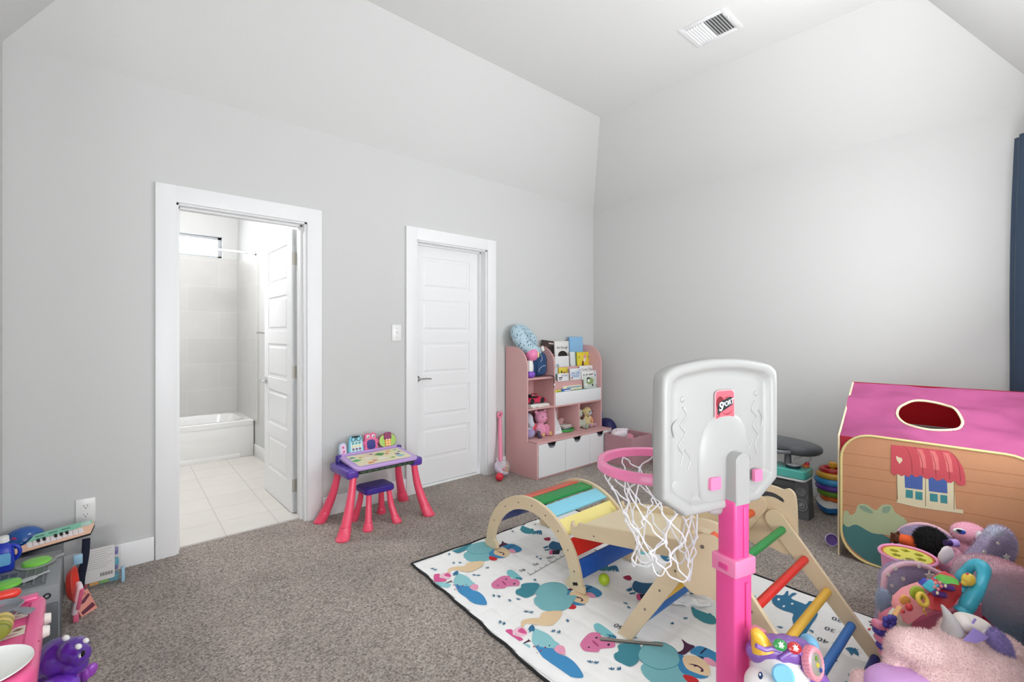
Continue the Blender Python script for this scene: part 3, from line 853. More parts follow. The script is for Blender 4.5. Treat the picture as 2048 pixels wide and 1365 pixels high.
# padded top made as a grid clipped to the outline: quilt squares puff up between stitched lines
gx0, gx1, gy0, gy1, st = -2.99, -1.66, -3.04, -1.05, 0.011
import bisect
def inside(x, y, poly):
    c = False
    for i in range(len(poly)):
        a, b = poly[i - 1], poly[i]
        if (a[1] > y) != (b[1] > y) and x < (b[0] - a[0]) * (y - a[1]) / (b[1] - a[1]) + a[0]: c = not c
    return c
def quilt_z(x, y):
    q = abs(math.sin(PI * x / 0.11)) * abs(math.sin(PI * y / 0.11))
    return MZ - 0.0042 + 0.0042 * min(1, q * 3) ** 0.5
mb.loft([shr(0, 0.001), shr(0.0, 0.005), shr(0.006, MZ - 0.0045)])
gnx, gny = int((gx1 - gx0) / st), int((gy1 - gy0) / st)
ok = {}
vs = []; idx = {}; fs = []
for j in range(gny + 1):
    for i in range(gnx + 1):
        x, y = gx0 + i * st, gy0 + j * st
        idx[i, j] = len(vs); vs.append((x, y, quilt_z(x, y)))
        ok[i, j] = inside(x, y, MATQ)
for j in range(gny):
    for i in range(gnx):
        if ok[i, j] and ok[i + 1, j] and ok[i, j + 1] and ok[i + 1, j + 1]:
            fs.append((idx[i, j], idx[i + 1, j], idx[i + 1, j + 1], idx[i, j + 1]))
mb.add(vs, fs)
prt = {}
lay = 0
for k in range(-2, 3):
    for c, pts in MOTIF:
        pl = [tuple(map(float, q.split(','))) for q in pts.split()]
        pl = [(x + 0.035 * k, y + 0.60 * k) for x, y in pl]
        rb = c == 'rabbit'
        if len(pl) > 4: pl = [(p.x, p.y) for p in catmull([(x, y, 0) for x, y in pl], 3)]
        pl = clipc(pl, -2.93 + 0.0, -1.68, -3.02, -1.06)
        if len(pl) < 3: continue
        lay += 1
        mb.m(P('print_' + c, PC[c], rough=0.9, bump=(90, 0.25)))
        mb.patch(pl, z=MZ + 0.0004 + (lay % 120) * 0.000012)
mb.m(P('print_steel', PC['steel'], rough=0.9))
for q in TICKS.split():
    x0, y0 = map(float, q.split(','))
    for k in range(-2, 3):
        x, y = x0 + .035 * k, y0 + .6 * k
        if not (-2.94 < x < -1.7 and -3.0 < y < -1.08): continue
        a = (x * 37 + y * 11) % 3
        for j in range(3):
            aa = a + (j - 1) * 0.8
            mb.patch([(x + r * math.cos(aa + o), y + r * math.sin(aa + o)) for r, o in ((0.002, -1), (0.013, -0.18), (0.016, 0.1), (0.011, 0.3), (0.002, 1))], z=MZ + 0.0022)
# growth-chart ruler and numbers
mb.m(P('print_ink', PC['ink'], rough=0.9))
for (rx, ry0, ry1) in ((-2.5, -1.62, -1.35), (-2.02, -2.95, -2.6)):
    pass
def seg(a, b, w):
    a, b = Vector(a), Vector(b); d = (b - a).normalized(); n = Vector((-d.y, d.x)) * w
    mb.patch([a - n, b - n, b + n, a + n], z=MZ + 0.0024)
seg((-2.53, -1.565), (-2.02, -1.52), 0.0016)
for k in range(12):
    x = -2.52 + k * 0.045; y = -1.564 + (x + 2.53) * 0.088
    seg((x, y), (x + 0.002, y + (0.03 if k % 4 == 0 else 0.016)), 0.0014)
for x, s_ in ((-2.52, '80'), (-2.42, '90'), (-2.30, '100')):
    mb.text(s_, 0.035, RM((x, -1.50, MZ + 0.0024), (0, 0, 2.9)))
for x, s_ in ((-1.80, '20'), (-1.905, '30'), (-2.01, '40'), (-2.55, '60')):
    yy = -2.745 if s_ != '60' else -2.13
    mb.text(s_, 0.04, RM((x, yy, MZ + 0.0024), (0, 0, 1.62)))
    if s_ != '60': seg((x + 0.01, yy - 0.065), (x + 0.01, yy - 0.03), 0.0014)
build(mb, 'quilt', t, ang=50)
mb = MB(P('black_piping', '#16181b', rough=0.8, bump=(300, 0.3)))
mb.tube([(p.x, p.y, 0.0075) for p in mat_poly], 0.0062, seg=8, closed=True, flat=0.9)
build(mb, 'piping', t)

# ============================================================ CLIMBING SET
ply = P('birch_plywood', '#d8c4a2', rough=0.5, var=0.06, vscale=3.0, grain=(6, 1.2, 6), bump=(70, 0.05))
edge_ply = ply
def wood(n, c): return P('paint_' + n, c, rough=0.38, var=0.03, vscale=10, bump=(60, 0.04))
W_ = {'red': wood('red', '#d5281f'), 'orange': wood('orange', '#dd5a30'), 'green': wood('green', '#238a45'), 'lblue': wood('light_blue', '#85cbe0'), 'yellow': wood('pale_yellow', '#efdf8b'),
      'blue': wood('blue', '#1d57b0'), 'navy': wood('navy', '#1b2a72'), 'ryellow': wood('yellow', '#ddae3a'), 'rblue': wood('rung_blue', '#2f6fb8'), 'salmon': wood('salmon', '#d2604a')}
screw_m = P('steel_screw', '#8f8a80', rough=0.35, metal=0.9, bump=(60, 0.02))

AC = -1.497
t = thing('climbing_arch', 'wooden rainbow climbing arch with coloured slats standing on the play mat', 'climbing arch', (-2.23, AC, MZ))
def yz(X): return Matrix(((0, 0, 1, X), (1, 0, 0, 0), (0, 1, 0, 0), (0, 0, 0, 1)))   # local (a,b,c) -> (X+c, a, b)
def arch_outline():
    out = []
    def pt(R, Z, a): return (AC - R * math.cos(a), 0.014 + Z * math.sin(a))
    outer = [pt(0.365, 0.372, math.radians(d)) for d in range(6, 175, 6)]
    inner = [pt(0.297, 0.300, math.radians(d)) for d in range(174, 5, -6)]
    # feet: rounded hooks at both ends (left foot = larger y)
    fl = [(AC + 0.372, 0.045), (AC + 0.372, 0.018), (AC + 0.35, MZ + 0.001), (AC + 0.285, MZ + 0.001), (AC + 0.262, 0.025), (AC + 0.268, 0.055), (AC + 0.292, 0.07)]
    fr_ = [(AC - 0.292, 0.07), (AC - 0.268, 0.055), (AC - 0.262, 0.025), (AC - 0.285, MZ + 0.001), (AC - 0.35, MZ + 0.001), (AC - 0.38, 0.018), (AC - 0.376, 0.05)]
    return outer + fl + inner + fr_
ol = arch_outline()
for X, s_ in ((-2.47, 1), (-2.008, 1)):
    mb = MB(ply)
    mb.prism(ol, 0, 0.018, yz(X), bev=0.0015)
    sd = build(mb, 'side_panel', t)
    for ph in (16, 33, 50, 68, 86, 104, 125, 150):
        a = math.radians(ph); y = AC - 0.331 * math.cos(a); z = 0.336 * math.sin(a) + 0.014
        mb = MB(screw_m); mb.cyl((X + 0.001 if X < -2.3 else X + 0.017, y, z), (X - 0.0015 if X < -2.3 else X + 0.0195, y, z), 0.0042, seg=10)
        build(mb, 'screw', sd)
    mb = MB(dark_m if X < -2.3 else ply); mb.prism(rrect(0.032, 0.014, 0.002, 2), 0, 0.001, yz(X - 0.0012) @ RM((AC - 0.325, 0.048, 0), (0, 0, -0.35))); build(mb, 'slot', sd)
for ph, c in ((16, 'blue'), (33, 'red'), (50, 'yellow'), (68, 'lblue'), (86, 'green'), (104, 'salmon'), (150, 'navy')):
    a = math.radians(ph); y = AC - 0.343 * math.cos(a); z = 0.350 * math.sin(a) + 0.014
    mb = MB(W_[c]); mb.box(((-2.452 - 2.008) / 2, y, z), (0.443, 0.086, 0.015), rot=(math.atan2(math.cos(a), math.sin(a)) * -1 + 0 if False else (PI / 2 - a), 0, 0), bev=0.003)
    build(mb, 'slat', t, label={'blue': 'blue slat', 'red': 'red slat', 'yellow': 'pale yellow slat', 'lblue': 'light blue slat', 'green': 'green slat', 'salmon': 'orange slat', 'navy': 'navy slat'}[c])

# bridge tray between arch and triangle
t = thing('climbing_bridge', 'plain plywood slide tray bridging the rainbow arch and the climbing triangle', 'bridge', (-2.23, -2.1, 0.25))
for X in (-2.450, -2.030):
    mb = MB(ply)
    pl = [(-1.775, 0.272), (-1.772, 0.312), (-1.778, 0.335), (-1.787, 0.335), (-1.79, 0.318), (-1.803, 0.312), (-1.815, 0.322), (-1.822, 0.338), (-1.84, 0.341), (-2.42, 0.435), (-2.46, 0.43), (-2.46, 0.365), (-1.80, 0.262)]
    mb.prism(pl, 0, 0.018, yz(X), bev=0.0012); sr = build(mb, 'side_rail', t)
    for y, z in ((-1.92, 0.305), (-2.15, 0.35)):
        mb = MB(screw_m); mb.cyl((X, y, z), (X - 0.0015, y, z), 0.004, seg=10); build(mb, 'screw', sr)
mb = MB(P('birch_tray', '#e0cfae', rough=0.45, var=0.05, vscale=3, grain=(6, 1.2, 6), bump=(70, 0.04)))
mb.add([(-2.432, -1.79, 0.302), (-2.03, -1.79, 0.302), (-2.03, -2.44, 0.40), (-2.432, -2.44, 0.40), (-2.432, -1.79, 0.292), (-2.03, -1.79, 0.292), (-2.03, -2.44, 0.39), (-2.432, -2.44, 0.39)],
       [(0, 1, 2, 3), (4, 7, 6, 5), (0, 4, 5, 1), (2, 6, 7, 3)])
build(mb, 'tray_floor', t)

t = thing('climbing_triangle', 'wooden climbing triangle with rainbow rungs and bear shaped top panels on the mat', 'climbing triangle', (-2.31, -2.6, MZ))
BY = -2.550
def bear_outline():
    h = [(0.118, 0.37), (0.108, 0.42), (0.106, 0.48), (0.103, 0.55), (0.095, 0.590), (0.073, 0.606), (0.052, 0.597), (0.03, 0.601), (0, 0.604)]
    pts = [(BY + a, b) for a, b in h] + [(BY - a, b) for a, b in h[::-1][1:]] + [(BY - 0.118, 0.35), (BY - 0.06, 0.325), (BY, 0.335), (BY + 0.06, 0.325)]
    return [(p.x, p.y) for p in catmull([(a, b, 0) for a, b in pts], 4)]
bo = bear_outline()
sl = [(p.x, p.y) for p in catmull([(BY + 0.056, 0.545, 0), (BY + 0.052, 0.560, 0), (BY + 0.024, 0.573, 0), (BY, 0.576, 0), (BY - 0.024, 0.573, 0), (BY - 0.052, 0.560, 0), (BY - 0.056, 0.545, 0), (BY - 0.044, 0.541, 0), (BY - 0.016, 0.551, 0), (BY + 0.016, 0.551, 0), (BY + 0.044, 0.541, 0)], 3)]
def holed(mb, outer, hole, X, th):
    import mathutils
    from mathutils.geometry import tessellate_polygon
    tri = tessellate_polygon([[Vector((*p, 0)) for p in outer], [Vector((*p, 0)) for p in hole]])
    allp = list(outer) + list(hole); n = len(allp); no = len(outer)
    vs = [(X, a, b) for a, b in allp] + [(X + th, a, b) for a, b in allp]
    fs = [tuple(f) for f in tri] + [tuple(i + n for i in f)[::-1] for f in tri]
    for base, L in ((0, no), (no, len(hole))):
        for k in range(L): fs.append((base + k, base + (k + 1) % L, n + base + (k + 1) % L, n + base + k))
    mb.add(vs, fs)
for X in (-2.612, -2.028):
    mb = MB(ply); holed(mb, bo, sl, X, 0.016); bp = build(mb, 'bear_panel', t, ang=30)
    for y, z in ((BY - 0.045, 0.45), (BY + 0.02, 0.505), (BY - 0.06, 0.37)):
        mb = MB(screw_m); s_ = -1
        mb.cyl((X, y, z), (X - 0.003, y, z), 0.007, seg=10); build(mb, 'bolt', bp)
LEGS = []
def leg(X, y0, z0, y1, z1, w, mirror=False):
    a, b = Vector((y0, z0)), Vector((y1, z1)); d = (b - a).normalized(); n = Vector((-d.y, d.x)) * w / 2
    pts = [a + n, b + n]
    for k in range(1, 8):
        an = PI * k / 8
        pts.append(b + n * math.cos(an) + d * (w / 2) * math.sin(an))
    pts += [b - n, a - n]
    # flat foot on the floor
    P2 = []
    for p in pts: P2.append((p.x, max(p.y, MZ + 0.0005)))
    mb = MB(ply); mb.prism(P2, 0, 0.018, yz(X), bev=0.0012); lg = build(mb, 'leg', t)
    return lg
RL_ = [(-2.605, 0.432), (-2.690, 0.335), (-2.770, 0.235), (-2.850, 0.135), (-2.925, 0.045)]
LL_ = [(-2.480, 0.470), (-2.415, 0.37), (-2.350, 0.27), (-2.285, 0.17), (-2.225, 0.07)]
for X in (-2.594, -2.046):
    l1 = leg(X, -2.958, -0.01, -2.575, 0.468, 0.078)
    l2 = leg(X + 0.0015, -2.185, -0.01, -2.505, 0.515, 0.078)
    for pts, lg in ((RL_, l1), (LL_, l2)):
        for y, z in pts[1:4]:
            mb = MB(screw_m); mb.cyl((X, y, z), (X - 0.0016, y, z), 0.0045, seg=10); build(mb, 'screw', lg)
for (y, z), c, nm in zip(RL_, ('green', 'red', 'ryellow', 'rblue', 'navy'), ('green', 'red', 'yellow', 'blue', 'navy')):
    mb = MB(W_[c]); mb.cyl((-2.577, y, z), (-2.045, y, z), 0.0155, seg=18); build(mb, 'rung', t, label=nm + ' rung')
for (y, z), c, nm in zip(LL_, ('orange', 'ryellow', 'green', 'ryellow', 'rblue'), ('orange', 'yellow', 'green', 'yellow', 'blue')):
    mb = MB(W_[c]); mb.cyl((-2.577, y, z), (-2.045, y, z), 0.0155, seg=18); build(mb, 'rung', t, label=nm + ' rung')

# small things on the mat
t = tag(build(MB(P('lime_ball', '#b5cf2c', rough=0.35, bump=(40, 0.02))).ell((-2.318, -1.880, MZ + 0.0285), (0.028, 0.028, 0.028), seg=24), 'ball'), 'small lime green plastic ball on the mat under the blue slat', 'ball')

# ============================================================ BASKETBALL HOOP
hp = P('hot_pink_plastic', '#e64f95', rough=0.35, coat=0.2, bump=(50, 0.01))
hp2 = P('rim_pink_plastic', '#f083b0', rough=0.32, coat=0.3, bump=(50, 0.01))
hw = P('ivory_moulded_plastic', '#a9a8a6', rough=0.42, coat=0.12, bump=(20, 0.01))
HA = math.radians(-15.83)
HT = RM((-2.8715, -2.7025, 0), (0, 0, HA))      # local x along the board, y = front of the board
t = thing('basketball_hoop', 'toy basketball hoop with white backboard, pink rim and pink adjustable pole', 'basketball hoop', (-2.8715, -2.7025, MZ), (0, 0, HA))
XZ = Matrix(((1, 0, 0, 0), (0, 0, -1, 0), (0, 1, 0, 0), (0, 0, 0, 1)))       # local (a,b,c) -> (a, -c, b)
half = [(0.0, 1.193), (0.08, 1.190), (0.15, 1.181), (0.195, 1.173), (0.22, 1.160), (0.234, 1.138), (0.236, 1.05), (0.236, 0.90), (0.235, 0.83), (0.228, 0.812), (0.16, 0.768), (0.14, 0.760), (0.0, 0.758)]
bo_ = catmull([(a, b, 0) for a, b in half] + [(-a, b, 0) for a, b in half[::-1][1:-1]], 3)
bc = Vector((0, 0.975, 0))
def br(k, d, kz=None):
    kz = k if kz is None else kz
    return [((p.x) * k, (p.y - bc.y) * kz + bc.y, d) for p in bo_]
mb = MB(hw, HT @ XZ)
mb.loft([br(0.93, -0.020), br(0.985, -0.018), br(1.0, -0.010), br(1.0, 0.016), br(0.988, 0.024), br(0.965, 0.027), br(0.90, 0.0265), br(0.87, 0.022), br(0.845, 0.010), br(0.80, 0.006), br(0.74, 0.009), br(0.72, 0.010)], cap0=True, cap1=True)
bd = build(mb, 'backboard', t, ang=60)
mb = MB(hw, HT)
mb.ell((0.015, -0.004, 0.885), (0.112, 0.022, 0.150), e=0.8, seg=28)      # domed boss behind the rim
for sx in (-1, 1):
    mb.ell((sx * 0.145, -0.004, 0.83), (0.045, 0.007, 0.05), e=0.8, seg=18)
    pts = [(sx * 0.150, 1.06), (sx * 0.135, 1.035), (sx * 0.158, 1.01), (sx * 0.140, 0.985), (sx * 0.165, 0.955), (sx * 0.150, 0.93), (sx * 0.158, 0.90)]
    mb.tube(catmull([(x, -0.0085, z) for x, z in pts], 5, False), 0.0045, seg=8)
    mb.tube(catmull([(sx * (0.165), -0.0085, 1.03), (sx * 0.185, -0.0085, 1.01), (sx * 0.18, -0.0085, 0.98)], 5, False), 0.004, seg=8)
    mb.tube(catmull([(sx * 0.142, -0.0085, 0.94), (sx * 0.122, -0.0085, 0.915), (sx * 0.13, -0.0085, 0.885)], 5, False), 0.004, seg=8)
    mb.ell((sx * 0.152, -0.009, 1.082), (0.009, 0.005, 0.009), seg=12)
build(mb, 'moulded_relief', bd)
# badge
SM = HT @ Matrix.Translation((0, -0.0135, 0)) @ XZ
mb = MB(P('badge_rim', '#f0b7bb', rough=0.4), SM)
sc_ = 0.0385
mb.prism(rrect(0.083, 0.092, 0.015, 6, 0.012, 1.055), 0, 0.0012)
mb.m(P('badge_red', '#e0606e', rough=0.4)); mb.patch(rrect(0.077, 0.086, 0.013, 6, 0.012, 1.055), z=0.0014)
mb.m(P('badge_maroon', '#7d1b26', rough=0.4)); mb.patch([(p[0], p[1]) for p in circ(0.016, 20, -0.008, 1.063, 0.02)], z=0.0016)
mb.patch([(-0.022, 1.052), (-0.012, 1.042), (-0.008, 1.030), (-0.022, 1.018), (-0.014, 1.030)], z=0.0016)
for a0, a1, rx, rz, cz in ((20, 140, 0.026, 0.024, 1.056), (215, 330, 0.028, 0.028, 1.056)):
    A = [math.radians(a0 + (a1 - a0) * k / 12) for k in range(13)]
    mb.patch([(0.02 + rx * math.cos(a), cz + rz * math.sin(a)) for a in A] + [(0.02 + (rx - 0.0028 * math.sin(PI * k / 12)) * math.cos(A[k]), cz + (rz - 0.0028 * math.sin(PI * k / 12)) * math.sin(A[k])) for k in range(12, -1, -1)], z=0.0017)
mb.m(P('badge_black', '#1d2327', rough=0.4)); mb.patch([(-0.02, 1.030), (0.044, 1.056), (0.046, 1.075), (0.035, 1.080), (0.0, 1.070), (-0.017, 1.058)], z=0.0019)
mb.m(P('badge_silver', '#e3e6e8', rough=0.3))
mb.text('S', 0.034, RM((-0.007, 1.051, 0.0021), (0, 0, 0.22)), shear=0.25, bold=0.001); mb.text('PORT', 0.0195, RM((0.024, 1.061, 0.0021), (0, 0, 0.25)), shear=0.2, bold=0.0006)
build(mb, 'badge', bd, label='pink badge with SPORT lettering', ang=180)
for x, w in ((-0.030, 0.042), (0.152, 0.034)):
    mb = MB(hp2, HT @ XZ); mb.prism(rrect(w, 0.036, 0.006, 4, x - 0.012, 0.838), 0.020, 0.030)
    build(mb, 'rim_tab', bd, label='pink rim tab')
# white socket bracket and pole
px_ = 0.030
mb = MB(hw, HT)
mb.prism([(p[0], p[1]) for p in [(px_ - 0.026, 0.775), (px_ + 0.030, 0.775)] + [(px_ + 0.002 + 0.028 * math.cos(a), 0.90 + 0.022 * math.sin(a)) for a in [PI * k / 10 for k in range(11)]]], 0.0, 0.062, XZ, bev=0.004)
build(mb, 'socket', t)
def polebox(z0, z1, w, d, mat, nm, cx=px_ + 0.002, cy=-0.028, bev=0.008, lab=None):
    mb = MB(mat, HT); mb.box((cx, cy, (z0 + z1) / 2), (w, d, z1 - z0), bev=bev, seg=3); return build(mb, nm, t, label=lab)
up_ = polebox(0.55, 0.788, 0.062, 0.062, hp, 'upper_pole')
lo_ = polebox(0.06, 0.60, 0.072, 0.070, hp, 'lower_pole')
polebox(0.575, 0.625, 0.086, 0.084, hp2, 'collar', bev=0.005)
mb = MB(hp, HT); mb.box((px_ + 0.012, -0.066, 0.49), (0.014, 0.006, 0.13), bev=0.0025); mb.box((px_ + 0.012, -0.0605, 0.69), (0.018, 0.004, 0.16), bev=0.0018)
build(mb, 'groove', lo_)
mb = MB(P('groove_pink', '#d8448a', rough=0.4), HT); mb.box((px_ - 0.0395, -0.03, 0.598), (0.012, 0.03, 0.014), bev=0.001); build(mb, 'window', lo_)
mb = MB(hp2, HT); mb.box((px_ + 0.040, -0.074, 0.275), (0.040, 0.040, 0.29), bev=0.006); cb = build(mb, 'crank_box', t)
mb = MB(black_m, HT); mb.ell((px_ + 0.054, -0.097, 0.350), (0.016, 0.012, 0.024), e=0.7, seg=16); build(mb, 'knob', cb, label='black knob')
mb = MB(hw, HT); mb.lathe([(0.15, MZ + 0.001), (0.16, 0.02), (0.14, 0.05), (0.07, 0.075), (0.03, 0.08)], (px_ - 0.01, 0.06, 0), seg=32); build(mb, 'base', t)
# rim
RC = Vector((0.0, 0.262, 0)); RZ = 0.833
mb = MB(hp2, HT)
prof = [(0.168, RZ - 0.024), (0.170, RZ - 0.004), (0.176, RZ), (0.186, RZ), (0.191, RZ - 0.005), (0.192, RZ - 0.030), (0.187, RZ - 0.034), (0.181, RZ - 0.03), (0.179, RZ - 0.012)]
rings = [[(RC.x + r * math.cos(a), RC.y + r * math.sin(a), z) for r, z in prof] for a in [2 * PI * k / 64 for k in range(64)]]
mb.loft(rings, loop=True)
rings = [[(RC.x + r * math.cos(a), RC.y + r * math.sin(a), z) for r, z in ((0.164, RZ - 0.024), (0.178, RZ - 0.024), (0.178, RZ - 0.028), (0.164, RZ - 0.028))] for a in [2 * PI * k / 64 for k in range(64)]]
mb.loft(rings, loop=True)
mb.box((0.0, 0.045, RZ - 0.02), (0.12, 0.075, 0.035), bev=0.006)
rim = build(mb, 'rim', t, ang=50)
# cord net: 10 hooks, diamonds narrowing and hanging unevenly
cord = P('white_net_cord', '#f0eff2', rough=0.85, bump=(500, 0.4))
rnd = random.Random(4)
mb = MB(cord, HT)
NH = 9
lv = []
spec = [(0.168, RZ - 0.030), (0.152, RZ - 0.085), (0.118, RZ - 0.15), (0.100, RZ - 0.215), (0.094, RZ - 0.275), (0.088, RZ - 0.325)]
for li, (r, z) in enumerate(spec):
    row = []
    for k in range(NH):
        a = 2 * PI * (k + 0.5 * (li % 2)) / NH + 0.15
        j = 0 if li == 0 else 0.016
        row.append(Vector((RC.x + r * math.cos(a) + rnd.uniform(-j, j), RC.y - 0.01 * li + r * math.sin(a) + rnd.uniform(-j, j), z + (rnd.uniform(-0.02, 0.02) if li else 0))))
    lv.append(row)
for li in range(len(spec) - 1):
    for k in range(NH):
        a = lv[li][k]
        for kk in ((k, k - 1) if li % 2 == 0 else (k, (k + 1) % NH)):
            b = lv[li + 1][kk]
            mid = (a + b) / 2 + Vector((rnd.uniform(-1, 1), rnd.uniform(-1, 1), -0.6)) * 0.010
            mb.tube(catmull([a, a * 0.7 + b * 0.3 + Vector((rnd.uniform(-1, 1), rnd.uniform(-1, 1), 0)) * 0.004, mid, b], 4, False), 0.0026, seg=6)
    for k in range(NH):
        if li: mb.ell(lv[li][k], (0.005, 0.005, 0.008), seg=8)
for k in range(NH):
    a, b = lv[-1][k], lv[-1][(k + 1) % NH]
    mid = (a + b) / 2 - Vector((0, 0, rnd.uniform(0.015, 0.035)))
    mb.tube(catmull([a, a * 0.6 + mid * 0.4 + Vector((0, 0, -0.01)), mid, b * 0.6 + mid * 0.4 + Vector((0, 0, -0.01)), b], 5, False), 0.0026, seg=6)
build(mb, 'net', t, label='white cord net')

# ============================================================ ACTIVITY DESK AND STOOL
coral = P('coral_pink_plastic', '#f0506e', bump=(50, 0.01), **PLA)
purp = P('purple_plastic', '#5b3aa0', bump=(50, 0.01), **PLA)
dpurp = P('deep_purple_plastic', '#3a2488', bump=(50, 0.01), **PLA)
lav = P('lavender_plastic', '#c5a3dd', bump=(50, 0.01), **PLA)


def flared_leg(t, top, foot, r0, r1, nm='leg', bow=0.02):
    top, foot = Vector(top), Vector(foot)
    out = Vector((foot.x - top.x, foot.y - top.y, 0))
    if out.length > 0: out.normalize()
    pts, rad = [], []
    for k in range(13):
        u = k / 12
        p = top.lerp(foot, u) + out * (-bow * math.sin(PI * u))
        pts.append(p); rad.append(r0 + (r1 - r0) * u ** 1.3)
    z0 = foot.z
    mb = MB(coral)
    mb.tube(pts[:-2], 0, seg=18, radii=rad[:-2])
    lg = build(mb, nm, t)
    mb = MB(coral)
    a = pts[-4]; b = Vector((foot.x, foot.y, z0))
    mb.loft([[(c.x + r * math.cos(2 * PI * k / 20), c.y + r * math.sin(2 * PI * k / 20), z) for k in range(20)] for c, r, z in
             ((pts[-3], rad[-3] + 0.0015, pts[-3].z + 0.012), (pts[-3], rad[-3] + 0.005, pts[-3].z), (b.lerp(pts[-3], 0.3), r1 + 0.006, z0 + 0.018), (b, r1 + 0.008, z0 + 0.010), (b, r1 + 0.006, z0 + 0.001))])
    build(mb, 'foot', lg)

t = thing('activity_desk', 'childs pink and purple activity desk with toy gadgets, against the wall between the doors', 'desk', (-2.745, -0.275, 0))
for top, foot in (((-2.955, -0.385, 0.36), (-3.062, -0.470, 0)), ((-2.955, -0.15, 0.36), (-3.058, -0.088, 0)), ((-2.515, -0.385, 0.37), (-2.445, -0.470, 0)), ((-2.515, -0.15, 0.37), (-2.425, -0.080, 0))):
    flared_leg(t, top, foot, 0.021, 0.035)
# side trays
for cx, s_ in ((-2.965, -1), (-2.497, 1)):
    mb = MB(purp); mb.box((cx, -0.265, 0.370), (0.082, 0.29, 0.058), bev=0.016, seg=3); hb = build(mb, 'side_tray', t)
    for k, y in enumerate((-0.35, -0.27, -0.20)):
        if s_ < 0:
            mb = MB(dpurp); mb.torus((cx - 0.005, y, 0.399), 0.021, 0.004, seg=20, rs=6); mb.cyl((cx - 0.005, y, 0.3992), (cx - 0.005, y, 0.3997), 0.02); build(mb, 'cup', hb)
for cx in (-2.955, -2.505):
    mb = MB(dpurp); mb.cyl((cx, -0.15, 0.40), (cx, -0.15, 0.445), 0.024, 0.02, seg=18, bev=0.004); build(mb, 'hinge_knob', t)
tilt = math.radians(5.5)
BM = RM((-2.730, -0.285, 0.416), (tilt, 0, 0))
mb = MB(lav, BM)
mb.prism(rrect(0.455, 0.30, 0.035, 6), -0.012, 0.010, bev=0.005)
tb = build(mb, 'table_top', t)
mb = MB(P('activity_page', '#ece3bf', rough=0.35), BM)
mb.patch(rrect(0.385, 0.215, 0.008, 3, 0, -0.012), z=0.0112)
rnd = random.Random(11)
shapes = [('#3f9a52', 0.02, 0.03, .035), ('#57b067', -0.165, -0.01, .03), ('#2c7f6d', -0.17, 0.05, .02), ('#e8953f', -0.10, -0.09, .022), ('#cf5a48', -0.06, -0.065, .016), ('#9a4b8c', -0.03, 0.06, .014),
          ('#6a4e8f', 0.13, -0.02, .02), ('#8fc6cf', 0.13, -0.06, .03), ('#f3efe2', 0.0, -0.05, .035), ('#e2a23b', 0.10, 0.06, .016), ('#48889c', 0.165, 0.02, .014), ('#d66f5a', 0.07, 0.02, .014), ('#7dba4e', 0.07, -0.07, .016), ('#f6f1de', -0.08, 0.0, .03), ('#d9b14c', -0.12, 0.03, .015), ('#55a07c', 0.155, 0.065, .012)]
for i, (c, x, y, r) in enumerate(shapes):
    mb.m(P('page_' + c[1:], c, rough=0.35))
    mb.patch([(x + r * (1 + 0.25 * math.sin(3 * a + i)) * math.cos(a), y + r * 0.7 * (1 + 0.2 * math.cos(4 * a + i)) * math.sin(a)) for a in [2 * PI * k / 18 for k in range(18)]], z=0.0114 + i * 0.00005)
build(mb, 'activity_page', tb, ang=180, label='printed activity page')
mb = MB(lav, BM); mb.box((0, 0.140, 0.012), (0.43, 0.016, 0.012), bev=0.006); build(mb, 'back_rail', tb)
mb = MB(P('dark_green_board', '#23302a', rough=0.4, bump=(30, 0.02))); mb.box((-2.73, -0.30, 0.384), (0.40, 0.24, 0.020), rot=(math.radians(4), 0, 0), bev=0.004); dr = build(mb, 'chalkboard_drawer', t)
mb = MB(P('olive_key', '#3f5a3a', rough=0.4))
for k in range(9): mb.box((-2.90 + k * 0.042, -0.4205, 0.376), (0.03, 0.003, 0.010), bev=0.001)
build(mb, 'drawer_keys', dr)

def upright(cx, cz, cy=-0.118, lean=-0.16, s=1.0):
    """frame whose local xy lies on a gadget face looking toward -y"""
    return Matrix.Translation((cx, cy, cz)) @ RM(rot=(PI / 2 + lean, 0, 0), s=(s, s, s))
g = thing('toy_phone', 'teal monster shaped toy phone with round glasses on the activity desk', 'toy phone', (-2.826, -0.118, 0.425), group=None)
M_ = upright(-2.822, 0.486)
mb = MB(P('teal_plastic', '#7cc6d6', **PLA), M_)
mb.prism([(p.x, p.y) for p in catmull([(-.048, -.062, 0), (-.052, 0, 0), (-.045, .045, 0), (-.035, .068, 0), (-.022, .06, 0), (0, .056, 0), (.022, .06, 0), (.035, .068, 0), (.045, .045, 0), (.052, 0, 0), (.048, -.062, 0)], 4)], -0.012, 0.012, bev=0.004)
bd_ = build(mb, 'case', g)
mb = MB(P('pale_panel', '#cfe6ea', rough=0.4), M_); mb.prism(rrect(0.082, 0.084, 0.014, 4, 0, -0.014), 0.012, 0.0145); build(mb, 'key_panel', g)
for r in range(4):
    for c in range(3):
        mb = MB(P('key_' + '0123'[r], ['#3f9e9a', '#e3d7a0', '#7c5a7a', '#3f9ea8'][r], **PLA), M_); mb.cyl((-0.024 + c * 0.024, 0.016 - r * 0.0205, 0.0145), (-0.024 + c * 0.024, 0.016 - r * 0.0205, 0.018), 0.0085, seg=12); build(mb, 'key', g)
mb = MB(black_m, M_)
for sx in (-1, 1): mb.torus((sx * 0.019, 0.043, 0.0145), 0.014, 0.0018, seg=20, rs=6)
mb.tube([(-.006, .043, .0145), (.006, .043, .0145)], 0.0016, seg=6); build(mb, 'glasses', g)

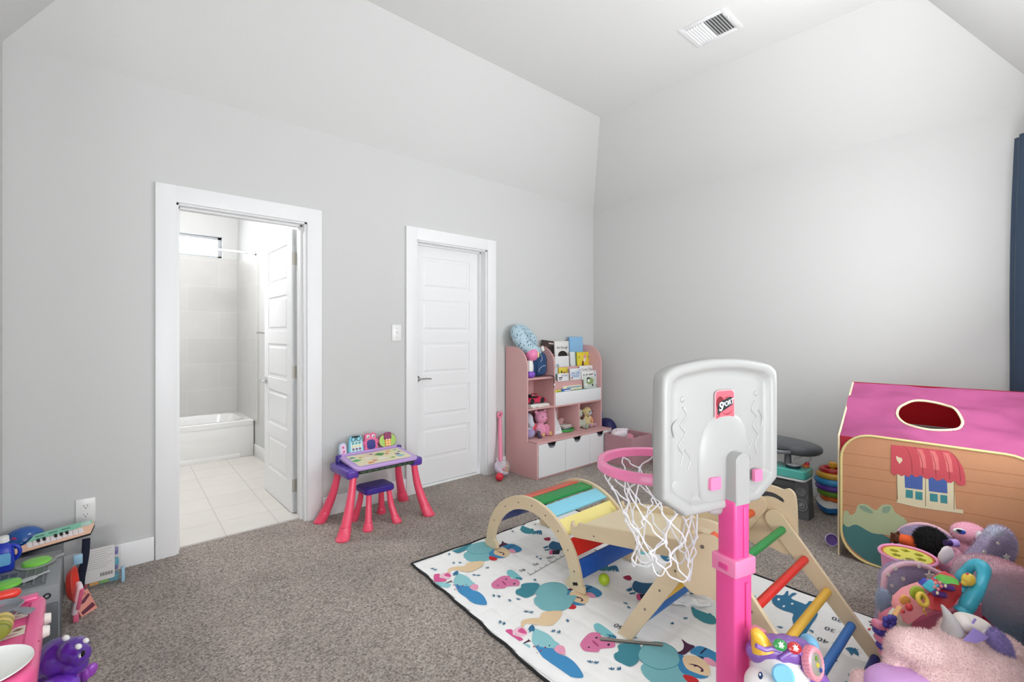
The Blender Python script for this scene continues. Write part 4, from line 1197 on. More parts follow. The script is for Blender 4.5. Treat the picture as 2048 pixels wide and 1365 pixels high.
g = thing('toy_mirror', 'pink monster toy with bulging eyes and navy screen on the activity desk', 'toy', (-2.715, -0.118, 0.43))
M_ = upright(-2.712, 0.491)
mb = MB(P('monster_pink', '#dd5d8d', **PLA), M_)
mb.prism([(p.x, p.y) for p in catmull([(-.044, -.062, 0), (-.05, -.02, 0), (-.044, .035, 0), (-.04, .06, 0), (-.018, .066, 0), (0, .058, 0), (.018, .066, 0), (.04, .06, 0), (.044, .035, 0), (.05, -.02, 0), (.044, -.062, 0)], 4)], -0.012, 0.012, bev=0.004)
for sx in (-1, 1): mb.ell((sx * 0.052, 0.0, 0), (0.012, 0.02, 0.01), seg=12)
build(mb, 'case', g)
mb = MB(P('navy_screen', '#2a2a80', rough=0.15), M_); mb.prism(rrect(0.062, 0.066, 0.02, 5, 0, -0.014), 0.0122, 0.0150); build(mb, 'screen', g)
for sx in (-1, 1):
    mb = MB(white_pl, M_); mb.ell((sx * 0.02, 0.043, 0.012), (0.012, 0.012, 0.006), seg=14); ey = build(mb, 'eye', g)
    mb = MB(black_m, M_); mb.ell((sx * 0.02, 0.041, 0.017), (0.005, 0.005, 0.002), seg=10); build(mb, 'pupil', ey)

g = thing('toy_tablet', 'lime green oval toy gadget with orange and maroon centre on the activity desk', 'toy', (-2.585, -0.118, 0.43))
M_ = upright(-2.582, 0.486)
mb = MB(P('maroon_plastic', '#8c2a5a', **PLA), M_); mb.prism(rrect(0.142, 0.098, 0.046, 6), -0.010, 0.008, bev=0.003); build(mb, 'back_shell', g)
mb = MB(P('lime_panel', '#a8cf62', **PLA), M_); mb.prism(rrect(0.132, 0.088, 0.042, 6), 0.008, 0.012, bev=0.001); build(mb, 'face', g)
mb = MB(P('maroon_plastic', '#a02a60'), M_); mb.prism(rrect(0.058, 0.055, 0.012, 4, 0, 0.032), 0.011, 0.019, bev=0.002); build(mb, 'head_panel', g)
mb = MB(P('orange_panel', '#f0a040', **PLA), M_); mb.prism(rrect(0.046, 0.058, 0.01, 4, 0, -0.012), 0.012, 0.0185, bev=0.002); op = build(mb, 'keypad', g)
mb = MB(P('cream_key', '#f3e7c2', rough=0.4), M_)
for k in range(6): mb.cyl((-0.010 + (k % 2) * 0.02, 0.006 - (k // 2) * 0.018, 0.0185), (-0.010 + (k % 2) * 0.02, 0.006 - (k // 2) * 0.018, 0.0205), 0.006, seg=10)
build(mb, 'keys', op)
g = thing('toy_remote', 'small white toy remote with pink hearts at the left end of the activity desk', 'toy remote', (-2.916, -0.12, 0.42))
M_ = upright(-2.914, 0.462)
mb = MB(P('ice_blue_plastic', '#b9d3e6', **PLA), M_); mb.prism(rrect(0.052, 0.105, 0.024, 5), -0.01, 0.008, bev=0.003); build(mb, 'case', g)
mb = MB(P('lilac_face', '#e3c4dd', **PLA), M_); mb.prism(rrect(0.038, 0.09, 0.017, 5), 0.008, 0.011); build(mb, 'face', g)
mb = MB(P('heart_pink', '#c93a72'), M_)
for x, y in ((0, 0.022), (0.004, -0.006), (-0.006, -0.022), (0.006, -0.03)): mb.ell((x, y, 0.0115), (0.007, 0.007, 0.002), seg=10)
build(mb, 'buttons', g)

t = thing('stool', 'small stool with purple seat and four flared pink legs under the desk', 'stool', (-2.778, -0.325, 0))
mb = MB(dpurp); mb.prism(rrect(0.215, 0.175, 0.035, 5, -2.776, -0.325), 0.214, 0.252, bev=0.007); mb.prism(rrect(0.15, 0.11, 0.02, 4, -2.776, -0.325), 0.250, 0.2545, bev=0.002)
build(mb, 'seat', t)
for sx, sy in ((-1, -1), (-1, 1), (1, -1), (1, 1)):
    flared_leg(t, (-2.776 + sx * 0.072, -0.325 + sy * 0.055, 0.218), (-2.778 + sx * 0.104, -0.325 + sy * 0.112, 0), 0.017, 0.025, bow=0.012)

# ============================================================ BOOKCASE
pinkw = P('dusty_pink_board', '#d8a9a7', rough=0.5, var=0.02, bump=(40, 0.02))
pinke = P('pale_pink_edge', '#e4c2bf', rough=0.5)
whiteb = P('white_board', '#ebebec', rough=0.4, bump=(40, 0.01))
X0, X1, XM, XR = -1.325, -0.245, -0.965, -0.605
t = thing('bookcase', 'pink and white childrens bookcase with book rack, cubbies and three white drawers in the corner', 'bookcase', ((X0 + X1) / 2, -0.2, 0))
def side_prof(base=True):
    top = [(-0.018, 1.158), (-0.12, 1.158)] + [(-0.12 - 0.183 * math.sin(a), 0.975 + 0.183 * math.cos(a)) for a in [PI / 2 * k / 10 for k in range(1, 11)]]
    if base: return top + [(-0.303, 0.318), (-0.425, 0.318), (-0.425, 0.001), (-0.018, 0.001)]
    return top + [(-0.303, 0.318), (-0.018, 0.318)]
for X, b_, nm in ((X0, True, 'side_panel'), (XM - 0.007, False, 'divider'), (X1 - 0.015, True, 'side_panel')):
    mb = MB(pinkw); mb.prism(side_prof(b_), 0, 0.015, yz(X), bev=0.0012); build(mb, nm, t)
mb = MB(pinkw); mb.box(((X0 + X1) / 2, -0.2215, 0.311), (X1 - X0 - 0.002, 0.405, 0.014), bev=0.001); build(mb, 'base_top', t)
mb = MB(pinkw); mb.box(((X0 + X1) / 2, -0.0235, 0.62), (X1 - X0 - 0.03, 0.009, 1.05)); build(mb, 'back_panel', t)
for z in (0.873, 0.60): 
    mb = MB(pinkw); mb.box(((X0 + XM) / 2 + 0.004, -0.164, z - 0.007), (XM - X0 - 0.023, 0.272, 0.014), bev=0.001); build(mb, 'shelf', t)
mb = MB(pinkw); mb.box(((XM + X1) / 2, -0.164, 0.588), (X1 - XM - 0.024, 0.272, 0.014), bev=0.001); build(mb, 'shelf', t)
mb = MB(pinkw); mb.box((XR, -0.164, 0.45), (0.014, 0.272, 0.262), bev=0.001); build(mb, 'divider', t)
mb = MB(whiteb); mb.box(((XM + X1) / 2 + 0.002, -0.2965, 0.658), (X1 - XM - 0.022, 0.012, 0.124), bev=0.001); build(mb, 'front_board', t, label='white front board')
for y, z0, z1 in ((-0.232, 0.60, 0.826), (-0.165, 0.60, 0.945), (-0.10, 0.60, 1.045)):
    mb = MB(pinkw); mb.box(((XM + X1) / 2 + 0.002, y, (z0 + z1) / 2), (X1 - XM - 0.024, 0.008, z1 - z0), bev=0.001); build(mb, 'book_rail', t)
# carcass of the drawers
mb = MB(pinkw)
mb.box(((X0 + X1) / 2, -0.41, 0.008), (X1 - X0 - 0.03, 0.02, 0.014))
build(mb, 'plinth', t)
dw = (X1 - X0 - 0.03) / 3
for k in range(3):
    xc = X0 + 0.015 + dw * (k + 0.5); w = dw - 0.004
    pl = [(-w / 2, 0.018), (w / 2, 0.018), (w / 2, 0.302), (0.062, 0.302)] + [(0.050 * math.cos(a), 0.288 - 0.036 * math.sin(a)) for a in [PI * j / 10 for j in range(11)]] + [(-0.062, 0.302), (-w / 2, 0.302)]
    mb = MB(whiteb); mb.prism(pl, 0.419, 0.433, RM((xc, 0, 0)) @ XZ, bev=0.001)
    d_ = build(mb, 'drawer', t, label='white drawer front')
    mb = MB(P('drawer_inside_grey', '#8b8d93', rough=0.6)); mb.box((xc, -0.33, 0.14), (w - 0.02, 0.16, 0.25)); build(mb, 'drawer_box', d_, label='grey drawer box')

# ---- books: each one stands at (x0..x1, z0..z1) leaning back
def book(nm_label, x0, x1, z0, z1, y, col, th=0.012, lean=0.06, roll=0.0, art=None, group='books on the bookcase', pages=True):
    """front cover looks toward -y"""
    cx, w, h = (x0 + x1) / 2, x1 - x0, z1 - z0
    M = Matrix.Translation((cx, y, z0)) @ RM(rot=(-lean, roll, 0))
    t = thing('book', nm_label, 'book', (cx, y, z0), group=group)
    t['group'] = group
    mb = MB(P('cover_' + col[1:], col, rough=0.45, bump=(60, 0.02)), M)
    mb.box((0, -th / 2 + 0.001, h / 2), (w, 0.002, h), bev=0.0004); mb.box((0, th / 2 - 0.001, h / 2), (w, 0.002, h), bev=0.0004); mb.box((-w / 2 + 0.001, 0, h / 2), (0.002, th, h))
    FM = Matrix.Translation((0, -th / 2 - 0.0004, h / 2)) @ XZ
    if art:
        for i, a in enumerate(art):
            mb.m(P('ink_' + a[1][1:], a[1], rough=0.5))
            if a[0] == 't': mb.text(a[2], a[3], FM @ RM((a[4] * w, a[5] * h, 0.0006 + i * 0.0001), (0, 0, a[6] if len(a) > 6 else 0)), bold=0.0004)
            elif a[0] == 'e': mb.patch(circ(a[4] * w, 18, a[2] * w, a[3] * h, a[5] * h), FM, z=0.0002 + i * 0.0001)
            elif a[0] == 'r': mb.patch([(a[2] * w, a[3] * h), (a[4] * w, a[3] * h), (a[4] * w, a[5] * h), (a[2] * w, a[5] * h)], FM, z=0.0002 + i * 0.0001)
            elif a[0] == 'p': mb.patch([(q[0] * w, q[1] * h) for q in a[2]], FM, z=0.0002 + i * 0.0001)
    build(mb, 'cover', t, ang=180)
    mb = MB(P('paper_pages', '#f1efe8', rough=0.9, bump=(200, 0.1)), M); mb.box((0.001, 0, h / 2), (w - 0.005, th - 0.004, h - 0.006)); build(mb, 'pages', t)
    return t
zt = 0.60
book('dark brown photo book leaning behind the neck pillow, top row of the rack', -0.895, -0.665, 0.97, 1.205, -0.060, '#3b2a28', roll=0.10, art=[('e', '#8d5f50', 0.1, -0.08, 0.22, 0.2), ('e', '#20181a', 0.12, 0.12, 0.26, 0.16), ('r', '#cdbfb8', -0.1, 0.36, 0.42, 0.42), ('p', '#6d4038', [(-.4, -.4), (-.1, -.1), (-.2, .3), (-.45, .2)]), ('e', '#c99a86', 0.08, -0.12, 0.1, 0.09)])
book('white picture book with a round black afro on the cover, top row', -0.715, -0.500, 0.965, 1.200, -0.078, '#e9e9e6', art=[('t', '#4a4a4a', 'Am Enough', 0.036, 0.02, 0.22), ('e', '#231c1c', 0.03, -0.12, 0.33, 0.20), ('r', '#231c1c', -0.28, -0.34, 0.34, -0.16), ('e', '#7d5340', 0.03, -0.33, 0.2, 0.1)])
book('plain sky blue book standing tallest at the top right of the rack', -0.482, -0.268, 0.99, 1.243, -0.072, '#86b9e2', th=0.016, art=[('r', '#8fc1e8', -0.48, -0.48, 0.48, 0.48)])
book('white picture book with orange sun and teal bird, second row left', -0.770, -0.560, 0.855, 1.050, -0.132, '#eaebec', art=[('e', '#9db9bf', -0.33, 0.0, 0.10, 0.12), ('e', '#e9a765', -0.36, -0.3, 0.11, 0.1)])
book('thin pale grey green book beside the yellow flamingo book, second row', -0.538, -0.440, 0.86, 1.088, -0.130, '#dfe6e4', art=[('r', '#74907f', 0.28, -0.5, 0.5, 0.5), ('p', '#5a4436', [(.1, -.5), (.4, -.5), (.3, -.3), (.2, -.35)])])
book('bright yellow picture book with a pink bird figure, second row right', -0.448, -0.240, 0.87, 1.084, -0.146, '#e6d23c', art=[('e', '#e79ab0', 0.10, 0.28, 0.10, 0.10), ('p', '#f0e6d8', [(-.05, .0), (.15, .05), (.2, .2), (0, .2)]), ('r', '#4a2a22', -0.18, -0.46, 0.0, -0.08), ('e', '#7a4032', -0.08, -0.02, 0.08, 0.1), ('e', '#4b9a5c', -0.36, 0.26, 0.05, 0.05), ('e', '#4b9a5c', 0.38, 0.26, 0.04, 0.05)])
book('narrow pale aqua book at the left end of the third row', -0.880, -0.795, 0.80, 0.945, -0.188, '#cfdfe2', art=[('e', '#4fa0a5', 0.25, -0.05, 0.14, 0.12)])
book('small yellow and orange book in the third row', -0.776, -0.646, 0.80, 0.940, -0.186, '#e5cf4a', art=[('e', '#b85a2c', 0.1, 0.02, 0.22, 0.18), ('e', '#3f6e3a', -0.2, 0.2, 0.1, 0.1)])
book('white book with big blue lettering, third row centre', -0.676, -0.515, 0.815, 0.928, -0.243, '#e6eaee', art=[('t', '#3f86c4', 'Just Like', 0.036, 0.0, 0.12), ('t', '#3f86c4', 'DADDY', 0.036, 0.0, -0.16), ('e', '#c98a86', -0.35, -0.32, 0.08, 0.12), ('e', '#a9b8d6', 0.36, 0.3, 0.08, 0.1)])
book('white book titled I Love You in thin grey letters, third row right', -0.470, -0.262, 0.80, 0.945, -0.196, '#ecebe9', art=[('t', '#7d7f84', 'I Love You', 0.042, 0.02, 0.24)])
book('small white board book with dark plum title, third row front left', -0.862, -0.702, 0.815, 0.890, -0.246, '#eeeeee', art=[('t', '#9a9aa0', 'SAFARI', 0.03, 0.1, 0.2), ('r', '#3a1f3a', -0.42, -0.12, -0.1, 0.02), ('r', '#3a1f3a', -0.4, -0.34, -0.18, -0.24)])
book('wide white book with black capital title and small red heart, third row right front', -0.505, -0.300, 0.808, 0.888, -0.246, '#efeeec', art=[('t', '#2c2c30', 'ALL MY HEART', 0.026, 0.0, 0.1), ('e', '#c24a3a', -0.36, -0.32, 0.04, 0.08), ('t', '#7d7f84', 'with', 0.02, -0.2, -0.2)])
book('picture book of a black and white cow in a meadow, front row', -0.485, -0.290, 0.672, 0.842, -0.262, '#cfd7cf', art=[('e', '#8fa86a', 0.0, 0.2, 0.3, 0.2), ('e', '#1e2422', -0.12, 0.34, 0.14, 0.09), ('e', '#f4f1ea', -0.1, 0.24, 0.1, 0.1), ('r', '#9fb8b4', -0.45, -0.5, 0.48, -0.22), ('r', '#3f6b64', -0.5, -0.5, -0.22, -0.3), ('e', '#e9e9e2', -0.36, 0.0, 0.1, 0.08), ('e', '#22282a', 0.2, -0.05, 0.06, 0.08)])
book('spotted blue white and black animal book at the right end of the front row', -0.325, -0.262, 0.672, 0.893, -0.250, '#dfe4e6', art=[('e', '#27303a', 0.0, 0.0, 0.3, 0.08), ('e', '#5f86b2', 0.05, 0.26, 0.3, 0.08), ('e', '#c9928a', -0.2, 0.12, 0.2, 0.05), ('e', '#27303a', 0.2, -0.2, 0.2, 0.06), ('e', '#27303a', -0.1, 0.42, 0.2, 0.04)])
# low books lying in the front trough
def lowbook(label, x0, x1, z0, z1, y, col, spine=None):
    t = thing('book', label, 'book', ((x0 + x1) / 2, y, z0), group='books on the bookcase')
    mb = MB(P('cover_' + col[1:], col, rough=0.45)); mb.box(((x0 + x1) / 2, y, (z0 + z1) / 2), (x1 - x0, 0.016, z1 - z0), rot=(-0.2, 0, 0), bev=0.001)
    c = build(mb, 'cover', t)
    if spine:
        mb = MB(P('cover_' + spine[1:], spine, rough=0.45)); mb.box(((x0 + x1) / 2 + 0.01, y - 0.0088, z1 - 0.014), ((x1 - x0) * 0.75, 0.002, 0.008), rot=(-0.2, 0, 0)); build(mb, 'title_strip', c)
lowbook('low yellow book at the left of the front trough', -0.925, -0.840, 0.63, 0.738, -0.272, '#e4d34a', '#7d9a3c')
lowbook('low blue and white book in the front trough', -0.832, -0.700, 0.63, 0.740, -0.274, '#3f6eb5', '#eceff2')
lowbook('cream book lying longest in the front trough', -0.785, -0.510, 0.64, 0.764, -0.253, '#ece2c2', '#5f9ac4')
lowbook('thin red edged green book in front of the trough', -0.690, -0.470, 0.63, 0.724, -0.283, '#2f7d52', '#b4473a')

# ---- neck pillow
pil = bpy.data.materials.new('blue_print_pillow'); pil.use_nodes = True
nt = pil.node_tree; b = nt.nodes['Principled BSDF']; b.inputs['Roughness'].default_value = 0.9
tc = nt.nodes.new('ShaderNodeTexCoord'); vo = nt.nodes.new('ShaderNodeTexVoronoi'); vo.inputs['Scale'].default_value = 60
mp_ = nt.nodes.new('ShaderNodeMapping'); mp_.inputs['Scale'].default_value = (1, 1, 0.55)
rp = nt.nodes.new('ShaderNodeValToRGB'); rp.color_ramp.interpolation = 'CONSTANT'
rp.color_ramp.elements[0].color = (*srgb('#4a6f86'), 1); rp.color_ramp.elements[1].position = 0.30; rp.color_ramp.elements[1].color = (*srgb('#b9d2dd'), 1)
nt.links.new(tc.outputs['Object'], mp_.inputs[0]); nt.links.new(mp_.outputs[0], vo.inputs['Vector']); nt.links.new(vo.outputs['Distance'], rp.inputs[0]); nt.links.new(rp.outputs[0], b.inputs['Base Color'])
t = thing('neck_pillow', 'pale blue patterned U shaped pillow lying on top of the bookcase', 'pillow', (-1.16, -0.12, 1.08))
mb = MB(pil)
arc = []
rad = []
PM = Matrix.Translation((-1.165, -0.140, 1.205)) @ RM(rot=(math.radians(48), math.radians(28), 0))
for k in range(25):
    a = math.radians(-60 + 300 * k / 24)
    arc.append(PM @ Vector((0.138 * math.cos(a + PI / 2), 0.112 * math.sin(a + PI / 2), 0)))
    rad.append(0.055 + 0.010 * math.sin(PI * k / 24) if 0 < k < 24 else 0.03)
arc = [p + (PM.to_3x3() @ Vector((0, 0, 0))) for p in arc]
mb.tube(arc, 0, seg=16, radii=rad); mb.ell(arc[0], (0.034, 0.034, 0.034)); mb.ell(arc[-1], (0.034, 0.034, 0.034))
build(mb, 'cushion', t, ang=180)
mb = MB(P('white_label', '#eeeeea', rough=0.8)); mb.box((-1.045, -0.225, 1.135), (0.05, 0.003, 0.03), rot=(0.3, 0.9, 0.2)); build(mb, 'tag', t)

# ---- pink doll with purple base
t = thing('owl_toy', 'pink headed animal toy with white body and purple base on the top left shelf', 'toy', (-1.235, -0.245, 0.875))
mb = MB(P('doll_pink', '#ef87b5', **PLA)); mb.ell((-1.207, -0.245, 1.083), (0.062, 0.058, 0.060), seg=28)
mb.cyl((-1.175, -0.245, 1.13), (-1.16, -0.25, 1.155), 0.016, 0.004, seg=12); hd = build(mb, 'head', t)
mb = MB(P('ear_rose', '#d9587e', rough=0.5)); mb.ell((-1.178, -0.25, 1.143), (0.022, 0.012, 0.018), seg=14); build(mb, 'ear', hd)
mb = MB(P('eye_cream', '#ecdf9a', rough=0.3)); mb.ell((-1.168, -0.286, 1.082), (0.022, 0.014, 0.026), rot=(0, 0, 0.6), seg=16); ey = build(mb, 'eye_patch', hd)
mb = MB(black_m); mb.ell((-1.160, -0.298, 1.082), (0.010, 0.006, 0.013), rot=(0, 0, 0.6), seg=12); build(mb, 'eye', ey)
mb = MB(white_pl); mb.lathe([(0.02, 0.925), (0.034, 0.935), (0.036, 0.98), (0.028, 1.025), (0.012, 1.035)], (-1.235, -0.245, 0), seg=20); build(mb, 'body', t)
mb = MB(P('violet_plastic', '#8a55c8', **PLA)); mb.ell((-1.232, -0.245, 0.9045), (0.042, 0.042, 0.030), e=0.7, seg=20); build(mb, 'base', t)
# ---- denim backpack
den = P('denim_blue', '#2c4a74', rough=0.9, bump=(260, 0.5), var=0.12, vscale=30)
t = thing('backpack', 'small dark denim backpack with white piping on the top left shelf', 'backpack', (-1.07, -0.17, 0.874))
mb = MB(den); mb.ell((-1.070, -0.17, 0.990), (0.098, 0.066, 0.115), e=0.62, seg=28); bd_ = build(mb, 'body', t)
mb = MB(den); mb.ell((-1.072, -0.228, 0.955), (0.066, 0.022, 0.062), e=0.6, seg=20); build(mb, 'front_pocket', bd_)
mb = MB(P('white_piping', '#c4ccd8', rough=0.7))
mb.tube(catmull([(-1.125, -0.252, 0.925), (-1.11, -0.254, 0.955), (-1.07, -0.256, 0.975), (-1.03, -0.25, 0.975)], 5, False), 0.0025, seg=6)
mb.tube(catmull([(-1.10, -0.238, 1.0), (-1.075, -0.242, 1.03), (-1.07, -0.236, 1.06), (-1.08, -0.225, 1.085)], 5, False), 0.0025, seg=6)
build(mb, 'piping', bd_)
mb = MB(P('black_webbing', '#17181a', rough=0.8, bump=(300, 0.4)))
mb.tube(catmull([(-1.04, -0.24, 0.885), (-1.01, -0.285, 0.885), (-0.995, -0.316, 0.876), (-0.992, -0.320, 0.84), (-0.992, -0.320, 0.775)], 5, False), 0.011, seg=8, flat=0.25)
st_ = build(mb, 'strap', t, label='black strap hanging over the shelf edge')
mb = MB(white_pl); mb.box((-0.992, -0.3245, 0.800), (0.016, 0.002, 0.022)); build(mb, 'strap_tag', st_)
# ---- red convertible car on two books
t = thing('book', 'lower of two white books lying flat under the red toy car', 'book', (-1.13, -0.19, 0.601), group='books on the bookcase')
pg = P('paper_pages', '#f1efe8')
mb = MB(P('cover_e8e4dc', '#e8e4dc', rough=0.5)); mb.box((-1.13, -0.185, 0.6075), (0.235, 0.20, 0.013), rot=(0, 0, 0.06), bev=0.001); c = build(mb, 'cover', t)
mb = MB(P('brown_ink', '#8a5a44')); mb.text('STORIES', 0.012, Matrix.Translation((-1.19, -0.2935, 0.6075)) @ RM(rot=(PI / 2, 0, 0.06))); build(mb, 'spine_title', c)
t = thing('book', 'upper white book directly under the red toy car', 'book', (-1.13, -0.19, 0.615), group='books on the bookcase')
mb = MB(P('cover_efece6', '#efece6', rough=0.5)); mb.box((-1.125, -0.19, 0.6215), (0.215, 0.18, 0.013), rot=(0, 0, -0.10), bev=0.001); build(mb, 'cover', t)
t = thing('toy_car', 'glossy hot pink toy convertible car parked on two books in the left cubby', 'toy car', (-1.13, -0.19, 0.629))
cm = P('magenta_car_paint', '#d6204f', rough=0.15, coat=0.8, metal=0.1)
mb = MB(cm)
prof = [(-0.11, 0.018), (-0.112, 0.040), (-0.10, 0.052), (-0.055, 0.056), (-0.03, 0.050), (0.015, 0.050), (0.035, 0.060), (0.07, 0.055), (0.105, 0.042), (0.118, 0.028), (0.116, 0.016), (0.0, 0.012)]
cs = [(p.x, p.y) for p in catmull([(a, b, 0) for a, b in prof], 3)]
mb.loft([[(-1.13 + x * k, -0.19 + y, 0.630 + z * kz) for x, z in cs] for y, k, kz in ((-0.048, 0.93, 0.82), (-0.046, 0.985, 0.95), (-0.035, 1, 1.0), (0.035, 1, 1.0), (0.046, 0.985, 0.95), (0.048, 0.93, 0.82))])
bd_ = build(mb, 'body', t, ang=60)
mb = MB(P('seat_black', '#1a1518', rough=0.6)); mb.box((-1.155, -0.19, 0.684), (0.085, 0.066, 0.010), bev=0.004); mb.ell((-1.185, -0.19, 0.696), (0.014, 0.03, 0.018)); build(mb, 'cockpit', bd_)
mb = MB(cm); mb.tube(catmull([(-1.112, -0.228, 0.685), (-1.125, -0.222, 0.712), (-1.125, -0.158, 0.712), (-1.112, -0.152, 0.685)], 4, False), 0.004, seg=8)
build(mb, 'windscreen_frame', bd_)
for x in (-1.196, -1.062):
    for y in (-0.234, -0.146):
        mb = MB(black_m); mb.cyl((x, y - 0.009, 0.655), (x, y + 0.009, 0.655), 0.0265, seg=22, bev=0.004); wh = build(mb, 'wheel', t)
        mb = MB(P('dark_hub', '#3a3a3e', rough=0.3, metal=0.6)); mb.cyl((x, y - 0.0096, 0.655), (x, y + 0.0096, 0.655), 0.013, seg=14); build(mb, 'hub', wh)

# ============================================================ CUBBY TOYS
FWD = Vector((math.cos(TH), math.sin(TH), 0)); RGT = Vector((math.sin(TH), -math.cos(TH), 0))
def fur(n, c, **k): return P('plush_' + n, c, rough=0.95, sheen=0.35, bump=(420, 0.6), **k)
pk_f = fur('pink', '#ee9fbe'); lv_f = fur('lilac', '#a99cc9'); pale_f = fur('pale_grey', '#cfd3e0')


def plush(name, label, cat, base, blobs, mat, voxel=0.006, fz=None, parts=(), group=None):
    """blobs = [(centre, radii[, rot])]; one continuous body; parts = [(name, mat, centre, radii, rot, label)]"""
    t = thing(name, label, cat, base, group=group)
    mb = MB(mat)
    for b in blobs: mb.ell(b[0], b[1], b[2] if len(b) > 2 else (0, 0, 0), seg=20)
    bd = build(mb, 'body', t, remesh=voxel, fuzz=fz)
    for p in parts:
        mb = MB(p[1]); mb.ell(p[2], p[3], p[4] if len(p) > 4 else (0, 0, 0), seg=14)
        build(mb, p[0], t, label=p[5] if len(p) > 5 else None)
    return t

c = Vector((-1.055, -0.19, 0.318))
def off(*a): return c + Vector(a)
plush('teddy_bear', 'pink plush teddy bear sitting in the lower left cubby', 'soft toy', c,
      [(off(0, 0, .062), (.062, .05, .062)), (off(0.012, -.01, .172), (.068, .058, .062)), (off(-.045, 0, .225), (.02, .014, .02)), (off(.07, .0, .222), (.018, .012, .018)),
       (off(-.06, -.03, .075), (.022, .028, .045), (.3, .5, 0)), (off(.065, -.035, .07), (.022, .026, .05), (.3, -.6, 0)), (off(-.045, -.06, .026), (.026, .04, .024)), (off(.045, -.065, .026), (.028, .042, .024)), (off(0.01, -.06, .155), (.026, .018, .02))],
      pk_f, parts=[('eye', black_m, off(-.018, -.064, .182), (.005, .004, .006)), ('eye', black_m, off(.038, -.064, .186), (.005, .004, .006)), ('nose', P('nose_rose', '#b8507a'), off(.01, -.079, .160), (.007, .004, .005)),
                   ('paw', P('tan_pad', '#d8ab78', rough=0.9, bump=(200, 0.3)), off(.045, -.104, .028), (.022, .006, .020)), ('paw', P('tan_pad', '#d8ab78'), off(-.045, -.1, .028), (.02, .006, .019))])
c = Vector((-1.215, -0.20, 0.318))
plush('unicorn_plush', 'grey lilac plush animal with red wing beside the pink teddy in the lower left cubby', 'soft toy', c,
      [(off(0, 0, .058), (.055, .05, .058)), (off(0, -.01, .165), (.042, .046, .062)), (off(0, -.045, .13), (.034, .03, .03))], pale_f,
      parts=[('skirt', lv_f, off(0, -.012, .047), (.062, .058, .047), (0, 0, 0), 'lilac lower body'), ('wing', P('red_felt', '#d8505a', rough=0.9, bump=(200, 0.3)), off(.055, -.03, .095), (.022, .012, .04), (0, .5, 0), 'red wing'),
             ('ear', pk_f, off(.03, -.02, .105), (.018, .02, .03)), ('eye', black_m, off(.026, -.048, .17), (.005, .005, .007)), ('mane', P('mane_dark', '#5d5a78', rough=0.95, bump=(300, .5)), off(.03, .02, .18), (.022, .03, .06))])
t = thing('toy_boot', 'tiny dark spotted toy boot in front of the lilac plush', 'toy boot', (-1.155, -0.285, 0.319))
mb = MB(P('boot_dark', '#4c4256', rough=0.5, var=0.4, vscale=90)); mb.ell((-1.150, -0.275, 0.360), (0.016, 0.018, 0.040), seg=16); mb.ell((-1.150, -0.288, 0.334), (0.018, 0.028, 0.015), seg=16); build(mb, 'boot', t)
mb = MB(P('boot_cuff', '#c8a9b8', rough=0.8)); mb.torus((-1.150, -0.275, 0.392), 0.012, 0.006, seg=16, rs=8); build(mb, 'cuff', t)
# middle cubby
t = thing('serving_tray', 'oval green plastic toy tray in the middle cubby', 'tray', (-0.715, -0.235, 0.3185))
mb = MB(P('grass_green_plastic', '#3f9a3f', **PLA)); mb.lathe([(0.085, 0.3188), (0.103, 0.322), (0.108, 0.336), (0.104, 0.346), (0.096, 0.340), (0.09, 0.330)], (-0.722, -0.205, 0), seg=40, sy=0.86); build(mb, 'dish', t)
mb = MB(P('teal_sheet', '#5f9aa8', rough=0.5)); mb.box((-0.71, -0.21, 0.334), (0.10, 0.08, 0.004), rot=(0, 0, 0.2)); build(mb, 'insert', t, label='teal insert')
for k, (col, w, d, rz, lb) in enumerate((('#d8d6cc', 0.13, 0.105, 0.15, 'lowest of the thin booklets stacked on the green tray'), ('#c9a9a0', 0.125, 0.10, -0.1, 'middle pinkish booklet stacked on the green tray'), ('#ecebe6', 0.12, 0.095, 0.25, 'topmost white booklet stacked on the green tray'))):
    t = thing('booklet', lb, 'booklet', (-0.70, -0.19, 0.347 + k * 0.0085), group='booklets on the green tray')
    mb = MB(P('cover_' + col[1:], col, rough=0.6)); mb.box((-0.70, -0.19, 0.3505 + k * 0.0085), (w, d, 0.007), rot=(0, 0.0, rz), bev=0.001); build(mb, 'cover', t)
pap = P('white_paper', '#e9eaec', rough=0.8, bump=(30, 0.1))
t = thing('paper_sheet', 'curled white printed paper sheet standing at the left of the middle cubby', 'paper', (-0.87, -0.25, 0.319))
mb = MB(pap)
rows = []
for k in range(13):
    u = k / 12
    x0 = -0.935 + 0.018 * math.sin(u * 3); z = 0.3195 + 0.205 * u; y = -0.272 + 0.045 * math.sin(u * PI) * 0.5 + 0.05 * u
    rows.append([(x0, y, z), (x0 + 0.05, y - 0.006, z - 0.004 * u), (x0 + 0.105 + 0.02 * math.cos(u * 4), y + 0.012, z + 0.012 * u)])
vs = [p for r in rows for p in r]
mb.add(vs, [(r * 3 + k, r * 3 + k + 1, r * 3 + k + 4, r * 3 + k + 3) for r in range(12) for k in range(2)])
mb.add([(p[0], p[1] + 0.0008, p[2]) for p in vs], [(r * 3 + k, r * 3 + k + 3, r * 3 + k + 4, r * 3 + k + 1) for r in range(12) for k in range(2)])
sh = build(mb, 'sheet', t, ang=180)
mb = MB(P('print_grey', '#8d8f96', rough=0.8))
for k in range(6): mb.box((-0.885 + 0.006 * (k % 2), -0.2755 + 0.0075 * k * 0.5 , 0.36 + k * 0.022), (0.045 - 0.008 * (k % 3), 0.0006, 0.003))
build(mb, 'print', sh)
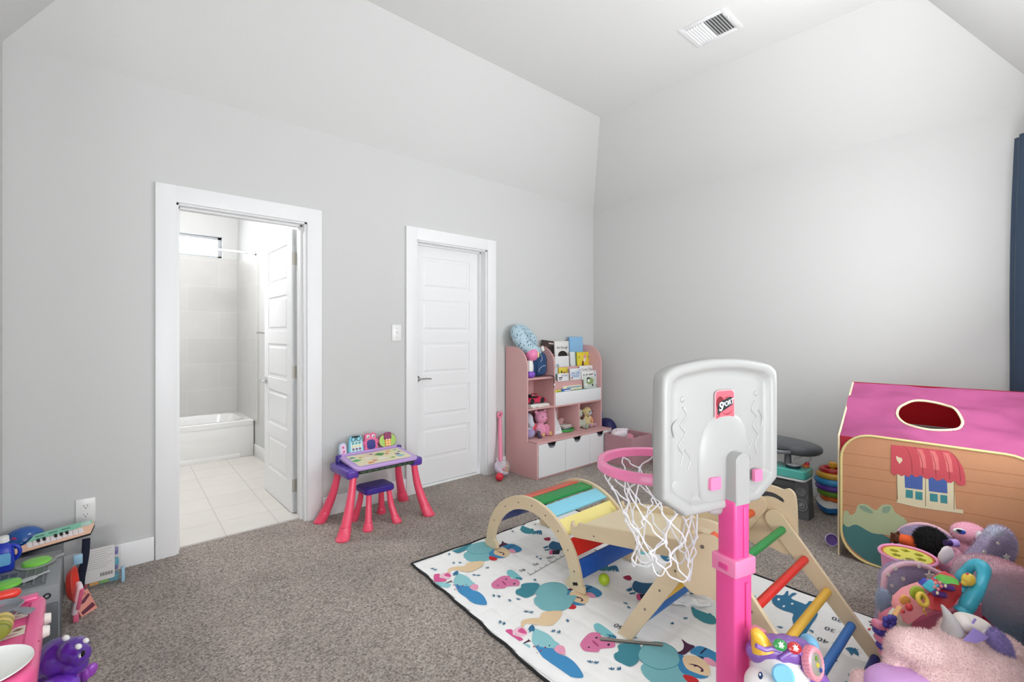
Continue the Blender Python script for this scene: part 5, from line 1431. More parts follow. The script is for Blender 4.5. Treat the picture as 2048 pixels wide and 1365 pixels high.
plush('small_plush', 'small blush pink and white plush lying at the back of the middle cubby', 'soft toy', (-0.66, -0.09, 0.319), [((-0.665, -0.085, 0.365), (.05, .035, .045)), ((-0.645, -0.095, 0.40), (.035, .03, .026)), ((-0.675, -.09, .345), (.035, .04, .026))], fur('blush', '#d8a8a4'))
# right cubby
c = Vector((-0.375, -0.20, 0.318))
tie = P('plush_tiedye', '#dcc894', rough=0.95, bump=(420, 0.6), var=0.15, vscale=9)
plush('monkey_plush', 'yellow tie dyed plush monkey with grey face sitting in the right cubby', 'soft toy', c,
      [(off(0, 0, .05), (.045, .04, .052)), (off(0, -.008, .155), (.052, .045, .05)), (off(-.05, -.02, .075), (.016, .018, .045), (0, .5, 0)), (off(.05, -.02, .07), (.016, .018, .05), (0, -.5, 0)), (off(-.032, -.055, .022), (.02, .038, .02)), (off(.032, -.055, .022), (.02, .038, .02)), (off(-.05, 0, .165), (.014, .01, .016)), (off(.05, 0, .165), (.014, .01, .016))],
      tie, parts=[('face', P('plush_face', '#c9ccd2', rough=0.95, bump=(300, .4)), off(.012, -.034, .145), (.036, .024, .030)), ('eye', black_m, off(-.008, -.057, .158), (.007, .004, .008)), ('eye', black_m, off(.028, -.056, .156), (.007, .004, .008)),
                  ('arm', fur('orange', '#e8a07a'), off(.058, -.024, .062), (.019, .021, .042), (0, -.5, 0), 'orange arm'), ('foot', fur('mauve', '#b78aa8'), off(.034, -.09, .024), (.021, .014, .02)), ('foot', fur('mauve', '#b78aa8'), off(-.034, -.09, .024), (.021, .014, .02))])
c = Vector((-0.505, -0.21, 0.318))
plush('monkey_plush', 'pale green and cream plush partly hidden behind the cubby divider beside the yellow monkey', 'soft toy', c,
      [(off(0, 0, .048), (.042, .036, .05)), (off(0, 0, .15), (.044, .04, .046)), (off(.045, -.03, .055), (.02, .022, .04)), (off(.02, -.06, .022), (.022, .035, .021))], fur('sage', '#c3c7b4'),
      parts=[('foot', fur('sage_dark', '#93a595'), off(.02, -.09, .024), (.022, .014, .021)), ('eye', black_m, off(.012, -.039, .158), (.006, .003, .007))])

# ============================================================ POPPER, BIN, BAG
t = thing('push_popper', 'pink handled push popper toy with clear ball dome leaning by the door casing', 'push toy', (-1.49, -0.15, 0))
mb = MB(P('popper_pink', '#f08aa8', **PLA))
hx = [(-1.462, -0.10, 0.125), (-1.440, -0.072, 0.27), (-1.420, -0.045, 0.42), (-1.413, -0.035, 0.50)]
mb.tube(catmull(hx, 4, False), 0, seg=12, radii=[0.023 - 0.0004 * k for k in range(13)], flat=0.85)
hd = build(mb, 'handle', t)
mb = MB(P('popper_pink', '#f08aa8')); mb.torus((-1.411, -0.032, 0.530), 0.024, 0.011, rot=(PI / 2 + 0.15, 0, 0.1), seg=24, rs=10); build(mb, 'grip_ring', hd)
mb = MB(white_pl)
for k in range(5): mb.torus((-1.447 + k * 0.004, -0.094 + k * 0.006, 0.20 + k * 0.022), 0.008, 0.002, rot=(PI / 2, 0, 0.3), seg=14, rs=6)
build(mb, 'wave_print', hd, label='white wave print')
mb = MB(P('lilac_white_plastic', '#dcd4e2', **PLA)); mb.lathe([(0.05, -0.05), (0.070, -0.03), (0.074, -0.004), (0.072, 0.0), (0.06, 0.0)], (-1.480, -0.150, 0.088), rot=(0.75, 0.25, 0.3), seg=30); build(mb, 'dome_base', t)
mb = MB(P('clear_dome', '#f3f6f8', rough=0.05, alpha=0.22)); mb.ell((-1.478, -0.155, 0.092), (0.062, 0.062, 0.062), seg=28); dm = build(mb, 'dome', t)
for i, (dx, dy, dz, c_) in enumerate(((-.02, -.03, -.01, '#d8434a'), (.01, -.035, -.02, '#eaa23c'), (.03, -.02, -.015, '#8a9a3c'), (-.005, -.04, .01, '#d86a8a'), (0.02, -.03, .012, '#e8b23c'))):
    mb = MB(P('bead_' + c_[1:], c_, rough=0.3)); mb.ell((-1.478 + dx, -0.155 + dy, 0.088 + dz), (0.011, 0.011, 0.011), seg=12); build(mb, 'bead', dm)
mb = MB(P('cherry_red_plastic', '#e02b40', **PLA)); mb.ell((-1.572, -0.215, 0.036), (0.036, 0.034, 0.036), seg=22); wl = build(mb, 'wheel', t, label='red wheel')
mb = MB(P('lilac_white_plastic', '#dcd4e2')); mb.cyl((-1.555, -0.205, 0.05), (-1.51, -0.175, 0.07), 0.011, seg=12); mb.cyl((-1.43, -0.14, 0.03), (-1.46, -0.14, 0.05), 0.025, seg=16); build(mb, 'axle', t)

fabp = P('dusty_pink_fabric', '#b88a92', rough=0.95, bump=(260, 0.5), sheen=0.2)
t = thing('storage_bin', 'dusty pink square fabric storage bin on the carpet right of the bookcase', 'storage bin', (-0.24, -0.62, 0))
mb = MB(fabp)
BR = lambda k, z: [(x, y, z) for x, y in rrect(0.335 * k, 0.335 * k, 0.014, 4, -0.235, -0.615)]
mb.loft([BR(.97, 0.001), BR(0.985, 0.1), BR(1.0, 0.285), BR(0.985, 0.288), BR(0.96, 0.284), BR(0.94, 0.02)]); build(mb, 'fabric_box', t)
mb = MB(P('pink_hem', '#c99ca2', rough=0.9)); mb.tube([Vector(p) for p in BR(0.995, 0.286)], 0.003, seg=6, closed=True); build(mb, 'hem', t)
t = thing('diaper_pack', 'crumpled white and pink wrapped pack sticking out of the pink bin', 'pack', (-0.30, -0.58, 0.16))
mb = MB(P('white_pink_wrap', '#e8dde2', rough=0.6, bump=(30, 0.5))); mb.ell((-0.300, -0.555, 0.285), (0.088, 0.055, 0.050), rot=(0.1, -0.1, -0.3), e=0.7, seg=26); mb.ell((-0.235, -0.60, 0.325), (0.03, 0.02, 0.016), rot=(0, 0.4, 0), seg=14)
bd_ = build(mb, 'wrapper', t, noise=(25, 0.010))
mb = MB(P('magenta_dots', '#c4487c', rough=0.5))
rnd = random.Random(5)
for k in range(16): 
    a = rnd.uniform(-1.2, 1.2); mb.ell((-0.30 + 0.07 * math.sin(a), -0.555 - 0.05 * math.cos(a) * 0.9, 0.295 + rnd.uniform(-0.01, 0.035)), (0.005, 0.004, 0.003), seg=8)
build(mb, 'dots', bd_)
tag(build(MB(P('blush_cloth', '#d98ca0', rough=0.9, bump=(90, .4))).ell((-0.20, -0.60, 0.235), (0.06, 0.05, 0.04), seg=18), 'folded_cloth', noise=(30, .012)), 'rose cloth bundle inside the pink bin beside the white pack', 'cloth')
tag(build(MB(P('olive_toy', '#8a8f4a', rough=0.6)).ell((-0.225, -0.705, 0.235), (0.028, 0.028, 0.02), seg=14), 'toy_block'), 'small olive toy inside the pink bin near its front corner', 'toy')
tag(build(MB(P('cream_toy', '#efe6d4', rough=0.5)).ell((-0.17, -0.71, 0.25), (0.016, 0.016, 0.014), seg=14), 'toy_ball'), 'tiny cream ball inside the pink bin near its right rim', 'toy')
t = thing('floor_cushion', 'dark navy cushion wedged between the bookcase and the right wall', 'cushion', (-0.12, -0.30, 0))
mb = MB(P('navy_satin', '#1d1a55', rough=0.55, bump=(120, 0.3))); mb.ell((-0.122, -0.270, 0.192), (0.095, 0.125, 0.19), e=0.85, seg=28); build(mb, 'cover', t)
mb = MB(P('teal_blue_plastic', '#3f86c4', **PLA)); mb.tube(catmull([(-0.13, -0.205, 0.365), (-0.135, -0.215, 0.41), (-0.125, -0.20, 0.43), (-0.115, -0.185, 0.41), (-0.12, -0.19, 0.365)], 4, False), 0.012, seg=10); build(mb, 'loop', t, label='blue carrying loop')
c = Vector((-0.13, -0.93, 0))
plush('floor_plush', 'small patchwork plush in green, teal and cream on the carpet behind the hoop', 'soft toy', c,
      [(off(0, 0, .06), (.06, .055, .06)), (off(0.0, .02, .145), (.05, .045, .045)), (off(-.07, -.02, .03), (.045, .03, .03)), (off(.01, -.08, .03), (.035, .045, .03))], fur('cream', '#cdc3ad'),
      parts=[('patch', P('patch_teal', '#3b5f66', rough=.9), off(-.045, -.03, .07), (.028, .028, .03)), ('patch', P('patch_green', '#7f9a45', rough=.9), off(-.075, -.035, .03), (.035, .026, .028)), ('patch', P('patch_navy', '#23303d', rough=.9), off(-.02, -.05, .05), (.03, .02, .035)),
             ('bow', P('patch_lime', '#b9cf58', rough=.6), off(-.05, -.06, .016), (.022, .016, .014))])

# ============================================================ SPEAKER STAND WITH TOY KEYBOARD, DRUM PAD
gray_p = P('charcoal_plastic', '#66686a', rough=0.55, bump=(80, 0.05))
t = thing('music_stand', 'dark grey toy speaker cabinet with round speakers against the right wall', 'toy speaker', (-0.5, -2.05, 0))
mb = MB(gray_p)
def sprof(y0, y1, x0=-0.61):
    return [[(x0, y0, 0.001), (x0 + 0.12, y0, 0.001), (x0 + 0.12, y1, 0.001), (x0, y1, 0.001)], [(x0 + 0.03, y0 + 0.012, 0.262), (x0 + 0.115, y0 + 0.012, 0.262), (x0 + 0.115, y1 - 0.008, 0.262), (x0 + 0.03, y1 - 0.008, 0.262)]]
mb.loft(sprof(-2.300, -2.200)); mb.loft(sprof(-1.86, -1.76)); mb.box((-0.48, -2.04, 0.12), (0.15, 0.36, 0.20), bev=0.01); mb.box((-0.555, -2.04, 0.215), (0.05, 0.34, 0.05), bev=0.01)
cb = build(mb, 'cabinet', t, ang=30)
for z, r in ((0.185, 0.024), (0.095, 0.036)):
    mb = MB(P('speaker_rim', '#8e9093', rough=0.5)); q = RM((-0.613 + 0.03 * z / 0.262, -2.252, z), (0, -PI / 2 + 0.11, 0))
    mb.torus((0, 0, 0.003), r, 0.0045, seg=30, rs=8, M=q); mb.torus((0, 0, 0.003), r * 0.62, 0.003, seg=26, rs=8, M=q)
    mb.lathe([(r * .55, 0.0), (r * .3, 0.002), (r * .28, 0.006), (0.002, 0.010)], M=q, seg=20); build(mb, 'speaker', t)
t = thing('toy_piano', 'turquoise toy piano with white keys on top of the dark grey speaker cabinet', 'toy piano', (-0.54, -2.08, 0.264))
aq = P('turquoise_plastic', '#5cc4b8', **PLA)
mb = MB(white_pl); mb.prism(rrect(0.185, 0.50, 0.03, 5, -0.555, -2.040), 0.264, 0.278, bev=0.003); build(mb, 'base', t)
mb = MB(aq); mb.prism(rrect(0.185, 0.50, 0.03, 5, -0.555, -2.040), 0.2785, 0.338, bev=0.007); bd_ = build(mb, 'case', t)
mb = MB(white_pl); mb.box((-0.598, -1.97, 0.340), (0.075, 0.24, 0.006), bev=0.001); ky = build(mb, 'white_keys', t)
for k in range(5):
    mb = MB(black_m); mb.box((-0.585, -2.07 + k * 0.033, 0.3445), (0.042, 0.013, 0.006), bev=0.001); build(mb, 'black_key', ky)
mb = MB(P('dark_teal', '#17343c', rough=0.3)); mb.lathe([(0.046, 0.339), (0.046, 0.352), (0.042, 0.356)], (-0.575, -2.195, 0), seg=30); dk = build(mb, 'turntable', t)
mb = MB(P('pale_disc', '#c9ccd0', rough=0.4)); mb.lathe([(0.040, 0.3562), (0.040, 0.3585), (0.012, 0.3595)], (-0.575, -2.195, 0), seg=30); build(mb, 'disc', dk)
mb = MB(P('orange_plastic', '#ee7a2c', **PLA)); mb.cyl((-0.50, -2.250, 0.339), (-0.50, -2.250, 0.356), 0.024, 0.02, seg=20, bev=0.002); kb = build(mb, 'dial', t, label='orange dial')
mb = MB(P('cherry_red_plastic', '#e02b40')); mb.cyl((-0.50, -2.258, 0.356), (-0.50, -2.258, 0.372), 0.016, 0.013, seg=16, bev=0.002); build(mb, 'dial_cap', kb)
mb = MB(gray_p); mb.box((-0.60, -2.02, 0.36), (0.03, 0.12, 0.02), bev=0.004); build(mb, 'lid_clip', t)
t = thing('drum_pad', 'rounded charcoal drum pad with handle standing above the toy piano', 'drum pad', (-0.48, -2.05, 0.342))
mb = MB(P('slate_plastic', '#56595e', rough=0.4, coat=0.1, bump=(40, .02))); mb.ell((-0.45, -2.035, 0.463), (0.16, 0.30, 0.052), e=0.7, seg=36, rot=(0.05, 0.05, 0)); bd_ = build(mb, 'body', t)
mb = MB(P('slate_dark', '#3d4045', rough=0.4)); mb.torus((-0.45, -2.035, 0.463), 0.20, 0.012, seg=40, rs=8, rot=(0.05, 0.05, 0), flat=0.5); build(mb, 'edge_band', bd_)
mb = MB(P('slate_light', '#7a7e84', rough=0.35)); mb.tube(catmull([(-0.60, -2.18, 0.445), (-0.645, -2.12, 0.447), (-0.655, -2.0, 0.452), (-0.61, -1.9, 0.455)], 5, False), 0.014, seg=12); build(mb, 'handle', t)
mb = MB(gray_p); mb.cyl((-0.56, -2.155, 0.344), (-0.54, -2.15, 0.43), 0.024, 0.02, seg=14); mb.cyl((-0.45, -1.95, 0.342), (-0.45, -1.95, 0.43), 0.05, seg=20); build(mb, 'post', t)
mb = MB(P('grey_cord', '#b9b9b9', rough=0.6)); mb.tube(catmull([(-0.50, -2.258, 0.372), (-0.49, -2.28, 0.40), (-0.48, -2.25, 0.425)], 4, False), 0.004, seg=8); mb.tube(catmull([(-0.56, -2.20, 0.359), (-0.56, -2.19, 0.39), (-0.53, -2.23, 0.41), (-0.50, -2.24, 0.42)], 4, False), 0.004, seg=8); build(mb, 'cord', t)

# stacking rings
RX, RY = -0.255, -2.352
t = thing('stacking_rings', 'tall stack of rainbow rings on a white and blue rocking base beside the tent', 'stacking toy', (RX, RY, 0))
tri = catmull([(RX + 0.145 * math.cos(a), RY + 0.135 * math.sin(a), 0) for a in (PI, PI + 2 * PI / 3, PI - 2 * PI / 3)], 8)
def trr(k, z): return [(RX + (p.x - RX) * k, RY + (p.y - RY) * k, z) for p in tri]
mb = MB(P('ring_blue_base', '#2f7cc4', **PLA)); mb.loft([trr(.75, 0.001), trr(.93, 0.015), trr(1, 0.045), trr(.98, .05)]); build(mb, 'base', t)
mb = MB(white_pl); mb.loft([trr(.98, 0.05), trr(1.0, 0.054), trr(.9, 0.066), trr(.5, .085)]); build(mb, 'base_top', t)
mb = MB(P('ring_gold', '#f0b030', **PLA)); mb.cyl((RX, RY, 0.07), (RX, RY, 0.315), 0.016, seg=14); mb.cyl((RX, RY, 0.312), (RX, RY, 0.348), 0.028, 0.026, seg=20, bev=0.006); build(mb, 'post', t)
for c_, z, R, r, nm in (('#ee7422', 0.098, 0.058, 0.021, 'orange'), ('#76a82e', 0.137, 0.076, 0.022, 'green'), ('#6a3fa8', 0.177, 0.086, 0.023, 'purple'), ('#3f9fe0', 0.218, 0.091, 0.024, 'blue'), ('#edb43a', 0.259, 0.082, 0.023, 'yellow'), ('#c62f2f', 0.293, 0.068, 0.018, 'red')):
    mb = MB(P('ring_' + nm, c_, **PLA)); mb.torus((RX, RY, z), R, r, seg=40, rs=14); build(mb, 'ring', t, label=nm + ' ring')

# ============================================================ PLAY TENT
orange_f = P('tent_orange', '#dba27a', rough=0.85, bump=(200, 0.3), var=0.05, vscale=6, transl=0.25)
t = thing('play_tent', 'childs pop up play tent with pink roof and orange printed front panel', 'play tent', (-0.68, -2.98, 0))
TX = -1.055
TM = Matrix(((0, 0, -1, TX), (1, 0, 0, 0), (0, 1, 0, 0), (0, 0, 0, 1)))      # (a,b,c) -> (TX-c, a, b)
pan = rrect(0.795, 0.70, 0.145, 8, -2.985, 0.356)
pan = [(a, b + (0.012 if b > 0.35 else 0) * (-(a + 2.985)) * -1) for a, b in pan]
def gridpanel(mb, T, poly, amp, seed):
    mb.prism(poly, -0.004, 0.0, T)
mb = MB(orange_f); mb.prism(pan, -0.004, 0.0, TM); fp = build(mb, 'front_panel', t, ang=60)
mb = MB(P('cream_yellow_binding', '#dccb8c', rough=0.8, bump=(300, .3))); mb.tube([TM @ Vector((a, b, 0.0)) for a, b in pan], 0.0065, seg=8, closed=True); build(mb, 'binding', fp, label='pale yellow wire edge binding')
mb = MB(P('plank_line', '#b9774c', rough=0.9), TM)
for y0, z0, y1, z1 in ((-2.595, .593, -3.375, .617), (-2.592, .527, -3.378, .557), (-2.592, .462, -3.378, .507), (-2.592, .375, -3.378, .4), (-2.592, .30, -3.378, .325), (-2.60, .21, -3.375, .24), (-2.64, .13, -3.36, .16)):
    mb.patch([(y0, z0), (y1, z1), (y1, z1 + 0.0022), (y0, z0 + 0.0022)], z=0.0006)
mb.m(P('hill_teal', '#4a7c7c', rough=0.85, bump=(200, 0.3)))
mb.patch([(p.x, p.y) for p in catmull([(-2.597, .19, 0), (-2.66, .215, 0), (-2.74, .20, 0), (-2.84, .165, 0), (-2.96, .15, 0), (-3.1, .12, 0), (-3.25, .10, 0), (-3.33, .07, 0), (-3.25, .012, 0), (-3.0, .012, 0), (-2.76, .012, 0), (-2.67, .04, 0), (-2.61, .10, 0)], 4)], z=0.0009)
mb.m(P('bush_green', '#b4bd95', rough=0.85, bump=(200, 0.3)))
mb.patch([(p.x, p.y) for p in catmull([(a, b, 0) for a, b in [(-2.597, 0.20), (-2.602, 0.262), (-2.62, 0.269), (-2.631, 0.25), (-2.653, 0.269), (-2.667, 0.316), (-2.705, 0.33), (-2.746, 0.307), (-2.773, 0.344), (-2.812, 0.354), (-2.83, 0.319), (-2.867, 0.301), (-2.89, 0.263), (-2.925, 0.238), (-2.93, 0.20), (-2.86, .175), (-2.80, .19), (-2.73, .18), (-2.66, .205), (-2.62, .18)]], 3)], z=0.0012)
mb.m(P('bush_dark_green', '#8ba38b', rough=0.85)); mb.patch([(p.x, p.y) for p in catmull([(-2.67, .31, 0), (-2.70, .318, 0), (-2.735, .295, 0), (-2.72, .285, 0), (-2.69, .292, 0)], 3)], z=0.0015); mb.patch([(p.x, p.y) for p in catmull([(-2.78, .335, 0), (-2.81, .345, 0), (-2.80, .31, 0), (-2.775, .305, 0)], 3)], z=0.0015)  # darker green blobs printed on the bushes
mb.m(P('window_cream', '#ddd2b0', rough=0.85)); mb.patch([(-2.836, .53), (-3.058, .54), (-3.066, .398), (-2.842, .378)], z=0.0012)
mb.patch([(-2.835, .392), (-3.092, .404), (-3.092, .386), (-2.92, .371), (-2.835, .374)], z=0.0015)
mb.m(P('window_blue', '#4a63a5', rough=0.8)); mb.patch([(-2.868, .535), (-2.941, .538), (-2.940, .466), (-2.870, .461)], z=0.0018); mb.patch([(-2.963, .538), (-3.033, .540), (-3.035, .471), (-2.965, .466)], z=0.0018)
mb.m(P('window_teal', '#3f8b90', rough=0.8))
for q in ([(-2.873, 0.452), (-2.902, 0.454), (-2.902, 0.413), (-2.873, 0.410)], [(-2.912, 0.452), (-2.940, 0.454), (-2.940, 0.413), (-2.912, 0.411)], [(-2.968, 0.456), (-2.998, 0.458), (-2.999, 0.419), (-2.969, 0.416)], [(-3.008, 0.458), (-3.034, 0.461), (-3.035, 0.420), (-3.009, 0.418)]): mb.patch(q, z=0.0018)
mb.m(P('frame_line', '#8a7f5c', rough=0.9))
for y0, y1, z0, z1 in ((-2.951, -2.9535, .385, .535), (-2.836, -2.8385, .378, .53), (-3.058, -3.0605, .398, .54)): mb.patch([(y0, z0), (y1, z0), (y1, z1), (y0, z1)], z=0.0020)
mb.m(P('awning_rose', '#c8505a', rough=0.85)); mb.patch([(-2.812, 0.676), (-2.895, 0.680), (-3.037, 0.684), (-3.062, 0.665), (-3.076, 0.644), (-3.090, 0.615), (-3.098, 0.58), (-3.101, 0.532), (-3.088, 0.522), (-3.074, 0.524), (-3.060, 0.541), (-3.048, .527), (-3.037, 0.525), (-3.018, 0.543), (-3.005, .528), (-2.992, 0.527), (-2.979, 0.541), (-2.963, .527), (-2.948, 0.527), (-2.933, 0.541), (-2.920, .527), (-2.908, 0.526), (-2.897, 0.540), (-2.886, 0.52), (-2.868, 0.527), (-2.855, 0.518), (-2.842, 0.527), (-2.828, 0.517), (-2.812, 0.527)], z=0.0024)
mb.m(P('awning_light', '#e07878', rough=0.85))
for y0 in (-2.915, -2.965, -3.015): mb.patch([(y0, .683 - .01), (y0 - .024, .683 - .01), (y0 - .036, .64), (y0 - .040, .58), (y0 - .018, .58), (y0 - .012, .64)], z=0.0026)
mb.m(P('awning_line', '#8e3440', rough=0.85))
for y0 in (-2.862, -2.905, -2.955, -3.005, -3.045):
    pts = [(y0, .682), (y0 - .022, .655), (y0 - .033, .61), (y0 - .037, .545)]
    mb.patch(pts + [(a - 0.002, b) for a, b in pts[::-1]], z=0.0028)
mb.m(P('window_cream', '#ddd2b0')); mb.patch([(-2.833, 0.622), (-2.845, 0.615), (-2.857, 0.615), (-2.860, 0.601), (-2.848, 0.581), (-2.836, 0.600)], z=0.0030)
build(mb, 'printed_scene', fp, ang=180, label='printed window with rose awning, bushes and hill')
# roof: two slopes, the front one with an oval hole
roof_m = P('tent_pink', '#c8649a', rough=0.75, bump=(11, 1.0), var=0.16, vscale=5, transl=0.35)  # fabric tone variation, strengthened in place of light and shade on folds
crim = P('tent_crimson', '#de4a5a', rough=0.85, bump=(200, 0.3), transl=0.6)
ex, ez, rx_, rz_ = -1.035, 0.685, -0.65, 0.965
Lr = math.hypot(rx_ - ex, rz_ - ez)
RFM = Matrix(((0, (rx_ - ex) / Lr, 0, ex), (1, 0, 0, 0), (0, (rz_ - ez) / Lr, 0, ez), (0, 0, 0, 1)))
nv = Vector((-(rz_ - ez) / Lr, 0, (rx_ - ex) / Lr))
for i in range(3): RFM[i][2] = nv[i]
outer = []
def edge(a, b, n, sag=0.0):
    return [(a[0] + (b[0] - a[0]) * k / n, a[1] + (b[1] - a[1]) * k / n - sag * math.sin(PI * k / n)) for k in range(n)]
outer = edge((-2.575, 0), (-3.385, 0), 16) + edge((-3.385, 0), (-3.30, Lr), 8) + edge((-3.30, Lr), (-2.555, Lr), 16, 0.008) + edge((-2.555, Lr), (-2.575, 0), 8)
s_ = Lr
hole = [(p.x, p.y) for p in catmull([(a, b * s_, 0) for a, b in ((-2.807, 0.464), (-2.832, 0.623), (-2.882, 0.713), (-2.933, 0.744), (-2.991, 0.717), (-3.044, 0.606), (-3.074, 0.467), (-3.069, 0.355), (-3.037, 0.285), (-2.967, 0.237), (-2.904, 0.258), (-2.848, 0.336))], 4)]
from mathutils.geometry import tessellate_polygon
from mathutils import noise as nz
mb = MB(roof_m)
# dense grid with the oval cut out, gently wrinkled
NU, NV = 96, 56
def rp(u, v):
    y = -2.575 + (0.02 * v) + u * (-0.81 + 0.065 * v); b = v * (Lr - 0.008 * math.sin(PI * u) * v)
    return y, b
def rw(y, b):
    e = min(1, b / 0.05, (Lr - b) / 0.05 + 0.2)
    return e * (0.026 * nz.noise(Vector((y * 3.2 - b * 2.5, b * 9 + y * 2, 1.3))) + 0.012 * nz.noise(Vector((y * 7 + b * 5, b * 16 - y * 6, 7.3))))
vid = {}; vs = []; fs = []
hcx, hcy = -2.94, 0.49 * s_
def hin(y, b): return inside(y, b, hole)
for j in range(NV + 1):
    for i in range(NU + 1):
        y, b = rp(i / NU, j / NV); vid[i, j] = len(vs); vs.append((y, b, rw(y, b)))
for j in range(NV):
    for i in range(NU):
        q = [vid[i, j], vid[i + 1, j], vid[i + 1, j + 1], vid[i, j + 1]]
        if not any(hin(vs[k][0], vs[k][1]) for k in q): fs.append(q)
mb.add(vs, fs, RFM); mb.add([(a, b, c_ - 0.0015) for a, b, c_ in vs], [f[::-1] for f in fs], RFM)
rf = build(mb, 'roof_panel', t, ang=180)
mb = MB(P('cream_binding', '#ecdcb8', rough=0.8, bump=(300, .3))); mb.tube([RFM @ Vector((a, b, rw(a, b) + 0.001)) for a, b in hole], 0.0065, seg=8, closed=True); build(mb, 'hole_binding', rf)
bk = [(-0.65, -2.555, 0.965), (-0.65, -3.30, 0.965), (-0.27, -3.385, 0.685), (-0.27, -2.575, 0.685)]
mb = MB(crim); mb.add(bk + [(p[0] + 0.002, p[1], p[2] + 0.002) for p in bk], [(0, 1, 2, 3), (7, 6, 5, 4)]); build(mb, 'rear_roof_panel', t, label='crimson rear roof slope')
mb = MB(crim); mb.box((-1.040, -2.98, 0.632), (0.003, 0.80, 0.11)); build(mb, 'valance', t, label='crimson strip under the roof')
wht = P('tent_pale_fabric', '#cfccc4', rough=0.9, bump=(200, 0.3), var=0.05, transl=0.55)
for y, nm in ((-2.572, 0), (-3.388, 1)):
    g_ = [(-1.04, y, 0.002), (-0.27, y, 0.002), (-0.27, y, 0.685), (-0.65, y + (0.015 if nm == 0 else 0.085), 0.962), (-1.04, y, 0.685)]
    mb = MB(wht); mb.add(g_ + [(p[0], p[1] - 0.002, p[2]) for p in g_], [(0, 1, 2, 3, 4), (9, 8, 7, 6, 5)]); ge = build(mb, 'gable_panel', t)
    mb = MB(P('cream_binding', '#ecdcb8')); mb.tube([g_[0], (g_[4][0], g_[4][1], g_[4][2]), g_[3], g_[2], g_[1]], 0.005, seg=6); build(mb, 'binding', ge)
mb = MB(wht); mb.box((-0.268, -2.98, 0.343), (0.003, 0.80, 0.68)); build(mb, 'rear_panel', t)
mb = MB(P('yellow_tab', '#e6d67a', rough=0.8)); mb.box((-0.90, -2.56, 0.006), (0.05, 0.045, 0.008), rot=(0, 0, 0.4)); build(mb, 'ground_tab', t)
t = thing('toy_cup', 'lavender toy cup lying on the carpet at the left foot of the tent', 'cup', (-0.92, -2.515, 0))
mb = MB(P('lavender_cup', '#8f6fc0', **PLA)); mb.lathe([(0.012, -0.03), (0.03, -0.03), (0.036, 0.0), (0.033, 0.001), (0.026, -0.024), (0.01, -0.026)], (-0.930, -2.512, 0.036), rot=(1.35, 0, -1.0), seg=26); build(mb, 'bowl', t)
mb = MB(P('lavender_rim', '#d8c8e8', rough=0.4)); mb.torus((-0.930, -2.512, 0.036), 0.0345, 0.003, rot=(1.35, 0, -1.0), seg=28, rs=8); build(mb, 'rim', t)

# ============================================================ PLUSH PILE AT THE RIGHT
def K(px, py, t):
    """measured point: picture column and row of the photograph at distance t along the view direction"""
    return CAM + FWD * t + RGT * ((px - 1024) / 951 * t) + Vector((0, 0, (671 - py) / 951 * t))
VR = TH - PI / 2         # rotation of a frame whose x runs to the right of the picture
def mixfur(n, c1, c2, c3, sc_=3.0, st=0.45):
    m = P(n, c1, rough=0.95, sheen=0.3, bump=(420, 0.6))
    nt = m.node_tree; b = nt.nodes['Principled BSDF']
    tc = nt.nodes.new('ShaderNodeTexCoord'); no = nt.nodes.new('ShaderNodeTexNoise'); no.inputs['Scale'].default_value = sc_; no.inputs['Detail'].default_value = 2
    rp = nt.nodes.new('ShaderNodeValToRGB'); e = rp.color_ramp.elements
    e[0].position = 0.36; e[0].color = (*srgb(c1), 1); e[1].position = 0.64; e[1].color = (*srgb(c3), 1); k = e.new(0.5); k.color = (*srgb(c2), 1)
    nt.links.new(tc.outputs['Object'], no.inputs['Vector']); nt.links.new(no.outputs[0], rp.inputs[0]); nt.links.new(rp.outputs[0], b.inputs['Base Color'])
    return m
galaxy = mixfur('plush_galaxy', '#a294b6', '#b8a8c6', '#c3c9d9', 5)
rainbow = mixfur('plush_rainbow', '#dba7b4', '#c9b7c4', '#8fa0b8', 4)
_nt = rainbow.node_tree; _tc = _nt.nodes.new('ShaderNodeTexCoord'); _sp = _nt.nodes.new('ShaderNodeSeparateXYZ'); _mr = _nt.nodes.new('ShaderNodeMapRange'); _ad = _nt.nodes.new('ShaderNodeMath')
_mr.inputs[1].default_value = 0.42; _mr.inputs[2].default_value = 0.10; _mr.inputs[3].default_value = 0.18; _mr.inputs[4].default_value = 0.62; _ad.operation = 'MULTIPLY_ADD'; _ad.inputs[1].default_value = 0.35
_nt.links.new(_tc.outputs['Object'], _sp.inputs[0]); _nt.links.new(_sp.outputs[2], _mr.inputs[0]); _nt.links.new(_mr.outputs[0], _ad.inputs[2])
_no = next(n for n in _nt.nodes if n.type == 'TEX_NOISE' and n.inputs['Scale'].default_value == 4); _rp = next(n for n in _nt.nodes if n.type == 'VALTORGB')
_nt.links.new(_no.outputs[0], _ad.inputs[0]); _nt.links.new(_ad.outputs[0], _rp.inputs[0])
blush = P('plush_blush_pink', '#f4d3d1', rough=0.95, sheen=0.4, bump=(420, 0.6), var=0.05, vscale=9)
star_m = P('glow_star_print', '#d9d0c8', rough=0.9)
pinkedge = fur('pink_trim', '#e9bccb')

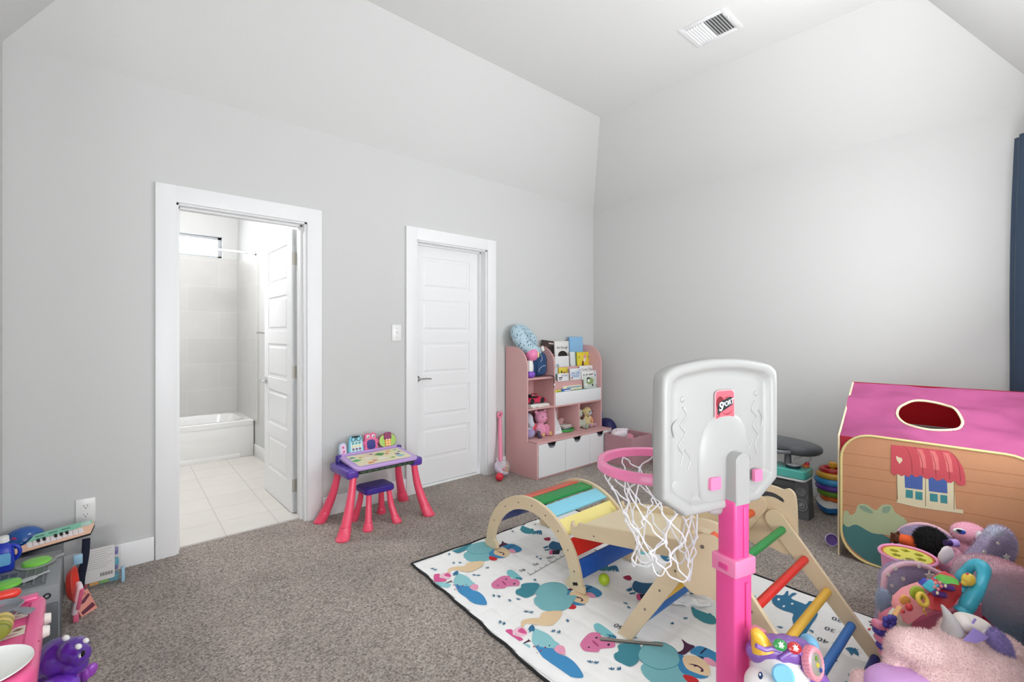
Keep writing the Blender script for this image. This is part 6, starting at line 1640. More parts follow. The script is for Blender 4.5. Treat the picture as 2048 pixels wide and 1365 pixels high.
# pink bucket with shape lid
BC = Vector((-1.520, -2.945, 0))
t = thing('shape_bucket', 'pink bucket with yellow shape sorter lid in front of the tent', 'bucket', BC)
mb = MB(P('bucket_pink', '#ef9bc4', **PLA)); mb.lathe([(0.075, 0.001), (0.080, 0.006), (0.095, 0.265), (0.105, 0.271), (0.107, 0.279), (0.102, 0.285), (0.095, 0.281), (0.090, 0.245), (0.075, 0.02)], BC, seg=44); build(mb, 'pail', t)
mb = MB(P('lid_yellow', '#dcd65a', **PLA))
outer_ = circ(0.085, 44)
holes = [circ(0.017, 14, 0.05 * math.cos(a), 0.05 * math.sin(a)) if k % 2 else [(0.05 * math.cos(a) + p[0], 0.05 * math.sin(a) + p[1]) for p in star(0.021, 0.014, 5 if k else 4)] for k, a in enumerate([2 * PI * j / 6 + 0.3 for j in range(6)])]
tri_ = tessellate_polygon([[Vector((*p, 0)) for p in outer_]] + [[Vector((*p, 0)) for p in h] for h in holes])
allp = outer_ + [p for h in holes for p in h]; n_ = len(allp)
LM = RM((BC.x, BC.y, 0.270), (0.0, 0.0, 0))
fs = [tuple(f) for f in tri_] + [tuple(i + n_ for i in f)[::-1] for f in tri_]
b0 = 0
for lp in [outer_] + holes:
    for k in range(len(lp)): fs.append((b0 + k, b0 + (k + 1) % len(lp), n_ + b0 + (k + 1) % len(lp), n_ + b0 + k))
    b0 += len(lp)
mb.add([(a, b, 0.008) for a, b in allp] + [(a, b, -0.010) for a, b in allp], fs, LM); build(mb, 'lid', t)
mb = MB(P('rust_orange', '#c8682c', rough=0.5)); mb.torus((BC.x, BC.y, 0.276), 0.089, 0.004, seg=40, rs=8); build(mb, 'inner_ring', t)
mb = MB(P('bucket_pink', '#ef9bc4')); mb.tube(catmull([BC + Vector((-0.105, 0.03, 0.27)), BC + Vector((-0.122, 0.0, 0.20)), BC + Vector((-0.10, -0.06, 0.12)), BC + Vector((0.0, -0.12, 0.10)), BC + Vector((0.08, -0.08, 0.18)), BC + Vector((0.103, -0.02, 0.27))], 5, False), 0.0045, seg=8); build(mb, 'handle', t)

# doll with black afro, orange sleeve
t = thing('doll', 'rag doll with big black furry hair and orange sleeve lying behind the pink bucket', 'doll', (-1.27, -2.95, 0))
hc = K(1861, 1086, 2.27)
mb = MB(P('black_fur', '#0c0b0c', rough=0.95, sheen=0.1)); mb.ell(hc, (0.062, 0.062, 0.066), seg=26); build(mb, 'hair', t, fuzz=(5000, 0.016, 0.0012, 3, 0.0, 0.7))
mb = MB(P('orange_knit', '#e8602a', rough=0.9, bump=(150, 0.5)))
a0, a1 = K(1835, 1090, 2.30), K(1797, 1077, 2.34)
mb.tube([a0, a0.lerp(a1, .5) + Vector((0, 0, .003)), a1], 0, seg=14, radii=[0.030, 0.027, 0.022]); build(mb, 'sleeve', t)
mb = MB(P('orange_knit', '#e8602a')); bb = Vector((hc.x, hc.y, 0)); mb.ell(bb + Vector((0.0, 0, 0.11)), (0.058, 0.055, 0.11), seg=20); build(mb, 'torso', t)
mb = MB(P('brown_skin_cloth', '#5b3218', rough=0.8, bump=(90, .2)))
h0 = K(1792, 1077, 2.34); mb.ell(h0, (0.022, 0.018, 0.028), rot=(0, 0.5, VR), seg=16)
for k in range(4): q = K(1784 - k * 0.5, 1068 + k * 5, 2.33); mb.tube([h0, q], 0.0065, seg=8); mb.ell(q, (.0068, .0068, .0068), seg=8)
mb.tube([h0, K(1797, 1064, 2.33)], 0.006, seg=8); build(mb, 'hand', t)

# pink plush cat with blue eye
t = thing('plush_cat', 'pink plush animal with large blue eye against the tent front', 'soft toy', (-1.19, -3.10, 0))
hc = K(1937, 1068, 2.22)
mb = MB(fur('bubblegum', '#f0a9c0'))
mb.ell(hc, (0.072, 0.060, 0.050), rot=(0, 0, VR), seg=22); mb.ell(K(1962, 1082, 2.2), (0.035, 0.03, 0.032), seg=16)
mb.ell(K(1925, 1100, 2.22), (0.045, 0.045, 0.06), seg=18); q = K(1925, 1100, 2.22); mb.ell((q.x, q.y, 0.10), (0.055, 0.055, 0.10), seg=18)
mb.ell(K(1905, 1112, 2.12), (0.045, 0.035, 0.036), seg=16); mb.ell(K(1893, 1128, 2.10), (0.035, 0.035, 0.04), seg=16)
build(mb, 'body', t, remesh=0.007, fuzz=(5000, 0.007, 0.0009, 5, 0.1, 0.7))
mb = MB(white_pl); mb.ell(K(1919, 1063, 2.165), (0.030, 0.008, 0.013), rot=(0, 0.15, VR), seg=18); ey = build(mb, 'eye_white', t)
mb = MB(P('eye_blue', '#3b62c8', rough=0.2)); mb.ell(K(1924, 1065, 2.157), (0.018, 0.005, 0.010), rot=(0, 0.15, VR), seg=16); build(mb, 'iris', ey)
mb = MB(black_m); mb.ell(K(1918, 1062, 2.152), (0.014, 0.004, 0.006), rot=(0, 0.2, VR), seg=14); build(mb, 'pupil', ey)
mb = MB(fur('white', '#f0e6ea')); mb.ell(K(1960, 1075, 2.16), (0.026, 0.016, 0.026), seg=16); build(mb, 'cheek', t, fuzz=(700, .006, .0009, 8, .1, .7)); 
mb = MB(P('satin_white', '#eee3e8', rough=0.5, bump=(20, .5))); mb.ell(K(1893, 1112, 2.04), (0.032, 0.014, 0.042), rot=(0, 0.4, VR), seg=18); build(mb, 'ear', t, noise=(30, .012), label='white satin ear')
t = thing('toy_bottle', 'small lavender capped toy bottle held beside the black haired doll', 'toy bottle', K(1905, 1088, 2.12))
mb = MB(P('violet_dark', '#35205a', rough=0.3)); mb.cyl(K(1890, 1086, 2.10), K(1903, 1087, 2.10), 0.013, seg=14); build(mb, 'neck', t)
mb = MB(P('lavender_cap', '#b79ae0', **PLA)); mb.cyl(K(1901, 1087, 2.10), K(1914, 1087, 2.10), 0.017, seg=18, bev=0.002); build(mb, 'cap', t)
# plush cushion leaning on the tent
t = thing('plush_cushion', 'furry lilac cushion with pale pink edge leaning on the tent behind the doll', 'cushion', (-1.10, -2.98, 0))
mb = MB(galaxy); mb.ell((-1.105, -2.965, 0.152), (0.030, 0.135, 0.150), e=0.8, seg=30); build(mb, 'pad', t, fuzz=(6000, .010, .001, 9, .1, .7))
mb = MB(pinkedge); mb.tube([(-1.105, -2.965 + 0.135 * math.cos(a), 0.156 + 0.150 * math.sin(a)) for a in [2 * PI * k / 40 for k in range(40)]], 0.010, seg=8, closed=True); build(mb, 'trim', t)

# galaxy plush armchair
t = thing('plush_armchair', 'fuzzy lilac galaxy armchair printed with pale stars beside the pink walker', 'armchair', (-1.6, -3.12, 0))
def slab(pts, t0, th, mat, nm, fz, trim=None, lab=None, depthdir=None, bev=0.02):
    """outline measured in the picture at distance t0, extruded away from the viewer by th"""
    P3 = [K(a, b, t0) for a, b in pts]; P3 = [Vector((p.x, p.y, max(p.z, 0.002))) for p in P3]
    sm = catmull([tuple(p) for p in P3], 3)
    for p in sm: p.z = max(p.z, 0.002)
    c_ = sum(sm, Vector()) / len(sm); d = depthdir or FWD
    rings = [[c_ + (p - c_) * k + d * (th * u) for p in sm] for u, k in ((0.0, 0.86), (0.02, 0.93), (0.14, 0.99), (0.3, 1.0), (0.7, 1.0), (0.88, 0.98), (1.0, 0.88))]
    for r in rings:
        for p in r: p.z = max(p.z, 0.002)
    mb = MB(mat); mb.loft(rings); o_ = build(mb, nm, t, fuzz=fz, ang=180, label=lab)
    if trim:
        mb = MB(trim); r_ = rings[2]; top = [p for p in r_ if p.z > 0.02]
        k0 = next(i for i in range(len(r_)) if r_[i].z > 0.02 and r_[i - 1].z <= 0.02) if len(top) < len(r_) else 0
        seq = [r_[(k0 + i) % len(r_)] for i in range(len(top))]
        mb.tube([p - d * 0.004 for p in seq], 0.010, seg=8); build(mb, 'trim', o_, fuzz=(1500, .006, .0009, 2, .1, .7))
    return o_
slab([(1768, 1290), (1767, 1170), (1776, 1142), (1802, 1129), (1838, 1129), (1870, 1143), (1905, 1160), (1922, 1172), (1922, 1290), (1850, 1400)], 1.86, 0.035, galaxy, 'arm', (14000, .011, .001, 12, .15, .7), pinkedge)
slab([(1915, 1178), (1930, 1142), (1970, 1094), (1998, 1060), (2026, 1064), (2040, 1100), (2018, 1150), (1995, 1200), (1945, 1250)], 2.0, 0.05, galaxy, 'backrest', (10000, .011, .001, 13, .15, .7))
slab([(1962, 1200), (1968, 1150), (1990, 1138), (2040, 1140), (2085, 1160), (2100, 1200), (2095, 1330), (2050, 1420), (1975, 1330)], 1.72, 0.13, rainbow, 'arm', (14000, .012, .001, 14, .15, .7), None, 'pink and blue fuzzy arm')
mb = MB(galaxy); q = K(1930, 1250, 1.98); mb.ell((q.x, q.y, 0.09), (0.14, 0.10, 0.09), rot=(0, 0, VR), e=0.6, seg=24); build(mb, 'seat', t, fuzz=(5000, .011, .001, 15, .15, .7))
def sticker(px, py, t0, r, r2, nm='star_print'):
    c_ = K(px, py, t0); mb = MB(star_m)
    M_ = face_m(c_, RGT, (0, 0, 1))
    mb.prism(star(r, r2, 5), 0.0, 0.004, M_) if r2 < r * .9 else mb.prism(circ(r, 12), 0.0, 0.004, M_); build(mb, nm, t)
sticker(1858, 1152, 1.842, 0.022, 0.009); 
for px, py, r in ((1790, 1137, .008), (1805, 1158, .008), (1783, 1172, .006), (1787, 1194, .008), (1837, 1133, .006), (1820, 1200, .005), (1776, 1150, .006)): sticker(px, py, 1.85, r, r)
for px, py, r in ((1968, 1105, .008), (1995, 1087, .006)): sticker(px, py, 1.985, r, r)
sticker(2012, 1115, 1.985, 0.016, 0.007)
mb = MB(fur('powder_blue', '#aebfd6')); mb.ell(K(1767, 1202, 1.84), (0.016, 0.02, 0.045), seg=16); build(mb, 'tassel', t, fuzz=(1500, .012, .001, 4, .3, .7), label='powder blue tassel')

# pink activity walker
t = thing('activity_walker', 'pink baby activity walker with red music panel and turquoise handle beside the galaxy armchair', 'baby walker', K(1850, 1420, 1.66) * 1.0)
t.location.z = 0.0; TW = 1.66
rose = P('rose_plastic', '#df7590', **PLA); redp = P('signal_red_plastic', '#d23a3f', **PLA); turq = P('turquoise_blue_plastic', '#3fb4cc', **PLA); salm = P('salmon_pink_plastic', '#f0989c', **PLA); ylw = P('sunny_yellow_plastic', '#ecc84a', **PLA)
def pslab(pts, t0, th, mat, nm, parent=None, bev=0.006, lab=None, tilt=0.0):
    """moulded plate: outline at distance t0, rows nearer the top recede by tilt"""
    y0 = min(p[1] for p in pts); y1 = max(p[1] for p in pts)
    P3 = [K(a, b, t0 + tilt * (y1 - b) / max(1, (y1 - y0))) for a, b in pts]
    c_ = sum(P3, Vector()) / len(P3)
    rings = [[c_ + (p - c_) * k + FWD * (th * u) for p in P3] for u, k in ((0, 0.93), (0.12, 1.0), (0.85, 1.0), (1.0, 0.95))]
    mb = MB(mat); mb.loft(rings); return build(mb, nm, parent or t, lab, ang=50)
pslab([(1795, 1262), (1812, 1250), (1870, 1225), (1895, 1222), (1968, 1205), (1972, 1260), (1985, 1300), (1985, 1372), (1806, 1372), (1795, 1300)], TW + 0.03, 0.10, rose, 'body', bev=0.01)
pslab([(1975, 1238), (2004, 1268), (2012, 1330), (1990, 1372), (1974, 1370)], TW + 0.02, 0.06, P('deep_rose_plastic', '#b02a48', **PLA), 'rear_support', lab='crimson side support')
fpn = pslab([(1812, 1240), (1803, 1225), (1806, 1208), (1825, 1190), (1846, 1182), (1878, 1172), (1884, 1180), (1872, 1206), (1872, 1222), (1842, 1234), (1818, 1252)], TW - 0.02, 0.05, salm, 'face_panel', tilt=0.05)
rdp = pslab([(1866, 1222), (1864, 1206), (1874, 1185), (1892, 1166), (1912, 1155), (1926, 1170), (1925, 1190), (1905, 1218), (1880, 1226)], TW - 0.03, 0.05, redp, 'music_panel', tilt=0.06, lab='red music panel')
pslab([(1884, 1162), (1896, 1157), (1918, 1162), (1920, 1172), (1904, 1168), (1890, 1170)], TW - 0.02, 0.03, P('leaf_green_plastic', '#5cb83c', **PLA), 'green_cap', rdp, tilt=0.03)
for px, py in ((1873, 1190), (1889, 1176)):
    mb = MB(P('violet_key', '#5a2a80', **PLA)); mb.box(K(px + 6, py, TW - 0.02), (0.038, 0.022, 0.018), rot=(-0.6, 0.25, VR), bev=0.004); ke = build(mb, 'key', rdp)
    mb = MB(P('cream_key', '#f3e7c2')); mb.ell(K(px + 2, py - 3, TW - 0.035), (0.007, 0.004, 0.006), seg=10); build(mb, 'note_mark', ke)
mb = MB(redp); mb.ell(K(1818, 1215, TW - 0.03), (0.013, 0.011, 0.013), seg=16); build(mb, 'red_knob', fpn)
mb = MB(redp); mb.ell(K(1806, 1224, TW - 0.025), (0.006, 0.006, 0.006), seg=12); build(mb, 'red_knob', fpn)
mb = MB(ylw); mb.torus(K(1845, 1200, TW - 0.035), 0.018, 0.007, rot=(PI / 2 - 0.5, 0.5, VR), seg=22, rs=10); build(mb, 'yellow_ring', fpn)
mb = MB(ylw); mb.tube(catmull([K(1853, 1205, TW - .035), K(1850, 1215, TW - .035), K(1847, 1222, TW - .035), K(1852, 1230, TW - .033)], 4, False), 0.0025, seg=6); build(mb, 'cord', fpn)
mb = MB(P('moss_green_plastic', '#a4b83a', **PLA)); mb.lathe([(0.012, 0), (0.024, 0.004), (0.024, 0.014), (0.01, 0.018)], M=face_m(K(1830, 1184, TW), RGT, Vector((0, 0, 1))), seg=12); build(mb, 'gear', t, label='green gear')
mb = MB(P('tangerine_plastic', '#eeaa55', **PLA)); mb.lathe([(0.010, 0), (0.018, 0.004), (0.018, 0.012), (0.008, 0.016)], M=face_m(K(1806, 1199, TW + .02), RGT, Vector((0, 0, 1))), seg=10); build(mb, 'gear', t, label='orange gear')
mb = MB(P('cobalt_plastic', '#3a3fa8', **PLA)); mb.box(K(1850, 1167, TW + 0.03), (0.030, 0.03, 0.010), rot=(0.3, -0.6, VR), bev=0.004); build(mb, 'blue_flap', t)
mb = MB(turq); mb.box(K(1862, 1173, TW + 0.01), (0.040, 0.035, 0.012), rot=(0.3, -0.7, VR), bev=0.005); build(mb, 'turquoise_flap', t)
mb = MB(turq); mb.box(K(1882, 1160, TW + 0.05), (0.036, 0.03, 0.012), rot=(0.3, -0.4, VR), bev=0.005); build(mb, 'turquoise_flap', t)
mb = MB(salm)
for k in range(5):
    a = 2 * PI * k / 5 + 0.2; q = K(1876 + 7 * math.cos(a), 1172 + 7 * math.sin(a), TW - 0.03); mb.ell(q, (0.006, 0.005, 0.006), seg=10)
build(mb, 'flower', t)
mb = MB(ylw); mb.ell(K(1937, 1160, TW - 0.02), (0.020, 0.018, 0.022), rot=(0, 0.5, VR), seg=18); mb.ell(K(1929, 1167, TW - 0.02), (0.010, 0.010, 0.010), seg=14); ch = build(mb, 'bird_charm', t)
mb = MB(redp); mb.ell(K(1935, 1150, TW - 0.02), (0.007, 0.005, 0.006), seg=10); build(mb, 'comb', ch)
hp_ = [(1930, 1222, 0.0), (1938, 1205, 0.0), (1957, 1178, 0.0), (1966, 1158, 0.02), (1966, 1140, 0.04), (1956, 1131, 0.06), (1942, 1133, 0.07), (1932, 1145, 0.08), (1926, 1160, 0.085), (1926, 1178, 0.08), (1924, 1192, 0.06)]
mb = MB(turq); mb.tube(catmull([K(a, b, TW - 0.03 + d) for a, b, d in hp_], 5, False), 0, seg=16, radii=[0.020 + 0.004 * math.sin(k * 0.35) for k in range(51)]); hl = build(mb, 'handle', t, label='turquoise handle')
mb = MB(turq); mb.cyl(K(1924, 1229, TW - 0.03), K(1931, 1220, TW - 0.03), 0.028, 0.024, seg=20, bev=0.002); build(mb, 'socket', hl)
mb = MB(P('ivory_plastic', '#e9e4d2', **PLA)); mb.ell(K(1800, 1238, TW + 0.03), (0.040, 0.025, 0.045), rot=(0, 0.5, VR), seg=22); build(mb, 'cream_corner', t)
mb = MB(P('orange_tan', '#e8b070', rough=0.4)); mb.tube([K(1788, 1232, TW - .02), K(1800, 1214, TW - .0)], 0.008, seg=10, flat=.5); build(mb, 'tan_strip', t)
mb = MB(P('royal_purple', '#43389a', **PLA))
q = K(1778, 1245, TW - 0.02)
for k in range(5):
    a = 2 * PI * k / 5; mb.ell(q + RGT * (0.014 * math.cos(a)) + Vector((0, 0, 0.014 * math.sin(a))), (0.012, 0.010, 0.012), seg=12)
mb.ell(K(1788, 1237, TW - 0.02), (0.011, 0.009, 0.011), seg=12); build(mb, 'purple_flower', t, label='purple flower')
for k, (px, py, c_) in enumerate(((1758, 1250, 'p'), (1760, 1263, 'v'), (1763, 1278, 'p'), (1767, 1293, 'v'), (1772, 1308, 'p'), (1778, 1322, 'v'))):
    mb = MB(P('candy_pink', '#ea8aa8', **PLA) if c_ == 'p' else P('royal_purple', '#43389a', **PLA)); mb.ell(K(px, py, TW + 0.02), (0.022, 0.020, 0.015), rot=(0, 0.35, VR), seg=18, e=0.75); build(mb, 'roller', t, label='pink roller' if c_ == 'p' else 'purple roller')
q = K(1778, 1330, TW + 0.02)
mb = MB(P('candy_pink', '#ea8aa8')); mb.cyl((q.x, q.y, 0.0135), (q.x, q.y, q.z), 0.02, seg=14); build(mb, 'foot', t)

# big pink plush unicorn in front
t = thing('plush_unicorn', 'large pale pink fluffy unicorn plush with grey horn in the right foreground', 'soft toy', Vector((K(1920, 1365, 1.42).x, K(1920, 1365, 1.42).y, 0)))
TU = 1.40
mb = MB(blush)
for px, py, dt, r in ((1815, 1290, -.02, (.050, .045, .040)), (1850, 1300, -.03, (.065, .055, .050)), (1795, 1300, 0, (.030, .035, .045)), (1790, 1330, 0, (.030, .03, .04)), (1900, 1305, -.02, (.07, .06, .055)), (1950, 1300, 0, (.075, .06, .06)), (1905, 1262, 0, (.032, .03, .040)), (2000, 1310, .02, (.06, .06, .06)), (2040, 1350, .02, (.07, .08, .08)),
                     (1980, 1360, -.05, (.09, .08, .09)), (1870, 1355, -.04, (.07, .06, .06)), (1915, 1400, -.06, (.12, .09, .10)), (1940, 1275, .03, (.05, .04, .04)), (2060, 1420, 0, (.09, .09, .12))):
    mb.ell(K(px, py, TU + dt), r, rot=(0, 0, VR), seg=20)
q = K(1930, 1420, TU); mb.ell((q.x, q.y, 0.13), (.17, .12, .13), rot=(0, 0, VR), seg=24, e=0.8)
q = K(2030, 1420, TU); mb.ell((q.x, q.y, 0.13), (.12, .12, .13), rot=(0, 0, VR), seg=24, e=0.8)
build(mb, 'body', t, remesh=0.010, fuzz=(60000, .010, .0009, 21, .15, .8))
grey_f = P('horn_grey_fabric', '#b4b0b0', rough=0.8, bump=(120, .3))
mb = MB(grey_f); hpts = catmull([K(1905, 1262, TU - .02), K(1902, 1245, TU - .03), K(1894, 1228, TU - .03), K(1883, 1210, TU - .02)], 4, False)
mb.tube(hpts, 0, seg=14, radii=[0.026 * (1 - k / 12.6) + 0.0015 for k in range(13)], flat=0.7); build(mb, 'horn', t, label='grey curved horn')
crm = P('cream_fleece', '#efe3dc', rough=0.9, bump=(300, .5))
mb = MB(crm); mb.ell(K(1945, 1250, TU - .01), (.052, .03, .026), rot=(0, 0.3, VR), seg=22, e=.8); mb.ell(K(1965, 1262, TU - .02), (.035, .026, .024), rot=(0, 0.5, VR), seg=20); er = build(mb, 'ear', t, label='cream ear')
lil = P('lilac_satin', '#9a86cc', rough=0.6, bump=(100, .3))
mb = MB(lil); mb.prism([(-0.034, -0.012), (-.004, 0.022), (0.034, 0.0), (0.020, -0.010), (0.0, -0.018)], 0, 0.006, face_m(K(1950, 1272, TU - .055), RGT, (0, 0, 1))); build(mb, 'inner_ear', er, label='lilac inner ear')
mb = MB(lil); mb.box(K(1948, 1243, TU - .045), (0.004, 0.004, 0.016), rot=(0, 0.6, VR)); build(mb, 'stitch_mark', er)
mb = MB(fur('violet', '#9583c4')); mb.tube(catmull([K(1980, 1262, TU - .045), K(1993, 1280, TU - .05), K(2004, 1300, TU - .05), K(2012, 1318, TU - .045)], 4, False), 0, seg=14, radii=[0.010 + 0.012 * math.sin(PI * (k + 1) / 14) for k in range(13)]); build(mb, 'mane', t, fuzz=(3000, .010, .0009, 23, .2, .8), label='violet mane')
mb = MB(P('orchid_fleece', '#cf9fd6', rough=0.85, bump=(200, .2))); mb.ell(K(1800, 1372, 1.36), (.085, .07, .042), rot=(0, -0.2, VR), seg=28, e=.8); q = K(1800, 1400, 1.38); mb.ell((q.x, q.y, 0.10), (.08, .06, .10), rot=(0, 0, VR), seg=22, e=.8); build(mb, 'belly', t, label='smooth orchid pink belly')
mb = MB(blush); mb.ell(K(1730, 1368, 1.42), (.038, .036, .034), seg=20); mb.ell(K(1765, 1385, 1.41), (.045, .04, .04), seg=18); mb.ell(K(1800, 1395, 1.40), (.05, .045, .05), seg=18)
build(mb, 'leg', t, remesh=0.008, fuzz=(5000, .010, .0009, 24, .15, .8))

# ride-on unicorn toy
TQ = 1.30
q0 = K(1580, 1420, TQ)
t = thing('unicorn_rocker', 'plastic ride on unicorn with purple mane and yellow horn before the climbing triangle', 'ride on toy', (q0.x, q0.y, MZ))
whp = P('pearl_white_plastic', '#ece6e4', **PLA); vio = P('amethyst_plastic', '#8a5fb0', **PLA); skyp = P('sky_blue_plastic', '#7cc0e6', **PLA)
mb = MB(whp)
for px, py, dt, r in ((1540, 1345, 0, (.050, .055, .055)), (1570, 1350, .01, (.060, .06, .07)), (1585, 1328, .0, (.022, .03, .022)), (1525, 1375, -.03, (.045, .05, .05)), (1580, 1400, .02, (.06, .06, .08))): mb.ell(K(px, py, TQ + dt), r, rot=(0, 0, VR), seg=22)
bq = K(1585, 1430, TQ + .02); mb.ell((bq.x, bq.y, 0.11), (.085, .075, .098), rot=(0, 0, VR), seg=24, e=.8)
bd_ = build(mb, 'body', t, remesh=0.006)
mb = MB(vio)
for k, (px, py, r) in enumerate(((1512, 1305, .026), (1522, 1318, .024), (1530, 1296, .030), (1552, 1298, .034), (1575, 1300, .036), (1600, 1306, .036), (1615, 1330, .036), (1612, 1355, .036), (1632, 1365, .034), (1640, 1395, .04))):
    mb.ell(K(px, py, TQ + 0.015), (r, r * 1.3, r), rot=(0, 0, VR), seg=18)
mn = build(mb, 'mane', t, remesh=0.006, label='purple moulded mane')
mb = MB(vio)
for pts in ([(1512, 1292), (1530, 1300), (1545, 1298), (1562, 1304)], [(1560, 1318), (1580, 1306), (1602, 1308), (1612, 1325)], [(1602, 1335), (1610, 1350), (1612, 1368)]):
    mb.tube(catmull([K(a, b, TQ - 0.028) for a, b in pts], 4, False), 0.006, seg=8)
build(mb, 'mane_lock', mn)
mb = MB(P('amber_plastic', '#f0b83a', **PLA)); hq = catmull([K(1527, 1303, TQ - .005), K(1522, 1288, TQ), K(1516, 1273, TQ), K(1507, 1259, TQ)], 4, False); mb.tube(hq, 0, seg=16, radii=[0.030, 0.0295, 0.0285, .027, .026, .0245, .0225, .021, .019, .017, .0145, .011, .004]); build(mb, 'horn', t, label='amber yellow horn')
for px, py, c_, nm in ((1559, 1291, '#2f8a44', 'green'), (1588, 1297, '#b8282e', 'red')):
    M_ = face_m(K(px, py, TQ - 0.035), RGT, Vector((0, 0, 1)) + FWD * 0.8)
    mb = MB(P('button_' + nm, c_, rough=0.12, coat=0.5)); mb.lathe([(0.017, 0), (0.018, 0.004), (0.012, 0.009), (0.003, 0.010)], M=M_, seg=22, sy=.8); bt = build(mb, 'button', t, label=nm + ' button')
    mb = MB(P('pale_print', '#e8ecd8', rough=0.4), M_); mb.patch([(x, y) for x, y in star(0.009, 0.004, 6)], z=0.0103); build(mb, 'button_print', bt)
DM = face_m(K(1627, 1327, TQ - 0.035), RGT + FWD * 0.5, Vector((-0.15, 0, 1)) + FWD * 0.3)
mb = MB(P('pastel_pink_plastic', '#f09aa8', **PLA)); mb.lathe([(0.02, -0.012), (0.036, -0.012), (0.036, 0.008), (0.030, 0.012), (0.027, 0.008)], M=DM, seg=36, sx=.85, sy=1.1)
for k in range(26):
    a = 2 * PI * k / 26; mb.ell((0.036 * .85 * math.cos(a), 0.036 * 1.1 * math.sin(a), 0.0), (0.0028, 0.0028, 0.010), seg=8, M=DM)
dl = build(mb, 'dial', t, label='pink ribbed dial')
mb = MB(P('silver_face', '#b9b4a8', rough=0.25, metal=0.5)); mb.lathe([(0.026, 0.006), (0.026, 0.009), (0.02, 0.0105), (0.002, 0.011)], M=DM, seg=30, sx=.85, sy=1.1); df = build(mb, 'dial_face', dl)
for x, y, c_ in ((0.0, 0.014, '#6a8a3a'), (0.0, -0.001, '#c9b73a'), (0.008, -0.016, '#2f4a8a')): 
    mb = MB(P('dial_pic_' + c_[1:], c_, rough=0.4)); mb.lathe([(0.006, 0.0108), (0.0055, 0.0122)], (x, y, 0), M=DM, seg=14); build(mb, 'picture', df)
mb = MB(skyp); mb.cyl(K(1573, 1362, TQ - 0.02), K(1566, 1352, TQ - 0.11), 0.020, 0.026, seg=22, bev=0.005); build(mb, 'handlebar', t, label='sky blue handlebar')
mb = MB(skyp); mb.tube(catmull([K(1622, 1300, TQ + .06), K(1622, 1290, TQ + .08), K(1616, 1284, TQ + .1)], 4, False), 0.020, seg=14); mb.ell(K(1616, 1284, TQ + .1), (.021, .021, .021), seg=14); build(mb, 'handlebar', t, label='sky blue handlebar')
mb = MB(P('eye_ring_navy', '#253a6a', rough=0.2)); mb.ell(K(1521, 1352, TQ - 0.066), (0.006, 0.004, 0.010), rot=(0, 0, VR), seg=14); ey = build(mb, 'eye', t)
mb = MB(white_pl); mb.ell(K(1520, 1350, TQ - 0.070), (0.0022, 0.002, 0.0035), rot=(0, 0, VR), seg=10); build(mb, 'eye_glint', ey)

# ============================================================ TOYS AT THE LEFT
grey_k = P('mid_grey_plastic', '#8a8d90', rough=0.45, bump=(60, .03)); dgr = P('slate_grey_panel', '#5d6266', rough=0.45, bump=(60, .03))
lime = P('lime_plastic', '#7ed348', **PLA)
t = thing('play_grill', 'grey toy stove with lime green burner plates in the left corner', 'play stove', (-4.42, -0.40, 0))
mb = MB(grey_k); mb.box((-4.4175, -0.477, 0.131), (0.205, 0.418, 0.262), bev=0.007); mb.box((-4.4175, -0.155, 0.11), (0.205, 0.25, 0.22), bev=0.007); bd_ = build(mb, 'cabinet', t)
mb = MB(dgr); mb.box((-4.432, -0.560, 0.264), (0.15, 0.20, 0.004), bev=0.0015)
gr = build(mb, 'grill_plate', t)
for k in range(6):
    mb = MB(P('rib_grey', '#74797d', rough=.45)); mb.box((-4.497 + k * 0.026, -0.560, 0.268), (0.006, 0.17, 0.004), bev=0.001); build(mb, 'rib', gr)
for (px, py, w), nm in (((71, 1131, .048), 'pan'), ((6, 1171, .045), 'pan')):
    x, y = (-4.395, -0.402) if px > 50 else (-4.470, -0.590)
    if px > 50:
        mb = MB(P('pan_grey', '#9a9d9c', rough=.4)); mb.lathe([(0.058, 0.2625), (0.064, 0.266), (0.055, 0.268)], (x, y, 0), seg=30); mb.tube([(x + .055, y + .02, .266), (x + 0.085, y + 0.045, .266)], 0.006, seg=8); build(mb, 'burner_ring', t)
    mb = MB(lime); mb.lathe([(w * .98, 0.268), (w, 0.272), (w * .9, 0.280), (w * .4, 0.285), (0.002, .286)], (x, y, 0), seg=32); build(mb, 'burner', t, label='lime green burner')
mb = MB(P('pale_grey_spoon', '#b5b8b8', rough=.4)); mb.ell((-4.412, -0.585, 0.271), (0.035, 0.020, 0.004), rot=(0, 0, 0.5), seg=20); mb.tube([(-4.385, -0.57, .271), (-4.35, -0.548, .272)], 0.004, seg=8); build(mb, 'spoon_emblem', gr)
mb = MB(dgr); mb.box((-4.3175, -0.63, 0.10), (0.012, 0.10, 0.16), bev=0.003); mb.box((-4.345, -0.688, 0.105), (0.05, 0.01, 0.17), bev=0.004); dr_ = build(mb, 'oven_door', t)
mb = MB(black_m); mb.torus((-4.352, -0.6865, 0.222), 0.009, 0.003, rot=(PI / 2, 0, 0), seg=20, rs=8); build(mb, 'knob', t)
t = thing('red_plate', 'red toy plate standing on edge against the side of the grey stove', 'plate', (-4.285, -0.52, 0))
mb = MB(P('tomato_red_plastic', '#dd3a2c', **PLA)); mb.lathe([(0.004, 0.0), (0.055, 0.0), (0.075, 0.016), (0.078, 0.016), (0.058, -0.004), (0.004, -0.004)], M=RM((-4.286, -0.490, 0.165), (0, PI / 2 - 0.10, -0.15)), seg=40); build(mb, 'dish', t)
mb = MB(P('blue_tab', '#9cc4dc', **PLA)); 
t = thing('toy_phone', 'pink and white toy phone standing beside the red plate', 'toy phone', (-4.262, -0.46, 0))
